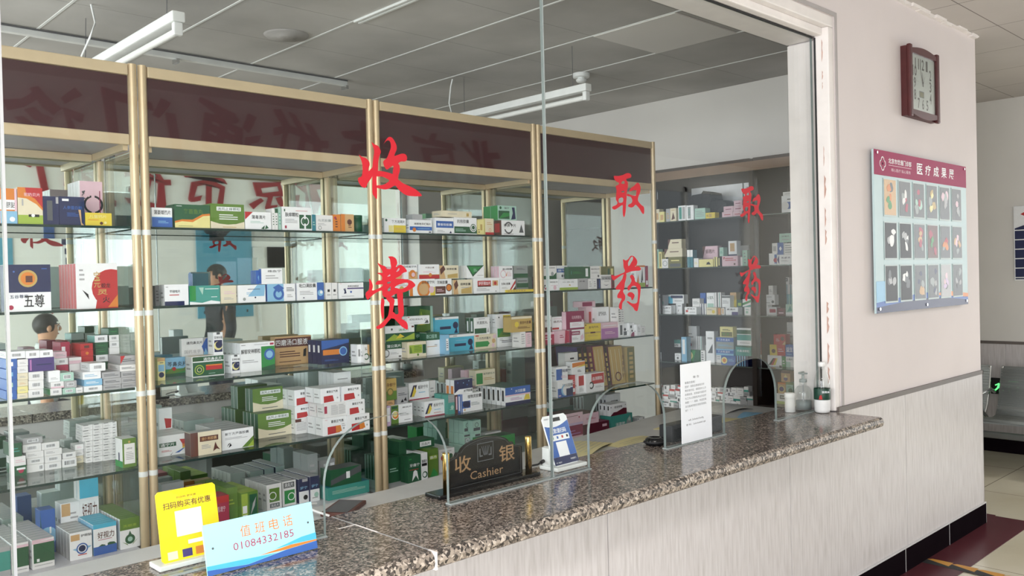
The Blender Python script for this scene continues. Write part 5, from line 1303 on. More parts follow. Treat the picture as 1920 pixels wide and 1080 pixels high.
put('B5', DECK, where(4, 1), (280, 690, 4), '''
95 260 860 1010 n=3 d=.08 ; E|t .1 .4 .9 .6 e 复方丹参|T E ; pale grey carton low behind the yellow stand
300 425 885 1040 n=4 d=.05 ; O|b .55 .55 .95 .9 n|t .6 .6 .9 .85 y 六味|l .1 .6 .5 .8 2 n|T D ; orange carton behind the yellow stand
430 558 868 1030 n=4 d=.06 ; y|l .2 .8 .8 .9 2 d|b 0 .5 1 .7 C|T D ; lemon carton beside the orange one
482 598 960 1110 d=.08 y=.005 ; r|b 0 .78 1 1 R|t .25 .5 .75 .68 P 乳增宁|l .2 .15 .6 .2 1 P ; crimson carton beside the yellow stand
580 662 895 1100 n=3 d=.06 y=.03 ; g|l .2 .5 .7 .7 2 L|T g ; olive carton behind the lime one
664 815 930 1110 n=4 d=.07 y=.005 ; g|b .04 .04 .4 .96 L|b .5 .1 .95 .9 G|p E .55 .2 .8 .5 .9 .8 .7 .6|b .1 .3 .35 .55 h|b .1 .05 .35 .25 h|T L ; lime and dark green carton
880 992 870 1065 n=8 d=.035 ; W|b .18 .32 .86 .84 g|o .4 .55 .16 h|b .2 .1 .85 .26 e|t .25 .12 .8 .24 h 消炎片|T E ; grey-white carton with a square green picture
998 1100 845 1030 n=8 d=.035 ; W|b .14 .08 .9 .62 F|o .65 .35 .16 h|b .1 .72 .88 .94 e|t .15 .75 .8 .92 h 消炎片|T E ; grey-white carton with a low green picture
1122 1196 828 1012 n=12 d=.022 ; h|b 0 .48 1 1 N|b .35 .86 .9 .98 E|t .12 .56 .85 .68 S 舒宁|c .65 .22 .1 K|T E|s N ; navy and white carton with a barcode top
1200 1276 810 1000 n=12 d=.022 ; h|b 0 .48 1 1 N|t .15 .56 .85 .68 S 舒宁|c .65 .26 .1 t|l .2 .1 .8 .2 1 E|T E|s N ; navy and white carton with a mint dot
795 880 850 920 n=4 d=.035 y=.14 ; W|b .3 .2 .9 .8 L|T E ; low pale green carton behind the green pictures
1340 1668 868 1000 d=.2 y=.04 ; T|l .1 .4 .9 .7 3 t|T q ; large teal carton
1345 1632 812 915 d=.1 ; y|p L 0 .0 1 .1 1 .3 0 .25|t .35 .25 .7 .6 e 健胃片|T g ; open lime carton on the teal one
1360 1590 745 868 d=.08 ; G|p e 0 .1 1 .6 1 1 0 .4|b .5 .35 .62 .75 h|T e ; dark green carton topping the teal pile
1140 1262 648 720 n=2 d=.06 y=.17 ; a|l .2 .3 .8 .7 2 E ; small grey-blue carton at the back
1270 1392 685 762 d=.06 y=.13 ; E|b .3 .2 .5 .8 h|b .7 .2 .95 .8 h ; small grey carton with white tags
''')
# ---- third cabinet
put('C1', SH[0], where(0, 2), (700, 340, 4.697), '''
95 285 325 440 d=.05 ; h|b .42 0 1 .52 Y|t .35 .65 .95 .88 e 复方消渴片|c .1 .85 .09 G|b .2 .05 .4 .5 y|l .5 .2 .9 .35 2 D ; white and yellow carton
320 515 340 450 n=2 d=.03 ; h|b 0 .22 1 .5 B|t .2 .62 .95 .78 K 硝苯地平缓释片|c .2 .26 .16 O|l .35 .3 .9 .4 1 S|b .85 .06 .95 .14 N ; white carton with a blue band and orange dot
545 708 322 452 n=5 d=.018 ; h|b .05 .38 .98 .8 B|t .12 .5 .9 .66 h 藿香软胶囊|p N .75 .05 .82 .2 .88 .05|l .1 .1 .5 .25 2 E ; white carton with a blue title pill
712 910 320 460 d=.05 ; h|b 0 .06 1 .46 G|c .84 .42 .27 h|o .84 .42 .22 G|c .84 .42 .12 G|t .12 .66 .65 .88 e 抗栓胶囊|l .05 .15 .5 .35 3 t ; white and green carton with a ring emblem
918 976 340 462 d=.05 ; y|b .4 .3 .7 .7 d|l .1 .1 .3 .4 2 n ; slim cream carton
985 1060 328 464 d=.06 ; C|b 0 0 1 .16 R|o .55 .3 .1 O|l .2 .6 .8 .8 2 D|s y ; cream carton with a red foot
1128 1332 345 468 d=.06 ; h|c .3 .5 .4 e|c .3 .5 .3 h|b 0 .4 .6 .62 h|t .1 .55 .62 .78 K 健脾宁片|p e .75 .2 .85 .75 .95 .2|l .1 .06 .5 .12 1 n|s n|S b .2 .2 .8 .8 R ; white carton with a grey swirl and brown flank
600 866 262 316 d=.07 ; C|b .82 .2 .9 .7 d|l .2 .4 .5 .6 1 E|T C ; flat cream carton laid on top
345 432 290 330 d=.05 ; E ; small grey carton laid on top
1095 1260 215 340 n=2 d=.05 ; t|b .04 .08 .62 .64 G|p F .04 .08 .62 .3 .62 .5 .3 .5|p N .7 .05 .95 .1 .9 .9 .75 .9 .8 .5|c .15 .84 .1 G|t .35 .76 .6 .9 e 脑宁|s F|T F ; green carton with a dark figure on top
''')
put('C2', SH[1], where(1, 2), (700, 340, 4.697), '''
185 312 885 990 d=.05 ; W|b 0 0 1 .4 G|c .5 .5 .2 d|l .2 .7 .9 .9 2 E ; white and green carton behind the red lettering
318 543 860 990 d=.05 ; h|c .55 .4 .5 O|c .55 .4 .36 D|b .8 0 1 .5 Y|c .86 .35 .2 P|c .25 .2 .12 h|t .48 .7 .98 .9 K 白花蛇宁片|b 0 0 .12 .8 O ; white carton with orange fruit slices
546 690 860 990 d=.05 ; h|b 0 .08 .62 .55 n|c .82 .45 .2 O|o .82 .45 .24 n|t .1 .68 .75 .9 K 泻痢胶囊|l .08 .2 .5 .4 2 P ; white carton with brown panel and orange dot
706 872 866 986 d=.05 ; C|p D 0 0 .25 0 .15 1 0 1|p n .1 .3 .25 .6 .18 1 .02 .7|p d .4 .05 .95 .05 .95 .5 .4 .35|t .35 .6 .9 .78 K 颈康胶囊|l .4 .4 .8 .5 1 E ; beige carton with a brown ribbon
886 1110 850 982 d=.05 ; h|b .14 .42 .66 .82 R|t .18 .54 .64 .76 h 舒肝理血片|b .14 .42 .66 .5 n|b .72 .48 .94 .82 D|c .83 .64 .12 R|l .1 .15 .6 .35 3 E|c .85 .12 .04 e ; white carton with a red title block
1116 1252 864 976 d=.05 ; h|p R .6 0 1 .7 1 .95 .62 .2|p n .7 0 1 0 1 .5|t .08 .58 .65 .76 K 生脉心胶囊|l .1 .3 .5 .42 2 E ; white carton with a red-orange corner
1262 1392 850 944 d=.05 y=.03 ; a|b 0 .3 1 .62 G|l .1 .7 .9 .85 1 e|l .1 .1 .9 .2 1 e ; grey-green carton by the right post
120 262 752 860 d=.05 ; P|c .7 .4 .3 D|l .1 .6 .8 .8 2 R ; pinkish carton partly behind the red lettering
265 386 733 856 n=3 d=.022 ; h|b .35 0 1 .5 D|c .65 .35 .28 O|c .7 .3 .15 P|t .02 .78 .95 .93 K 白花蛇宁片 ; upper white carton with orange fruit
402 580 732 850 d=.05 ; h|b 0 0 1 .28 R|c .55 .26 .14 O|t .3 .72 .75 .84 n 元胡止痛|l .2 .42 .8 .54 2 P|b .0 .26 1 .3 d ; upper white carton with a red foot
585 750 740 858 d=.05 ; C|p D 0 0 .3 0 .15 1 0 1|p n .05 .3 .3 .7 .2 1 0 .7|p d .4 .05 .95 .05 .95 .4 .4 .3|t .35 .65 .9 .8 K 颈康胶囊 ; upper beige carton with a brown ribbon
820 975 740 860 n=4 d=.02 ; h|p G 0 1 1 1 .35 .1|p F .1 .9 .85 .9 .36 .3|l .4 .5 .6 .75 2 t|l .6 .15 .95 .25 1 E|s W ; upper white carton with a green triangle
1083 1226 746 852 n=6 d=.018 ; h|o .3 .4 .3 P|p O .5 .3 .6 .6 .55 .2|t .25 .7 .95 .84 K 通心络胶囊|l .6 .2 .9 .6 3 P|s P ; upper white carton with a pink ring
1236 1390 742 848 d=.05 ; a|b 0 0 1 .35 G|l .2 .65 .8 .8 2 e ; upper grey carton with a green foot
''')  # the grey-green carton by the right post is a reflection built solid
b = MB(); p0, p1 = ony(946, 544, CF + .018), ony(998, 542, CF + .018); b.box(p0.x, p1.x - .004, CF + .0065, CF + .014, SH[1] - .0002, SH[1] + .012, 'Y')
for k in range(7): b.box(p0.x + .012 + .018 * k, p0.x + .022 + .018 * k, CF + .0062, CF + .0064, SH[1] + .003, SH[1] + .009, 'd')
tag(b.build('price_strip', None, (p0.x, CF, SH[1])), 'thin yellow strip along the second shelf front of the third cabinet', 'strip')
put('C3', SH[2], where(2, 2), (700, 560, 4.5), '''
100 240 370 505 d=.05 ; h|b 0 .6 1 1 G|t .1 .68 .95 .88 h 蒲公英片|o .05 .35 .25 e|l .3 .25 .8 .4 2 E|b .8 .06 .95 .16 e ; white and dark green tablet carton
243 446 365 496 d=.05 ; C|b .1 .26 .78 .8 L|p g .12 .28 .25 .28 .2 .65 .14 .7|l .35 .35 .75 .75 4 g|b .8 .22 .98 .8 G|c .55 .16 .08 g|l .3 .9 .4 .94 1 d ; cream carton with lime picture and green end
448 560 285 475 d=.05 ; h|b 0 .66 1 1 G|t .0 .74 .8 .92 t 香口服液|l .05 .35 .8 .42 1 D|l .6 .4 .8 .5 1 E|s G|T G ; white oral liquid carton with a green top
592 640 305 432 d=.05 y=.03 ; S|b .2 .2 .8 .8 h|l .3 .3 .7 .7 4 N ; slim aqua end carton
642 850 300 430 n=2 d=.05 ; A|b 0 .85 1 1 h|b .2 .3 .66 .46 N|c .84 .5 .2 N|p N .78 .05 .95 .05 .88 .4|l .25 .6 .7 .7 1 S|b .15 .9 .3 .95 E|s A|T E ; aqua carton with a navy head silhouette
852 1036 300 416 d=.05 ; C|b .05 .15 .62 .52 F|p F .55 .1 .7 .35 .6 .55|t .1 .64 .75 .82 e 复方西羊藿片|c .88 .5 .16 D|c .92 .8 .14 P|c .85 .2 .14 P|b .05 .88 .2 .96 R ; cream carton with green arrow and peach flower
1048 1226 238 400 d=.06 ; h|b 0 .5 .66 .95 F|p g 0 .5 .3 .9 .66 .6 .66 .5|l .25 .6 .6 .85 3 G|p e .8 .5 .9 .9 .95 .5|t .68 .72 .9 .84 e 香砂|l .2 .2 .9 .35 2 e|l .1 .3 .3 .45 2 E ; white carton with a green leaf picture
1240 1285 280 392 d=.06 y=.0 ; W|l .2 .2 .8 .9 5 E ; slim white carton by the right post
1288 1335 285 392 d=.06 y=.0 ; P|l .2 .2 .8 .9 5 E ; slim pinkish carton by the right post
100 347 228 358 d=.05 ; h|b 0 0 1 .56 G|p L .0 .1 .3 .5 .6 .2 1 .5 1 .1|p Y .35 .2 .5 .5 .65 .3|t .45 .66 .8 .82 F 消炎片|c .22 .8 .07 e|b .9 .85 .98 .95 n ; white over green leafy carton
350 447 285 362 d=.05 ; G|t .1 .3 .9 .75 t 茯苓|l .1 .1 .9 .2 1 F ; dark green carton beside the leafy one
285 475 145 250 d=.04 ; h|t .1 .5 .7 .72 e 琥珀消石丸|o .82 .5 .16 e|p e .75 .1 .95 .1 .9 .5|b .03 .85 .1 .93 R|l .1 .15 .5 .22 1 E ; upper white carton with an ink sketch
283 502 65 265 n=4 d=.03 y=.17 ; G|p g .3 .4 .5 .95 .9 .9 .95 .5|p L .4 .6 .55 .9 .7 .6|c .55 .7 .1 Y|b .9 0 1 1 t|s G ; tall dark green carton at the back
520 720 155 286 d=.06 ; A|b 0 .87 1 1 h|b .2 .3 .66 .46 N|c .86 .5 .2 N|p N .8 .05 .95 .05 .9 .4|b .15 .9 .3 .95 E|T E ; upper aqua carton with a navy head silhouette
828 982 158 276 n=4 d=.028 ; h|b .05 .06 .78 .36 G|t .2 .6 .85 .78 K 托里胶丸|p E .8 .1 .95 .1 .9 .4|l .3 .88 .7 .94 1 e|s G|S b .3 .2 .7 .8 h ; upper white carton with a green foot
1033 1160 130 237 n=2 d=.03 ; h|b .48 .3 .98 .92 Y|t .5 .7 .9 .84 n 胆宁片|c .7 .5 .1 O|c .2 .76 .06 K|b .6 .05 .95 .2 P ; upper white and yellow carton
1165 1338 150 272 d=.06 ; d|b 0 .85 1 1 C|t .4 .5 .95 .7 n 银杏叶胶囊|c .25 .5 .18 Y|l .3 .2 .9 .35 2 n ; upper gold carton
''')
put('C4', SH[3], where(3, 2), (700, 560, 4.5), '''
150 330 890 1045 d=.06 ; h|b 0 0 .34 .98 g|c .18 .45 .24 h|c .2 .45 .2 O|c .18 .5 .15 y|t .38 .62 .96 .86 K 御炎片|l .4 .35 .8 .55 3 E|l .6 .1 .9 .16 1 e|b .04 .8 .28 .92 G ; white carton with a green seed picture
108 146 905 1045 d=.05 y=.0 ; l|b .1 .2 .8 .9 h ; slim pale lilac end carton
432 600 860 988 n=4 d=.026 ; h|p N .02 .2 .22 .85 .4 .85 .25 .2|p Y .12 .2 .28 .8 .36 .5 .24 .2|t .45 .6 .95 .82 K 板砂宁片|l .48 .35 .8 .46 1 S|l .45 .16 .9 .24 2 R|b 0 0 1 .06 r ; white carton with a yellow and navy stripe
602 686 812 965 n=2 d=.05 y=.03 ; T|b 0 .6 1 1 a|l .1 .7 .9 .9 2 E|c .6 .35 .1 t|l .2 .2 .8 .28 1 t ; green and grey carton
692 712 812 945 d=.05 y=.03 ; n|b .2 .2 .8 .9 P ; slim red-brown end carton
715 738 808 942 d=.05 y=.03 ; B|b .2 .1 .6 .9 h ; slim blue end carton
742 920 795 940 d=.05 y=.03 ; h|b .02 .2 .42 .6 B|c .18 .42 .18 N|c .3 .4 .18 N|b 0 0 .05 1 B|t .3 .72 .95 .92 K 植物灵胶囊|l .46 .3 .85 .5 3 a|c .15 .12 .06 D ; white carton with navy capsules
1113 1325 740 890 n=6 d=.032 ; h|b 0 .55 1 1 B|b 0 .5 1 .58 P|b 0 0 1 .18 N|t .38 .66 .8 .84 h 大归胶囊|p Y .72 .2 .8 .5 .95 .5 .98 .2|l .2 .25 .65 .42 3 v|c .25 .9 .03 h|s h|S b .3 .25 .7 .85 K|T G ; blue and white capsule carton with pink line
108 178 858 906 d=.05 ; D|l .2 .3 .8 .7 2 n ; low tan carton under the gold one
300 470 705 850 n=2 d=.026 ; h|p N .04 .2 .22 .85 .4 .85 .25 .2|p Y .12 .2 .28 .8 .36 .5 .24 .2|t .45 .6 .95 .82 K 板砂宁片|l .48 .35 .8 .46 1 S|b 0 0 1 .06 r ; upper white carton with a yellow and navy stripe
105 196 675 856 d=.05 ; d|b 0 0 1 .42 g|t .1 .62 .9 .8 n 孕鲜宁|c .4 .38 .18 o|c .4 .38 .13 d|T d ; gold and olive carton standing by the left post
200 290 748 856 ; E|p K .3 .1 .5 .3 .6 .1|p K .6 .2 .8 .4 .9 .15|l .1 .5 .9 .7 2 e ; grey white carton with a black check
470 525 690 815 d=.06 y=.07 ; W|c .6 .4 .1 e|l .2 .6 .8 .8 2 E ; white end carton beside the striped one
672 836 680 805 n=5 d=.03 ; h|b 0 .35 1 1 N|p N 0 .35 0 .1 .25 .35|c .2 .8 .05 B|c .5 .75 .04 S|c .8 .85 .04 S|c .7 .6 .05 B|t .5 .12 .98 .3 K 太宁软胶囊|s h|S b .2 0 .8 .6 O ; navy starry carton with a white foot
848 952 755 880 d=.05 ; W|b 0 0 1 .5 N|b .2 .7 .45 .9 N|l .5 .6 .9 .8 2 N ; grey-blue carton behind the navy one
862 1027 598 712 d=.05 ; C|b .04 .1 .36 .8 F|t .4 .66 .98 .8 G 前列舒乐片|l .42 .3 .95 .5 2 d|T y ; cream carton with a green block at the back
770 860 600 700 d=.05 y=.24 ; P|l .2 .3 .8 .7 3 M ; pink floral carton at the back
''')
put('C5', DECK, where(4, 2), (700, 660, 4.5), '''
115 232 890 1100 n=8 d=.02 ; G|b .1 .1 .9 .9 G|l .2 .4 .8 .6 2 t|s G|S b .2 0 .5 1 t ; dark green dental carton at the left
290 402 872 1100 n=9 d=.026 ; G|t .15 .58 .9 .7 h 牙痛宁|l .1 .45 .8 .5 1 R|p h .3 .05 .42 .4 .55 .45 .7 .4 .8 .05 .6 .25|b .1 .85 .3 .9 F|s G ; dark green carton with a white tooth
404 458 850 1080 n=6 d=.03 ; h|b .1 .52 .9 .62 K|c .55 .2 .12 G|c .5 .2 .08 h|t .1 .64 .9 .76 K 镇痛片 ; narrow white carton with a green ring
465 548 815 1050 n=4 d=.04 ; g|b .1 .62 .9 .76 L|t .15 .64 .85 .74 h 香丹|p F .1 0 .5 .3 .9 .1 .9 0|T g ; lime green carton
552 686 815 1010 n=3 d=.05 ; W|c .3 .62 .14 R|c .75 .65 .12 G|p r .25 .25 .45 .4 .4 .2|l .15 .85 .8 .92 1 E ; white carton with red and green dots
760 832 785 935 n=6 d=.036 ; t|b .15 .1 .85 .5 a|o .5 .3 .16 h|l .1 .62 .9 .85 2 T|s t ; mint carton of bottom tier
838 906 785 930 n=6 d=.036 ; t|b .15 .1 .85 .5 a|o .5 .3 .16 h|l .1 .62 .9 .85 2 T|s t ; mint carton of bottom tier
760 832 685 783 n=6 d=.036 ; t|b .12 .08 .88 .6 a|o .5 .34 .18 h|b .1 .7 .9 .88 e ; mint carton of middle tier
838 906 680 783 n=6 d=.036 ; t|b .12 .08 .88 .6 a|o .5 .34 .18 h|b .1 .7 .9 .88 e ; mint carton of middle tier
760 832 578 683 n=6 d=.036 ; t|o .5 .62 .2 e|b .1 .15 .9 .4 e|T T ; mint carton of upper tier
838 906 575 678 n=6 d=.036 ; t|o .5 .62 .2 e|b .1 .15 .9 .4 e|T T ; mint carton of upper tier
215 392 745 800 d=.1 y=.14 ; G|l .1 .3 .9 .7 1 F|T F ; flat dark green carton on the dental row
325 515 738 812 d=.08 ; G|b .35 .2 .85 .75 h|t .4 .3 .8 .65 e 活血片|T G ; flat green carton with a white label
945 1272 655 705 n=5 d=.05 ; W|l .1 .2 .6 .7 2 E|k .72 .1 .98 .9|T E ; long white barcoded carton
930 1195 712 770 n=2 d=.08 y=.03 ; F|l .1 .3 .9 .7 2 G|T G ; long green carton under the white one
''')
# ---- fourth cabinet
put('D2', SH[1], where(1, 3), (1000, 330, 4.321), '''
65 122 838 932 d=.05 ; W|c .3 .3 .12 K|c .6 .2 .1 r|c .5 .45 .08 K ; white carton with dark dots by the glass seam
125 206 836 930 d=.05 ; h|t .1 .68 .9 .8 K 调经片|c .6 .25 .2 P|l .2 .4 .9 .5 1 P ; white carton with faint pink bloom
212 360 836 928 n=3 d=.02 ; h|b 0 0 1 .24 L|t .15 .68 .8 .8 a 双黄连|p d .5 .4 .55 .55 .62 .4|l .2 .9 .8 .94 1 E ; white carton with a lime foot
366 442 830 924 d=.05 ; E|t .1 .68 .7 .8 K 肝泰|l .1 .3 .8 .5 2 E ; pale grey carton
445 478 834 922 d=.05 ; W|l .2 .2 .8 .8 3 E ; slim white carton
482 522 832 920 d=.05 ; W|b .8 0 1 1 N|l .2 .2 .6 .8 3 E ; slim white carton edged navy
525 545 832 919 d=.05 ; N|b .4 .1 .6 .9 B ; slim navy carton
550 630 800 915 d=.05 ; W|b 0 .62 1 .9 E|t .1 .68 .9 .8 K 杞菊丸|p N .2 .3 .5 .2 .8 .3 .5 .25|l .3 .5 .8 .56 1 e ; white carton with a smile curve
632 655 800 912 d=.05 ; M|b .2 .1 .8 .6 n ; slim crimson carton half behind red lettering
832 905 724 902 d=.04 ; h|b 0 0 1 .2 L|b 0 .92 1 1 O|p K .55 .3 .7 .9 .75 .3|p O .05 .2 .25 .6 .3 .2|c .6 .25 .05 K ; tall white carton with lime foot and black writing
907 930 728 900 d=.04 ; M|b .2 .1 .8 .3 h|b .2 .35 .8 .9 r ; tall slim crimson carton by the post
75 186 728 832 d=.05 ; W|b 0 0 1 .25 G|p G .5 0 1 0 1 .5|c .7 .4 .15 a|l .1 .8 .9 .9 1 e ; upper white carton with a dark green foot
190 276 726 826 d=.05 ; h|b 0 .5 1 .78 B|t .1 .56 .8 .72 h 脉平|c .5 .25 .1 e|c .75 .25 .12 e ; upper white carton with a blue band
285 460 735 820 n=2 d=.03 ; G|l .12 .1 .14 .9 1 T|b .78 .15 .9 .85 h|l .2 .4 .6 .6 2 F ; upper green carton with a barcode
462 550 730 830 d=.05 ; W|t .05 .7 .95 .82 K 桂附片|l .1 .4 .9 .55 2 E|c .75 .2 .1 e|b .88 .3 1 1 C ; upper white carton
592 655 732 800 d=.05 y=.09 ; o|b .15 .2 .4 .9 G|b .55 .2 .85 .9 y ; small olive end carton behind
''')
put('D3', SH[2], where(2, 3), (1000, 560, 4.154), '''
72 162 262 352 d=.05 ; r|l .2 .3 .8 .7 2 P|b 0 .8 1 1 P ; red carton low beside the seam
164 262 250 348 d=.05 ; P|p r .7 0 1 0 1 1 .8 1|l .1 .4 .6 .7 2 r|T P ; pink carton with a red edge
265 396 243 346 n=3 d=.03 ; h|b 0 0 .16 1 M|b .16 .58 .72 .9 M|t .2 .64 .68 .82 h 妇科养荣丸|c .85 .35 .2 P|l .2 .2 .6 .4 3 E|p P .7 .1 .95 .3 .9 .7|s r|T P ; crimson and white carton
400 525 195 320 n=4 d=.05 ; Y|b 0 .4 1 .5 d|b .35 .4 .65 .5 n|t .25 .72 .85 .86 n 金乌丹丸|l .2 .2 .8 .34 2 d|b .02 .9 .1 .97 n|s C|T y ; golden yellow carton
530 660 185 306 d=.05 ; P|b 0 0 1 .64 v|l .1 .75 .9 .85 1 h|l .2 .25 .8 .45 2 P ; mauve carton with a pale top
665 734 195 296 d=.05 ; h|b .15 .15 .4 .9 e|c .7 .55 .12 K|b .55 .1 .9 .4 e ; white carton with grey print
737 786 188 292 d=.05 ; h|c .8 0 .3 M|b .1 .6 .5 .8 e|c .5 .4 .08 K ; white carton with a magenta corner
790 836 200 290 d=.05 ; h|l .2 .3 .8 .8 4 E ; small white end carton by the post
840 872 214 286 d=.05 ; W|l .2 .3 .8 .8 3 E ; smallest white end carton by the post
74 142 132 258 d=.05 ; W|b 0 0 1 .3 n|t .1 .62 .9 .76 K 定坤|c .6 .35 .12 P ; upper white carton by the seam
146 250 140 246 d=.05 ; h|t .1 .55 .75 .72 n 维药丸|c .85 .2 .14 d|b .0 .06 .5 .2 R|l .1 .8 .8 .9 1 P ; upper white carton with a red tab
255 406 98 240 n=5 d=.03 ; M|b .2 .08 .98 .4 h|t .3 .56 .85 .76 P 乌鸡养颜丸|l .3 .18 .8 .34 2 P|c .9 .45 .08 P|s P|T P ; upper crimson carton
410 460 66 190 d=.06 y=.1 ; P|b .4 .15 .8 .85 R ; upper pale end carton with a red block
462 590 66 190 d=.06 y=.1 ; h|t .1 .72 .75 .86 K 益气补血丸|p n .42 .02 .62 .02 .68 .36 .36 .36|l .45 .4 .6 .44 1 n|T P ; upper white carton with a dark red cup
642 706 66 184 d=.06 ; W|l .1 .1 .4 .9 6 e|l .55 .1 .9 .9 6 E ; upper white carton of small print
370 482 20 66 d=.06 ; P|b .1 .15 .78 .85 M ; flat pink carton crowning the pile
''')
put('D4', SH[3], where(3, 3), (1000, 560, 4.154), '''
190 308 640 760 d=.05 y=.005 ; h|b 0 0 1 .55 B|c .48 .42 .36 S|c .58 .42 .36 W|b .55 .04 1 .5 N|t .3 .62 .98 .82 K 复方元芪胶囊|b .05 .06 .2 .14 P|s W|T W ; blue and white carton with a pale crescent
410 552 578 716 n=1 d=.06 y=.01 ; h|b .3 .42 .98 .96 R|t .34 .6 .9 .8 h 血消颗粒|c .28 .36 .2 K|c .28 .36 .12 h|b .02 .16 .2 .96 h|l .5 .2 .9 .3 2 E|s h ; red and white granule carton
348 402 585 716 d=.06 y=.02 ; h|b .1 .4 .9 .9 R|l .2 .1 .8 .3 3 E ; red end carton left of the granule one
285 345 595 710 d=.06 y=.04 ; R|b .1 .1 .9 .3 h|l .2 .5 .8 .8 3 P ; red end carton second left of the granule one
178 268 530 630 d=.05 ; h|b 0 .1 .5 .85 B|t .4 .6 .98 .82 N 双氯胶囊|l .4 .2 .9 .4 2 P ; upper blue and white carton
303 402 488 570 d=.05 ; h|p O .0 .55 1 .7 1 .95 0 .9|p Y .2 .5 1 .6 1 .75|l .4 .15 .7 .35 2 K ; upper white carton with an amber wave
245 346 420 510 d=.05 y=.045 ; W|b 0 .3 1 .7 D|p Y 0 .3 1 .5 1 .7 .1 .6|l .4 .8 .7 .9 1 K ; white and amber carton at the back
''')
# tall gift boxes leaning on the fourth shelf
def gift(px0, px1, py0, py1, lean, d, face, spine, label, k, grp=None):
    """slab leaning to the right; front face toward the viewer"""
    z = SH[3]
    yf = CF + .128; d = min(d, .17)
    a, c = ony(px0, (py0 + py1) / 2, yf).x, ony(px1, (py0 + py1) / 2, yf).x
    zt = min(ony((px0 + px1) / 2, py0, yf).z, z + .262)
    h_ = (zt - z) / math.cos(lean) - .001
    F = Fr((a, yf, z + .0008 + max(0, (c - a) * math.sin(lean) * 0)), (math.cos(lean), 0, 0), (-math.sin(lean), 0, math.cos(lean)))
    F = Fr((a, yf, z + .0008), (1, 0, 0), (-math.sin(lean), 0, math.cos(lean)))
    w_ = c - a
    b = MB(); b.obox(F, 0, w_, 0, h_, -d, 0, spine); b.quad(F, 0.002, .002, w_ - .002, h_ - .002, .0005, face)
    if face == 'd':
        for j in range(5): b.quad(F, w_ * (.15 + .15 * j), h_ * .1, w_ * (.18 + .15 * j), h_ * .92, .0008, 'D' if j % 2 else 'C')
        b.ring(F, w_ * .5, h_ * .2, w_ * .16, w_ * .22, .001, 'n')
        b.text(Fr(F(w_ * .88, h_ * .15), (0, 0, 1), (-1, 0, 0)), '冬虫夏草', 0, -.004, h_ * .6, .012, .001, 'n')
    else:
        for j in range(6): b.quad(F, w_ * .25, h_ * (.12 + .13 * j), w_ * .75, h_ * (.2 + .13 * j), .0008, 'd')
    o = b.build('gift_box', None, (a, yf, z)); tag(o, label, 'box', grp)
gift(1090, 1099, 650, 700, .16, .16, 'K', 'U', 'dark purple slab gift box, leftmost spine of the leaning row, fourth cabinet', 0, 'leaning gift boxes')
gift(1100, 1108, 649, 700, .16, .16, 'K', 'm', 'dark purple slab gift box, second spine of the leaning row, fourth cabinet', 0, 'leaning gift boxes')
gift(1109, 1117, 649, 700, .16, .16, 'm', 'm', 'maroon slab gift box, third spine of the leaning row, fourth cabinet', 0, 'leaning gift boxes')
gift(1119, 1139, 648, 722, .16, .17, 'd', 'M', 'gold faced gift box leaning in the middle of the fourth cabinet shelf', 0, 'leaning gift boxes')
gift(1140, 1145, 650, 718, .16, .17, 'K', 'm', 'slim dark spine gift box between the two gold faces, fourth cabinet', 0, 'leaning gift boxes')
gift(1147, 1173, 648, 716, .15, .17, 'd', 'm', 'widest gold faced gift box leaning on the fourth cabinet shelf', 0, 'leaning gift boxes')
gift(1177, 1191, 650, 712, .03, .15, 'o', 'd', 'bronze gift box standing by the right post of the fourth cabinet', 0, 'leaning gift boxes')  # a gold reflection, built here as a solid bronze box
put('D5', DECK, where(4, 3), (1010, 740, 6.748), '''
235 560 400 560 d=.12 y=.06 ; M|b .5 .0 1 .45 P|l .1 .5 .9 .8 2 v|T M ; magenta carton under the lilac one
600 892 350 520 d=.12 y=.06 ; m|b .1 0 1 .4 h|k .15 .05 .95 .38|b .7 .7 .9 .85 P|T M ; maroon carton with a white barcode label
920 1186 250 500 d=.08 y=.07 ; T|t .2 .4 .65 .62 h 消菌胶|p a .6 .1 .75 .7 .9 .9 .98 .4 .8 .2|c .85 .7 .1 t|s T|T T ; teal green carton with a pale figure
1250 1345 285 450 d=.05 y=.07 ; h|p K .62 .3 .72 .6 .7 .3|c .1 .9 .05 K|c .8 .9 .05 K|c .3 .2 .04 K|s E ; white carton with black marks by the post
235 560 240 396 d=.12 ; P|l .3 .7 .8 .8 1 n|c .85 .6 .08 r|b 0 0 1 .2 l|s M|T n ; lilac pink carton on the magenta one
562 760 230 345 d=.12 ; P|l .2 .4 .8 .6 2 r|T n ; pink carton beside the lilac one
905 1112 110 248 n=7 d=.026 ; h|p m 0 0 1 0 1 .5 .8 .55 .4 .3 .2 .3|t .25 .62 .72 .82 K 桂龙咳喘|c .05 .75 .05 K|c .92 .8 .04 K|s h|S b .3 .5 .6 .85 K ; white carton with a maroon wave
455 632 528 590 d=.06 y=.02 ; W|k .6 .1 .95 .8|T P ; low white barcoded carton nearest the desk
710 855 488 552 d=.06 y=.03 ; C|k .3 .1 .8 .8|T P ; low cream barcoded carton nearest the desk
1030 1230 440 492 d=.05 y=.03 ; h|k .1 .2 .4 .9|T N ; flat white carton in front of the teal one
860 1032 -10 92 n=6 d=.026 y=.2 ; h|p B .1 0 1 0 1 .55 .3 .4|l .3 .7 .8 .85 1 e|s h|S b .3 .5 .6 .85 K ; white carton with a blue wave raised at the back
''')
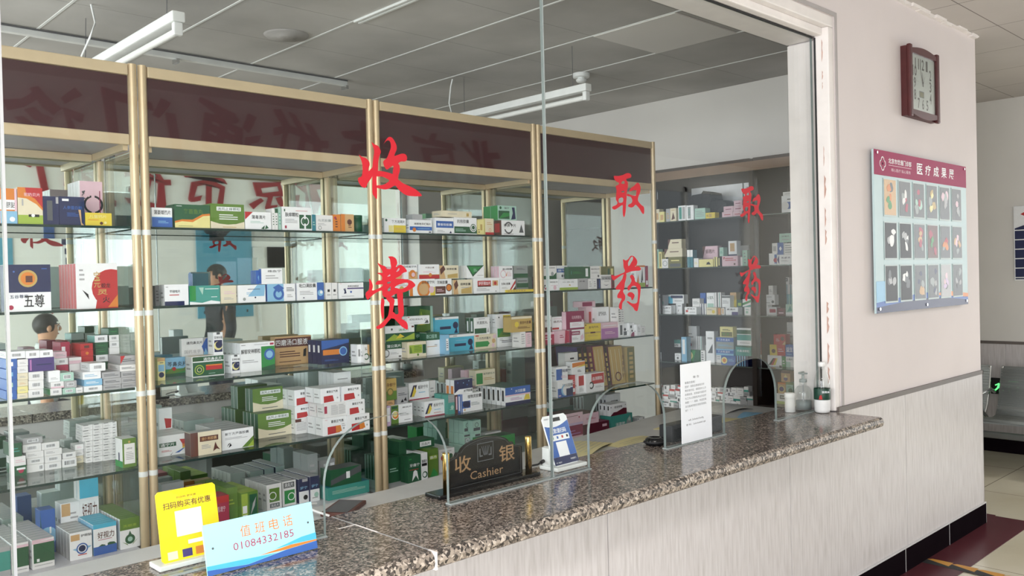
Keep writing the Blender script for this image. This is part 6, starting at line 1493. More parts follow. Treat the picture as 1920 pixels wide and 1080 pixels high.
# ---- dark wall cabinet: two bays
WL = ['on the top shelf of the dark wall cabinet', 'on the second shelf of the dark wall cabinet', 'on the third shelf of the dark wall cabinet', 'on the fourth shelf of the dark wall cabinet', 'in the lowest bay of the dark wall cabinet']
WL = [s.replace('the ', '', 1).replace(' of the', ',') for s in WL]
put('W1', WS[0], WL[0], (1220, 270, 4.154), '''
30 68 508 600 d=.05 ; C|b .2 .2 .8 .7 D ; cream carton beside the gold post
66 106 528 602 d=.05 ; y|b .2 .2 .8 .7 D ; lemon carton beside the gold post
120 150 505 598 d=.05 ; E|l .2 .2 .8 .7 3 d ; grey-cream carton
152 198 500 598 d=.05 ; C|p n .2 .1 .5 .7 .8 .2|l .2 .8 .8 .9 1 d ; cream carton with brown sketch
215 274 480 592 d=.05 ; h|b .1 .1 .45 .9 T|b .55 .1 .9 .9 E|s W ; white and teal carton
278 334 478 594 d=.05 ; h|b .2 .1 .6 .9 a|l .3 .3 .5 .8 4 T ; white carton with mint panel
345 425 500 582 d=.06 ; t|l .1 .2 .9 .8 4 a|T E ; pale mint carton beside the black bag
428 500 534 574 d=.05 ; Y|b .35 .2 .65 .8 d|l .1 .3 .3 .7 2 n ; bright yellow low carton
556 638 528 565 d=.05 ; P|l .2 .3 .8 .6 1 R ; pale pink low carton
640 712 524 560 d=.05 ; P|l .2 .3 .8 .6 1 R ; pale pink low carton beside it
568 642 485 526 d=.05 ; P|l .2 .3 .8 .6 1 M ; pale pink carton of second tier
645 718 480 522 d=.05 ; P|l .2 .3 .8 .6 1 M ; pale pink carton of second tier
648 712 440 478 d=.05 ; P|l .2 .3 .8 .6 1 M ; pale pink carton topping the pile
1020 1108 402 515 d=.06 ; h|b .2 .2 .98 .62 B|c .3 .4 .25 W|l .5 .7 .9 .85 1 e ; white and blue carton in the right bay
1030 1104 372 402 d=.06 ; W|l .2 .3 .8 .6 1 E ; flat white carton atop the blue one
''')
put('W2', WS[1], WL[1], (1220, 270, 4.154), '''
40 62 820 962 d=.05 ; t|b .3 .1 .7 .9 T ; slim mint spine carton
64 86 840 962 d=.05 ; y|b .3 .1 .7 .9 o ; slim lemon spine carton
88 136 895 962 d=.05 ; W|o .5 .5 .3 a ; small white carton with a ring
138 244 880 960 d=.05 ; o|b .1 .1 .9 .4 e|l .2 .55 .8 .8 1 y ; olive grey carton
285 306 825 958 d=.05 ; q|b 0 .6 1 1 h ; slim teal spine carton
308 328 825 957 d=.05 ; q|b 0 .6 1 1 h ; slim teal spine carton
330 332 825 957 d=.05 ; q ; thin teal spine carton
336 372 890 956 d=.05 ; W|l .2 .3 .8 .6 2 y ; small white carton
376 486 898 955 d=.05 ; y|p K .5 .3 .7 .7 .85 .3|c .6 .5 .1 K ; lemon carton with a dark sketch
492 520 880 952 d=.05 ; y|b .3 0 .5 1 K ; black and lemon spine carton
522 546 880 950 d=.05 ; K|b .3 .1 .6 .9 y ; black spine carton
556 678 872 948 d=.06 ; P|l .2 .5 .9 .85 2 R|p R .1 .6 .1 .9 .2 .9|c .8 .2 .1 n ; pale pink carton with red script
700 714 880 945 d=.05 ; W ; thin white carton
715 752 828 942 d=.05 ; t|l .3 .1 .7 .9 4 a ; tall mint carton by the divider
108 246 815 878 d=.05 ; C|p n 0 .2 .2 1 0 1|l .3 .5 .8 .75 1 n ; cream-yellow carton of middle tier
135 240 742 813 d=.05 ; C|p n 0 .2 .2 1 0 1|l .3 .5 .8 .75 1 n ; cream-yellow carton topping the pile
405 522 795 868 d=.05 ; P|p n 0 .4 .2 1 0 1|t .2 .65 .8 .85 n 银翘片|c .6 .25 .08 R|l .2 .3 .5 .4 1 E ; pinkish white carton with brown corner
536 566 805 862 d=.05 ; t|l .2 .3 .8 .6 2 T ; small mint carton
606 670 755 866 d=.05 ; h|b .2 .3 .75 .85 D|b 0 0 1 .1 N|l .3 .5 .7 .8 3 d ; white carton with a tan picture
698 766 790 868 d=.05 ; E|b .3 .2 .8 .7 a ; grey carton behind the mint one
922 982 852 935 d=.05 ; h|b .7 .1 1 .9 B|c .85 .4 .2 r ; white carton with a blue edge in the right bay
985 1098 862 932 d=.05 ; h|p U 0 .5 .15 1 .15 0|t .3 .6 .9 .78 N 乳癖消|l .3 .3 .8 .45 2 E ; white carton with violet wedge in the right bay
946 986 772 850 d=.05 ; W|b .2 .2 .8 .7 E ; white carton of second tier, right bay
988 1034 768 850 d=.05 ; h|b 0 0 1 1 B|p h .5 .3 .75 .5 .5 .7 .25 .5 ; blue carton with a white diamond
1040 1106 772 848 d=.05 ; W|l .1 .1 .9 .9 4 a ; white carton of slanted papers, right bay
1002 1100 696 766 d=.05 ; t|t .2 .6 .8 .75 e 珍菊片|l .2 .2 .8 .4 1 E ; pale carton topping the right bay pile
''')
put('W3', WS[2], WL[2], (1220, 520, 4.154), '''
66 160 220 283 d=.05 ; h|c .2 .4 .2 r|c .2 .4 .1 h|t .3 .6 .95 .8 K 儿康宁|l .4 .2 .9 .4 2 E ; white carton with a red ring
164 192 215 282 d=.05 ; E|b .4 .1 .6 .9 U ; slim violet-grey spine carton
195 245 205 280 d=.05 ; h|p n .3 .2 .5 .5 .4 .2|l .3 .7 .8 .85 1 e ; white carton with a small mark
265 356 232 288 d=.05 ; h|b .1 .3 .3 .6 R|t .2 .65 .9 .85 K 感冒片|l .4 .2 .9 .4 1 E ; white carton with a red square
362 382 230 287 d=.05 ; N|b .3 .1 .7 .9 h ; slim navy spine carton
384 430 205 286 d=.05 ; W|b .2 0 .35 1 N|b .6 0 .75 1 N ; white and navy striped spine carton
435 512 235 290 d=.05 ; C|c .7 .4 .25 Y|l .1 .6 .6 .8 2 e ; cream carton with a yellow dot
515 545 238 290 d=.05 ; D|b .3 .1 .7 .9 O ; slim tan spine carton
548 575 238 290 d=.05 ; W|b .3 .1 .7 .9 D ; slim white and tan spine carton
584 680 234 292 d=.05 ; h|b .5 0 1 .4 U|t .1 .62 .8 .84 K 鼻通片 ; white carton with a violet foot
684 715 234 290 d=.05 ; a|b .3 0 .7 1 N ; slim blue-grey spine carton
730 780 232 294 d=.05 ; h|b .2 .2 .6 .5 t|l .2 .6 .8 .8 2 T ; white carton with mint print by the divider
40 105 138 205 d=.05 ; E|l .1 .4 .8 .7 2 e|b .6 .1 .9 .4 T ; grey-white carton of second tier
115 258 135 202 d=.05 ; h|b 0 0 .4 .8 A|b .3 .6 .95 .9 N|l .5 .2 .9 .4 1 E ; white carton with aqua and navy blocks
325 384 165 230 d=.05 ; W|l .1 .3 .9 .7 3 a ; white carton of second tier
386 428 122 200 d=.05 y=.1 ; B|b .2 .3 .6 .7 S ; blue carton of second tier
430 496 120 200 d=.05 y=.1 ; h|t .1 .7 .9 .85 G 心宝丸|b .1 .1 .9 .5 t ; pale mint carton of second tier
500 550 118 232 d=.05 y=.1 ; W|b .3 0 .5 1 e|b .7 0 .8 1 T ; white spine carton group behind
555 618 142 232 d=.05 ; h|b 0 .8 1 .95 e|l .1 .3 .8 .6 3 E ; white carton with a grey band
620 668 118 232 d=.05 y=.1 ; d|p Y 0 .5 1 .3 1 .7|b 0 .85 1 1 D ; gold carton of second tier
672 712 175 230 d=.05 ; G|b .2 .2 .8 .6 L ; small green carton of second tier
716 780 170 228 d=.05 ; h|p F 0 .2 1 .6 1 .9 0 .5|p T 0 0 1 0 1 .3 ; white and green striped carton
846 914 215 292 d=.05 ; h|t .1 .12 .85 .28 K 妇康胶囊|p e .3 .5 .6 .7 .7 .5|l .2 .8 .8 .9 1 E ; white carton at the right bay's left end
918 980 232 290 d=.05 ; h|b .1 .3 .9 .75 r|l .1 .8 .9 .9 1 E ; white and crimson carton in the right bay
984 1048 238 290 d=.05 ; m|b .2 .2 .8 .4 P|l .2 .6 .8 .8 2 r ; maroon carton in the right bay
1052 1112 210 292 d=.05 ; t|p T .2 .3 .6 .9 .8 .4|b 0 0 1 .25 h ; mint carton in the right bay
892 966 135 212 d=.05 ; h|c .8 .3 .14 e|l .2 .7 .7 .85 1 E|l .1 .15 .5 .25 1 e ; white carton of second tier, right bay
1016 1060 132 208 d=.05 ; q|b .3 0 .4 1 t|b .7 0 .8 1 t ; dark teal spine carton, right bay
1062 1112 132 208 d=.05 ; q|b .3 0 .4 1 t|b .7 0 .8 1 t ; dark teal spine carton, right bay
918 952 65 132 d=.05 ; W|l .2 .3 .8 .6 2 E ; white carton of third tier, right bay
955 1030 55 130 d=.05 ; h|l .2 .7 .8 .85 1 e|b .3 .1 .8 .3 E ; white carton with grey print, third tier
1035 1110 55 130 d=.05 ; W|b .3 0 .4 1 q|b .7 0 .8 1 q ; white and teal spine carton, third tier
990 1078 0 52 d=.05 ; W|b .1 .4 .9 .9 e|l .2 .5 .8 .8 1 h ; grey-white carton topping the right bay
''')
put('W4', WS[3], WL[3], (1220, 520, 4.154), '''
80 184 540 630 d=.05 ; m|b .0 .7 1 1 h|c .3 .4 .3 h|c .3 .4 .22 R|t .4 .74 .98 .92 K 麝香丸|l .5 .2 .9 .4 2 P ; maroon and white carton
188 235 592 642 d=.05 ; h|c .5 .3 .18 e|l .2 .6 .8 .85 2 E ; small white carton before the maroon one
282 380 568 652 d=.05 ; F|c .2 .5 .4 y|c .2 .5 .25 Y|p h 0 0 .3 0 .1 .2|p G .5 0 1 0 1 1 .7 1 ; green carton with a yellow disc
383 424 570 650 d=.05 ; W|l .3 .1 .7 .9 4 e|b 0 0 .2 1 G ; white spine carton beside the green one
426 504 530 648 d=.05 ; W|b .1 .6 .8 .82 e|t .15 .63 .75 .8 h 归脾丸|p G .3 0 .6 .1 .9 0 ; grey-white carton with a dark title
550 660 610 668 d=.05 y=.0 ; B|c .22 .5 .35 y|c .22 .5 .2 O|l .5 .4 .9 .7 2 S ; blue carton with a yellow disc
664 758 612 672 d=.05 y=.0 ; N|b .1 0 .18 1 S|b .3 0 .38 1 S|b .5 0 .58 1 S|b .7 0 .78 1 S ; blue striped spine carton
510 548 556 656 d=.05 ; W|l .2 .2 .8 .8 4 E ; narrow white carton beside the blue disc one
240 280 465 640 d=.05 y=.06 ; S|b .2 .3 .7 .9 h ; sky blue carton behind the green disc one
662 780 532 608 d=.05 ; T|t .1 .35 .9 .6 h 热毒清颗粒|b 0 .85 1 1 G ; teal carton with white title
510 646 558 608 d=.05 ; S|b 0 .3 1 .8 B|t .1 .4 .8 .72 h 复方冬凌片 ; blue-grey carton of lower tier
105 230 485 535 d=.05 ; h|b 0 .5 1 1 T|t .2 .1 .9 .4 K 清咽片 ; teal and white low carton
510 646 466 554 d=.05 ; a|b 0 .6 1 .95 B|t .1 .66 .8 .86 h 复方冬凌片|l .1 .2 .9 .4 2 S ; blue-grey carton of upper tier
672 782 396 528 d=.05 ; h|b 0 .3 1 .62 T|b 0 .66 1 .9 G|l .2 .1 .9 .2 1 E ; white and teal carton of upper tier
358 426 460 565 d=.05 y=.08 ; W|b .2 0 .3 1 e|b .5 0 .6 1 e|b .8 0 .9 1 T ; striped white spine carton behind
430 508 420 525 d=.05 y=.1 ; h|p e .2 .3 .8 .3 .8 .6|l .2 .7 .8 .85 1 E ; white slanted carton behind
115 250 372 450 d=.05 ; h|c .75 .5 .25 y|o .75 .5 .2 g|t .1 .68 .6 .84 K 复方草片|b .05 .05 .2 .2 d ; white carton with a lime dot on top
272 358 380 462 d=.05 ; h|c .4 .4 .06 r|l .2 .6 .7 .8 2 E ; white carton with a red mark on top
540 640 385 462 d=.05 ; y|b .1 .05 .95 .5 o|l .2 .6 .8 .8 2 K|c .3 .3 .14 g|c .6 .3 .14 g ; cream and olive carton on top
900 1020 608 692 d=.06 ; h|p K .15 .1 .45 .75 .55 .75 .3 .1|p R .3 .1 .55 .75 .65 .75 .45 .1|p Y .45 .1 .65 .75 .75 .75 .6 .1|b .85 0 1 .1 K ; white carton with a flag stripe, right bay
1024 1050 620 696 d=.05 ; F|l .2 .2 .8 .7 2 h ; slim green carton, right bay
1054 1112 618 700 d=.05 ; h|b 0 0 .6 .5 t|t .1 .65 .9 .85 G 心脑片 ; white and mint carton, right bay
928 1046 525 606 d=.06 ; R|p Y 0 0 .5 0 .45 1 0 1|c .25 .4 .2 n|l .55 .3 .9 .7 2 P ; red and yellow carton, right bay
1050 1112 525 606 d=.06 ; B|t .1 .4 .9 .8 h 益生|l .2 .1 .8 .25 1 S ; blue carton, right bay
958 1072 445 522 d=.06 ; R|c .75 .6 .2 n|l .2 .3 .5 .6 2 P|p D .7 0 1 0 1 .4 ; red carton of upper tier, right bay
1030 1112 350 442 d=.05 ; W|p e .1 .1 .3 .6 .5 .1|l .4 .6 .9 .8 2 E ; white carton with an ink sketch topping the right bay
''')
put('W5', WBASE[1], WL[4].replace('lowest', 'lowest right'), (1220, 520, 4.154), '''
982 1106 908 990 d=.06 ; h|b 0 0 1 .28 L|b .2 .5 .9 .85 e|l .25 .55 .85 .8 1 h ; white carton with a lime foot
990 1050 818 906 d=.05 ; D|c .5 .4 .22 U|b 0 .85 1 1 O|o .5 .4 .3 y ; amber carton with a purple disc
1054 1112 818 906 d=.05 ; t|c .6 .3 .2 G|b 0 .8 1 1 g|l .2 .5 .8 .7 2 F ; pale green carton
1016 1086 730 815 d=.05 ; D|c .5 .3 .2 U|b 0 .8 1 1 n|p y .3 .4 .7 .4 .5 .7 ; upper amber carton with a purple disc
''')
random.seed(21)
jm = []
for r_ in range(5):
    u = 48 + r_ * 3
    while u < 770 - 10 * r_:
        wd = random.choice((34, 40, 46, 52)); hh = random.choice((26, 30, 34))
        if not (r_ >= 4 and u > 230): jm.append(f"{u} {u + wd} {1010 - r_ * 34 - hh - u * .03:.0f} {1010 - r_ * 34 - u * .03:.0f} d=.05 {'y=.03' if r_ == 0 else ''} ; {random.choice(['W|l .2 .3 .8 .6 1 E', 'h|k', 'E|l .1 .3 .9 .7 2 e', 'W|b 0 0 1 .4 T', 'W|b .2 .2 .5 .8 e', 'h|b 0 .6 1 1 R'])} ; small jumbled end carton")
        u += wd + random.choice((1, 2, 6))
put('W6', WBASE[0], WL[4].replace('lowest', 'lowest left'), (1220, 520, 4.154), '\n'.join(jm))

# ---------------- make them real: the largest as things, the small remainder as one mass
def rot(B): return B.plane == 'x'
groups = {}
for B in ALLB: B.gname = B.where
ALLB.sort(key=lambda B: -B.area)
big, rest = ALLB[:300], ALLB[300:]
print('cartons', len(ALLB))
used = {}
byd = {}
for B in big: byd.setdefault((B.desc, B.where), []).append(B)
for (desc, wh), L in byd.items():
    fr_ = [B for B in L if B.k == 0]
    fr_.sort(key=lambda B: (round(B.x0, 2), B.z0))
    names = {}
    if len(fr_) > 1:
        xs = sorted({round(B.x0, 2) for B in fr_})
        cl = []
        for x in xs:
            if cl and x - cl[-1][-1] < .03: cl[-1].append(x)
            else: cl.append([x])
        for B in fr_:
            col_ = next(i for i, c in enumerate(cl) if round(B.x0, 2) in c)
            stack = sorted([o for o in fr_ if round(o.x0, 2) in cl[col_]], key=lambda o: o.z0)
            r_ = stack.index(B)
            s = []
            if len(cl) > 1: s.append(ORD[col_] + ' from left')
            if len(stack) > 1: s.append((['lowest', 'second up', 'third up', 'fourth up', 'fifth up', 'sixth up', 'seventh up', 'eighth up'] + ['high up'] * 9)[r_])
            names[B.own] = ', '.join(s)
    for B in L:
        s = names.get(B.own, '')
        if not s and len(fr_) > 1 and B.k == 0: s = ''
        lab = desc
        if s: lab += ', ' + s
        if B.k: lab += f', {["", "second in file", "third in file", "fourth in file", "fifth in file", "sixth in file", "seventh in file", "eighth in file", "ninth in file", "tenth in file", "eleventh in file", "twelfth in file"][B.k]}'
        lab += ', ' + wh
        B.lab = lab
seen = {}
for B in big:
    if B.lab in seen:
        seen[B.lab] += 1
    else: seen[B.lab] = 1
dupl = [k for k, v in seen.items() if v > 1]
if dupl: print('DUPL', dupl[:8], len(dupl))
long_ = [B.lab for B in big if len(B.lab.replace(',', ' ').split()) > 16]
if long_: print('LONG', len(long_), long_[:9])
def base(B):
    if B.plane == 'y': return ((B.x0 + B.x1) / 2, B.y0, B.z0), False
    return (B.y0, -(B.x0 + B.x1) / 2, B.z0), True
for B in big:
    loc, fl = base(B)
    me = carton(B.x1 - B.x0, B.z1 - B.z0, B.y1 - B.y0, B.dsl, fl)
    o = bpy.data.objects.new(B.kind, me)
    o.location = loc
    COL.objects.link(o)
    tag(o, B.lab, 'medicine box', 'cartons ' + B.where)
mass = MB()
for B in rest:
    loc, fl = base(B)
    me = carton(B.x1 - B.x0, B.z1 - B.z0, B.y1 - B.y0, B.dsl, fl)
    keys = [m.name for m in me.materials]
    o0 = len(mass.v)
    mass.v += [(v.co.x + loc[0], v.co.y + loc[1], v.co.z + loc[2]) for v in me.vertices]
    for p in me.polygons:
        mass.f.append([o0 + i for i in p.vertices]); mass.m.append(mass.mi(keys[p.material_index])); mass.sm.append(False)
if rest:
    o = mass.build('small_cartons')
    tag(o, 'small remaining medicine cartons filling the gaps and back rows of the shelves', 'medicine boxes', None, 'stuff')
# black plastic bag on top of the wall cabinet's first shelf
b = MB()
pz = WS[0]
def P3(x, y, X=5.2): p = onx(x, y, X); return -p.y, p.z
out = [(1294, 391), (1294, 381), (1302, 368), (1322, 366), (1326, 361), (1343, 364), (1345, 374), (1340, 382), (1352, 379), (1364, 377), (1376, 381), (1378, 391)]
bm = bmesh.new()
F = Fr((5.2, 0, 0), (0, -1, 0), (0, 0, 1))
pts = [(p[0], max(p[1], pz + .001)) for p in (P3(x, y) for x, y in out)]
cx = sum(p[0] for p in pts) / len(pts)
rings = []
for w_, s in ((.09, .55), (.06, .85), (.0, 1), (-.07, .92), (-.12, .6)):
    rings.append([F(cx + (u - cx) * s, pz + .001 + (v - pz - .001) * (s if s < .7 else 1) * (1 + .05 * math.sin(7 * u)), w_) for u, v in pts])
n = len(pts)
b.add([p for r_ in rings for p in r_], [(i * n + j, i * n + (j + 1) % n, (i + 1) * n + (j + 1) % n, (i + 1) * n + j) for i in range(4) for j in range(n)], 'black_matte')
b.face(rings[0][::-1], 'black_matte'); b.face(rings[-1], 'black_matte')
tag(b.build('plastic_bag', None, (5.2, -cx, pz)), 'crumpled black plastic bag on the dark wall cabinet top shelf', 'bag')
# ================================================================ the hall's opposite wall (seen in the mirrors and the glass)
OY = -2.2
VY = 2 * GY - OY
FO = Fr((0, OY + .0008, 0), (-1, 0, 0), (0, 0, 1))   # facing +Y, so u runs towards -X
t = empty('wall_lettering', (3.2, OY, 2.5)); tag(t, 'row of big dark red brush letters on the opposite hall wall', 'lettering')
lx = [1.03] + [ony(px, py, VY).x for px, py in ((90, 235), (260, 245), (430, 255), (560, 270), (690, 280), (820, 290), (905, 305))]
for ch, x in zip('部诊门通世市京北', lx):
    b = MB(); b.text(FO, ch, -x - .23, 2.33, -x + .23, 2.775, 0, 'wall_letter_red', .02, .025); 
    for i_, (vx, vy, vz) in enumerate(b.v):           # brushed, leaning strokes
        u_, v_ = (x - vx) / .46, (vz - 2.55) / .44
        b.v[i_] = (vx - (.07 * v_ + .035 * math.sin(7 * v_ + x)) , vy, vz + .05 * u_ + .03 * math.sin(6 * u_ + 2 * x))
    b.build('letter', t)
MY = 2 * CM - OY
def mp(x, y): p = ony(x, y, MY); return p.x, p.z
def board(name, x0, x1, y0, y1, col, label, extra=()):
    xa, z1 = mp(x0, y0); xb, _ = mp(x1, y0); _, z0 = mp(x0, y1)
    b = MB(); b.obox(FO, -xb, -xa, z0, z1, 0, .012, col, .002)
    for u0, u1, v0, v1, c in extra: b.obox(FO, -xa - (xa * 0) - (xb - xa) * u1, -xa - (xb - xa) * u0, z0 + (z1 - z0) * v0, z0 + (z1 - z0) * v1, .0123, .0135, c)
    return tag(b.build(name, None, ((xa + xb) / 2, OY, z0)), label, 'poster')
plain('poster_teal', (86, 160, 188), .5, 0, .05)
board('poster', 366, 470, 425, 598, 'poster_teal', 'large teal wall poster with two pasted sheets on the opposite wall', [(.34, .7, .3, .62, 'S'), (.1, .13, .93, .96, 'K'), (.87, .9, .93, .96, 'K'), (.1, .13, .05, .08, 'K'), (.87, .9, .05, .08, 'K'), (.72, .98, .3, .66, 'S')])
board('wall_screen', 500, 548, 463, 502, 'black_gloss', 'black wall screen beside the teal poster on the opposite wall')
board('poster', 114, 142, 448, 500, 'h', 'white and navy striped poster on the opposite wall', [(.0, 1, .78, 1, 'N'), (.2, 1, .45, .66, 'N'), (.25, 1, .05, .32, 'N')])
board('poster', -60, 22, 430, 505, 'poster_teal', 'smaller teal poster at the left end of the opposite wall')
board('poster', 84, 104, 525, 583, 'B', 'narrow blue poster above the seated man on the opposite wall')
xa, za = mp(482, 470)
b = MB(); b.obox(FO, -xa - .06, -xa + .06, za - .08, za + .04, 0, .03, 'white_enamel', .004); b.tube([FO(-xa, za - .08, .012), FO(-xa + .01, za - .5, .012), FO(-xa - .02, za - .9, .012)], .006, 'white_enamel', 6); tag(b.build('socket_box', None, (xa, OY, za)), 'white socket box with a trailing cable between poster and screen', 'socket')
# light panels added out of view to brighten the opposite hall wall
for k, (x, y) in enumerate(((-.7, -.4), (8.8, -.5))):
    t = empty('ceiling_panel_light', (x, y, ZH)); tag(t, ['square hall ceiling light panel near the shopfront window', 'square hall ceiling light panel near the street window'][k], 'ceiling light', 'hall light panels')
    b = MB()
    for q in ((x - .32, x + .32, y - .32, y - .29), (x - .32, x + .32, y + .29, y + .32), (x - .32, x - .29, y - .29, y + .29), (x + .29, x + .32, y - .29, y + .29)): b.box(*q, ZH - .02, ZH - .0005, 'white_enamel')
    b.build('frame', t)
    l = area('panel_glow', (x, y, ZH - .012), (0, 0, 0), .57, .57, 100, (1, .98, .95))
    l.parent = t; l.location = (0, 0, -.012)
# ================================================================ people waiting in the hall
def skin(verts, edges, sub=2):
    me = bpy.data.meshes.new('s')
    me.from_pydata([v[:3] for v in verts], edges, [])
    o = bpy.data.objects.new('s', me); COL.objects.link(o)
    o.modifiers.new('k', 'SKIN'); m = o.modifiers.new('u', 'SUBSURF'); m.levels = sub; m.render_levels = sub
    for sv, v in zip(me.skin_vertices[0].data, verts): sv.radius = (v[3], v[4] if len(v) > 4 else v[3])
    me.skin_vertices[0].data[0].use_root = True
    r = bpy.data.meshes.new_from_object(o.evaluated_get(bpy.context.evaluated_depsgraph_get()))
    V = [v.co.copy() for v in r.vertices]; fs = [list(p.vertices) for p in r.polygons]
    COL.objects.unlink(o); bpy.data.objects.remove(o); bpy.data.meshes.remove(me); bpy.data.meshes.remove(r)
    return V, fs
def ball(c, r, n=16):
    bm = bmesh.new(); bmesh.ops.create_uvsphere(bm, u_segments=n, v_segments=n // 2 + 2, radius=1)
    V = [Vector((c[0] + v.co.x * r[0], c[1] + v.co.y * r[1], c[2] + v.co.z * r[2])) for v in bm.verts]
    bm.verts.index_update(); fs = [[v.index for v in f.verts] for f in bm.faces]; bm.free()
    return V, fs
def person(loc, rz, h, sit, shirt, trousers, label):
    """local frame: forward +Y, up +Z; h standing height"""
    k = h / 1.70
    t = empty('person', loc, rz); tag(t, label, 'person')
    hip = .46 if sit else .92
    sp = hip + .0
    def T(x, y, z, *r): return (x * k, y * k, (z if not sit else z) * k, *[q * k for q in r])
    b0 = hip
    tor = [T(0, 0, b0, .15, .11), T(0, -.01, b0 + .2, .135, .1), T(0, 0, b0 + .4, .165, .115), T(0, .0, b0 + .49, .11, .085), T(0, .01, b0 + .545, .055, .055), T(0, .02, b0 + .60, .058, .06),
           T(0, .04, b0 + .65, .07, .09), T(0, .035, b0 + .72, .074, .092), T(0, .025, b0 + .775, .06, .08)]
    V, E = list(tor), [(i, i + 1) for i in range(8)]
    arms, legs = [], []
    for s in (-1, 1):
        i0 = len(V)
        if sit: A = [T(s * .19, 0, b0 + .44, .055), T(s * .235, .04, b0 + .18, .044), T(s * .17, .24, b0 + .12, .034), T(s * .14, .33, b0 + .12, .03, .018), T(s * .13, .40, b0 + .115, .028, .014)]
        else: A = [T(s * .19, 0, b0 + .44, .055), T(s * .235, -.01, b0 + .17, .044), T(s * .235, .05, b0 - .07, .034), T(s * .23, .07, b0 - .15, .024, .034), T(s * .225, .08, b0 - .22, .018, .03)]
        V += A; E += [(2, i0)] + [(i0 + j, i0 + j + 1) for j in range(4)]
        arms.append((i0, A))
        i0 = len(V)
        if sit: L_ = [T(s * .09, .04, b0 - .02, .1), T(s * .11, .42, b0 + .02, .065), T(s * .11, .44, b0 - .24, .052), T(s * .11, .42, .07, .036), T(s * .115, .54, .03, .034, .025)]
        else: L_ = [T(s * .09, 0, b0 - .07, .1), T(s * .1, .01, b0 - .45, .062), T(s * .1, -.02, b0 - .62, .054), T(s * .1, -.03, .08, .036), T(s * .105, .1, .03, .034, .025)]
        V += L_; E += [(0, i0)] + [(i0 + j, i0 + j + 1) for j in range(4)]
        legs.append(L_)
    bv, bf = skin(V, E)
    b = MB(); b.add(bv, bf, 'skin', True)
    hc = Vector(T(0, .035, b0 + .71)[:3])
    nb, nf = skin([(hc.x, hc.y + .085 * k, hc.z + .03 * k, .008 * k), (hc.x, hc.y + .108 * k, hc.z - .012 * k, .014 * k), (hc.x, hc.y + .09 * k, hc.z - .03 * k, .012 * k)], [(0, 1), (1, 2)])
    b.add(nb, nf, 'skin', True)
    for s in (-1, 1):
        v, f = ball((hc.x + s * .03 * k, hc.y + .083 * k, hc.z + .012 * k), (.012 * k, .008 * k, .007 * k), 10); b.add(v, f, 'W', True)
        v, f = ball((hc.x + s * .03 * k, hc.y + .089 * k, hc.z + .012 * k), (.006 * k, .005 * k, .006 * k), 8); b.add(v, f, 'hair', True)
        v, f = ball((hc.x + s * .03 * k, hc.y + .088 * k, hc.z + .034 * k), (.019 * k, .006 * k, .004 * k), 8); b.add(v, f, 'hair', True)
        v, f = ball((hc.x + s * .078 * k, hc.y - .005 * k, hc.z - .0 * k), (.01 * k, .02 * k, .033 * k), 10); b.add(v, f, 'skin', True)
        i0, A = arms[0 if s < 0 else 1]
        p, q = Vector(A[3][:3]), Vector(A[4][:3]); d = (q - p).normalized()
        side = Vector((0, -1, 0)) if not sit else Vector((s * -1, 0, 0))
        for j in range(4):                          # four fingers and a thumb
            o = q + side * (.02 - .0135 * j) * k
            v, f = skin([(*o, .0085 * k), (*(o + d * (.035 + .006 * (1 - abs(j - 1.3))) * k), .008 * k), (*(o + d * .065 * k + Vector((0, 0, -.012 if sit else 0)) + Vector((-s * .014 * k if not sit else 0, 0, 0))), .0065 * k)], [(0, 1), (1, 2)], 1)
            b.add(v, f, 'skin', True)
        o = p + side * -.02 * k
        o2 = p + (Vector((0, 1, 0)) if not sit else Vector((-s, 0, 0))) * .02 * k
        v, f = skin([(*o2, .0105 * k), (*(o2 + d * .035 * k + (Vector((0, 1, 0)) if not sit else Vector((-s, 0, 0))) * .022 * k), .009 * k), (*(o2 + d * .065 * k + (Vector((0, 1, 0)) if not sit else Vector((-s, 0, 0))) * .026 * k), .007 * k)], [(0, 1), (1, 2)], 1)
        b.add(v, f, 'skin', True)
    v, f = ball((hc.x, hc.y + .086 * k, hc.z - .052 * k), (.022 * k, .006 * k, .006 * k), 10); b.add(v, f, 'r', True)
    def kid(mb, name):
        o = bpy.data.objects.new(name, mb.data(name)); COL.objects.link(o); o.parent = t; return o
    kid(b, 'body')
    hb = MB(); hv, hf = ball((hc.x, hc.y - .012 * k, hc.z + .03 * k), (.086 * k, .104 * k, .098 * k), 24)
    keep = [fa for fa in hf if not all(hv[i].y > hc.y + .052 * k and hv[i].z < hc.z + .055 * k or hv[i].z < hc.z - .05 * k or (hv[i].z < hc.z + .03 * k and hv[i].y > hc.y + .02 * k) for i in fa)]
    hb.add(hv, keep, 'hair', True); kid(hb, 'hair')
    g = 1.1
    sv = [(x, y, z, r * g + .006, (q[0] if q else r) * g + .006) for x, y, z, r, *q in tor[:4]] + [(*tor[4][:3], .06 * k, .06 * k)]
    se = [(0, 1), (1, 2), (2, 3), (3, 4)]
    for i0, A in arms:
        j = len(sv); sv += [(*A[0][:3], .068 * k), (*A[1][:3], .056 * k), (A[2][0] * .985, A[2][1] - .0, A[2][2] + (.0 if sit else .03 * k), .046 * k)]; se += [(2, j), (j, j + 1), (j + 1, j + 2)]
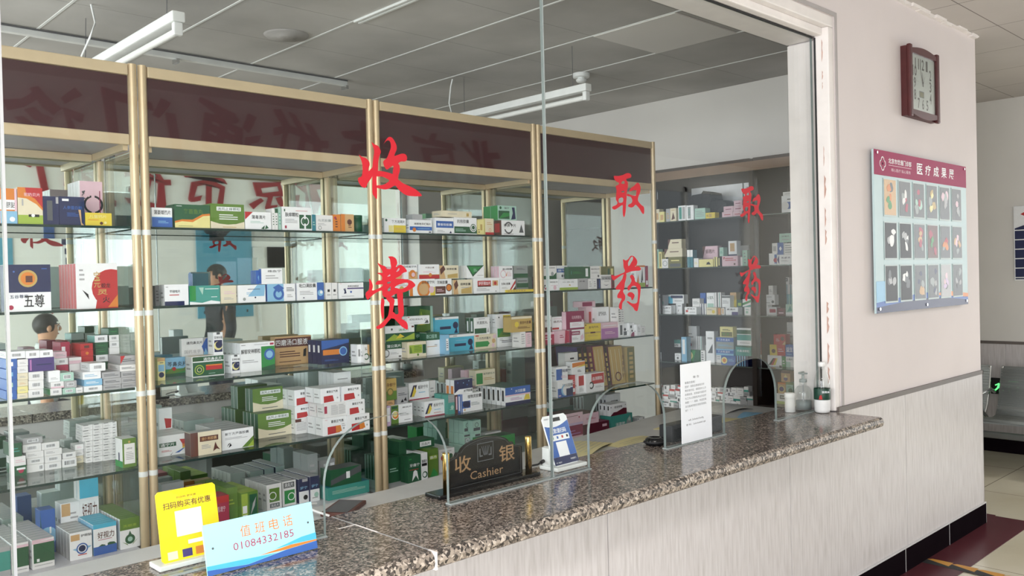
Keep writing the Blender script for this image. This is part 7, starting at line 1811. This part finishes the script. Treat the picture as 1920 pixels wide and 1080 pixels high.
    v, f = skin(sv, se); sb = MB(); sb.lathe((0, .012 * k, b0 * k), [(.075 * k, .515 * k), (.068 * k, .55 * k), (.062 * k, .585 * k), (.066 * k, .588 * k), (.078 * k, .55 * k)], 'cloth_white' if sit else shirt, 20); sb.add(v, f, shirt, True); kid(sb, 'shirt')
    pv = [(tor[0][0], tor[0][1], tor[0][2] + .03 * k, .16 * k, .125 * k)]; pe = []
    for L_ in legs:
        j = len(pv); pv += [(*L_[0][:3], .11 * k), (*L_[1][:3], .078 * k), (*L_[2][:3], .066 * k), (L_[3][0], L_[3][1], L_[3][2] + .02, .052 * k)]; pe += [(0, j), (j, j + 1), (j + 1, j + 2), (j + 2, j + 3)]
    v, f = skin(pv, pe); sb = MB(); sb.add(v, f, trousers, True); kid(sb, 'trousers')
    for L_ in legs:
        a, c = Vector(L_[3][:3]), Vector(L_[4][:3])
        v, f = skin([(a.x, a.y - .03, .045 * k, .042 * k), (a.x, a.y + .03, .045 * k, .044 * k), (c.x, c.y, .036 * k, .042 * k, .03 * k), (c.x, c.y + .05, .03 * k, .034 * k, .024 * k)], [(0, 1), (1, 2), (2, 3)])
        zl = min(q.z for q in v); v = [q - Vector((0, 0, zl - .002)) for q in v]
        sb = MB(); sb.add(v, f, 'black_matte', True); kid(sb, 'shoe')
    return t
yp = -1.55
p1 = ony(410, 505, 2 * CM - yp)
person((p1.x, yp, 0), H, p1.z / 1.0, False, 'cloth_dark', 'cloth_navy', 'standing person in dark grey top, seen side-on in the cabinet mirror')
yq = -1.35
p2 = ony(80, 618, 2 * CM - yq)
person((p2.x, yq, 0), -H, 1.70, True, 'cloth_white', 'cloth_navy', 'seated dark-haired man in white collared shirt, seen in the leftmost mirror')
t = empty('waiting_stool', (p2.x, yq, 0)); tag(t, 'low round grey stool under the seated man', 'stool')
b = MB(); b.lathe((p2.x, yq, 0), [(0, .285), (.15, .285), (.16, .295), (.16, .315), (.15, .325), (0, .325)], 'e', 24); b.build('seat', t)
for k in range(4):
    a = math.pi / 4 + k * math.pi / 2
    b = MB(); b.tube([(p2.x + .1 * math.cos(a), yq + .1 * math.sin(a), .2845), (p2.x + .17 * math.cos(a), yq + .17 * math.sin(a), .0)], .012, 'chrome', 8); b.build('leg', t)
print('people', p1, p2)
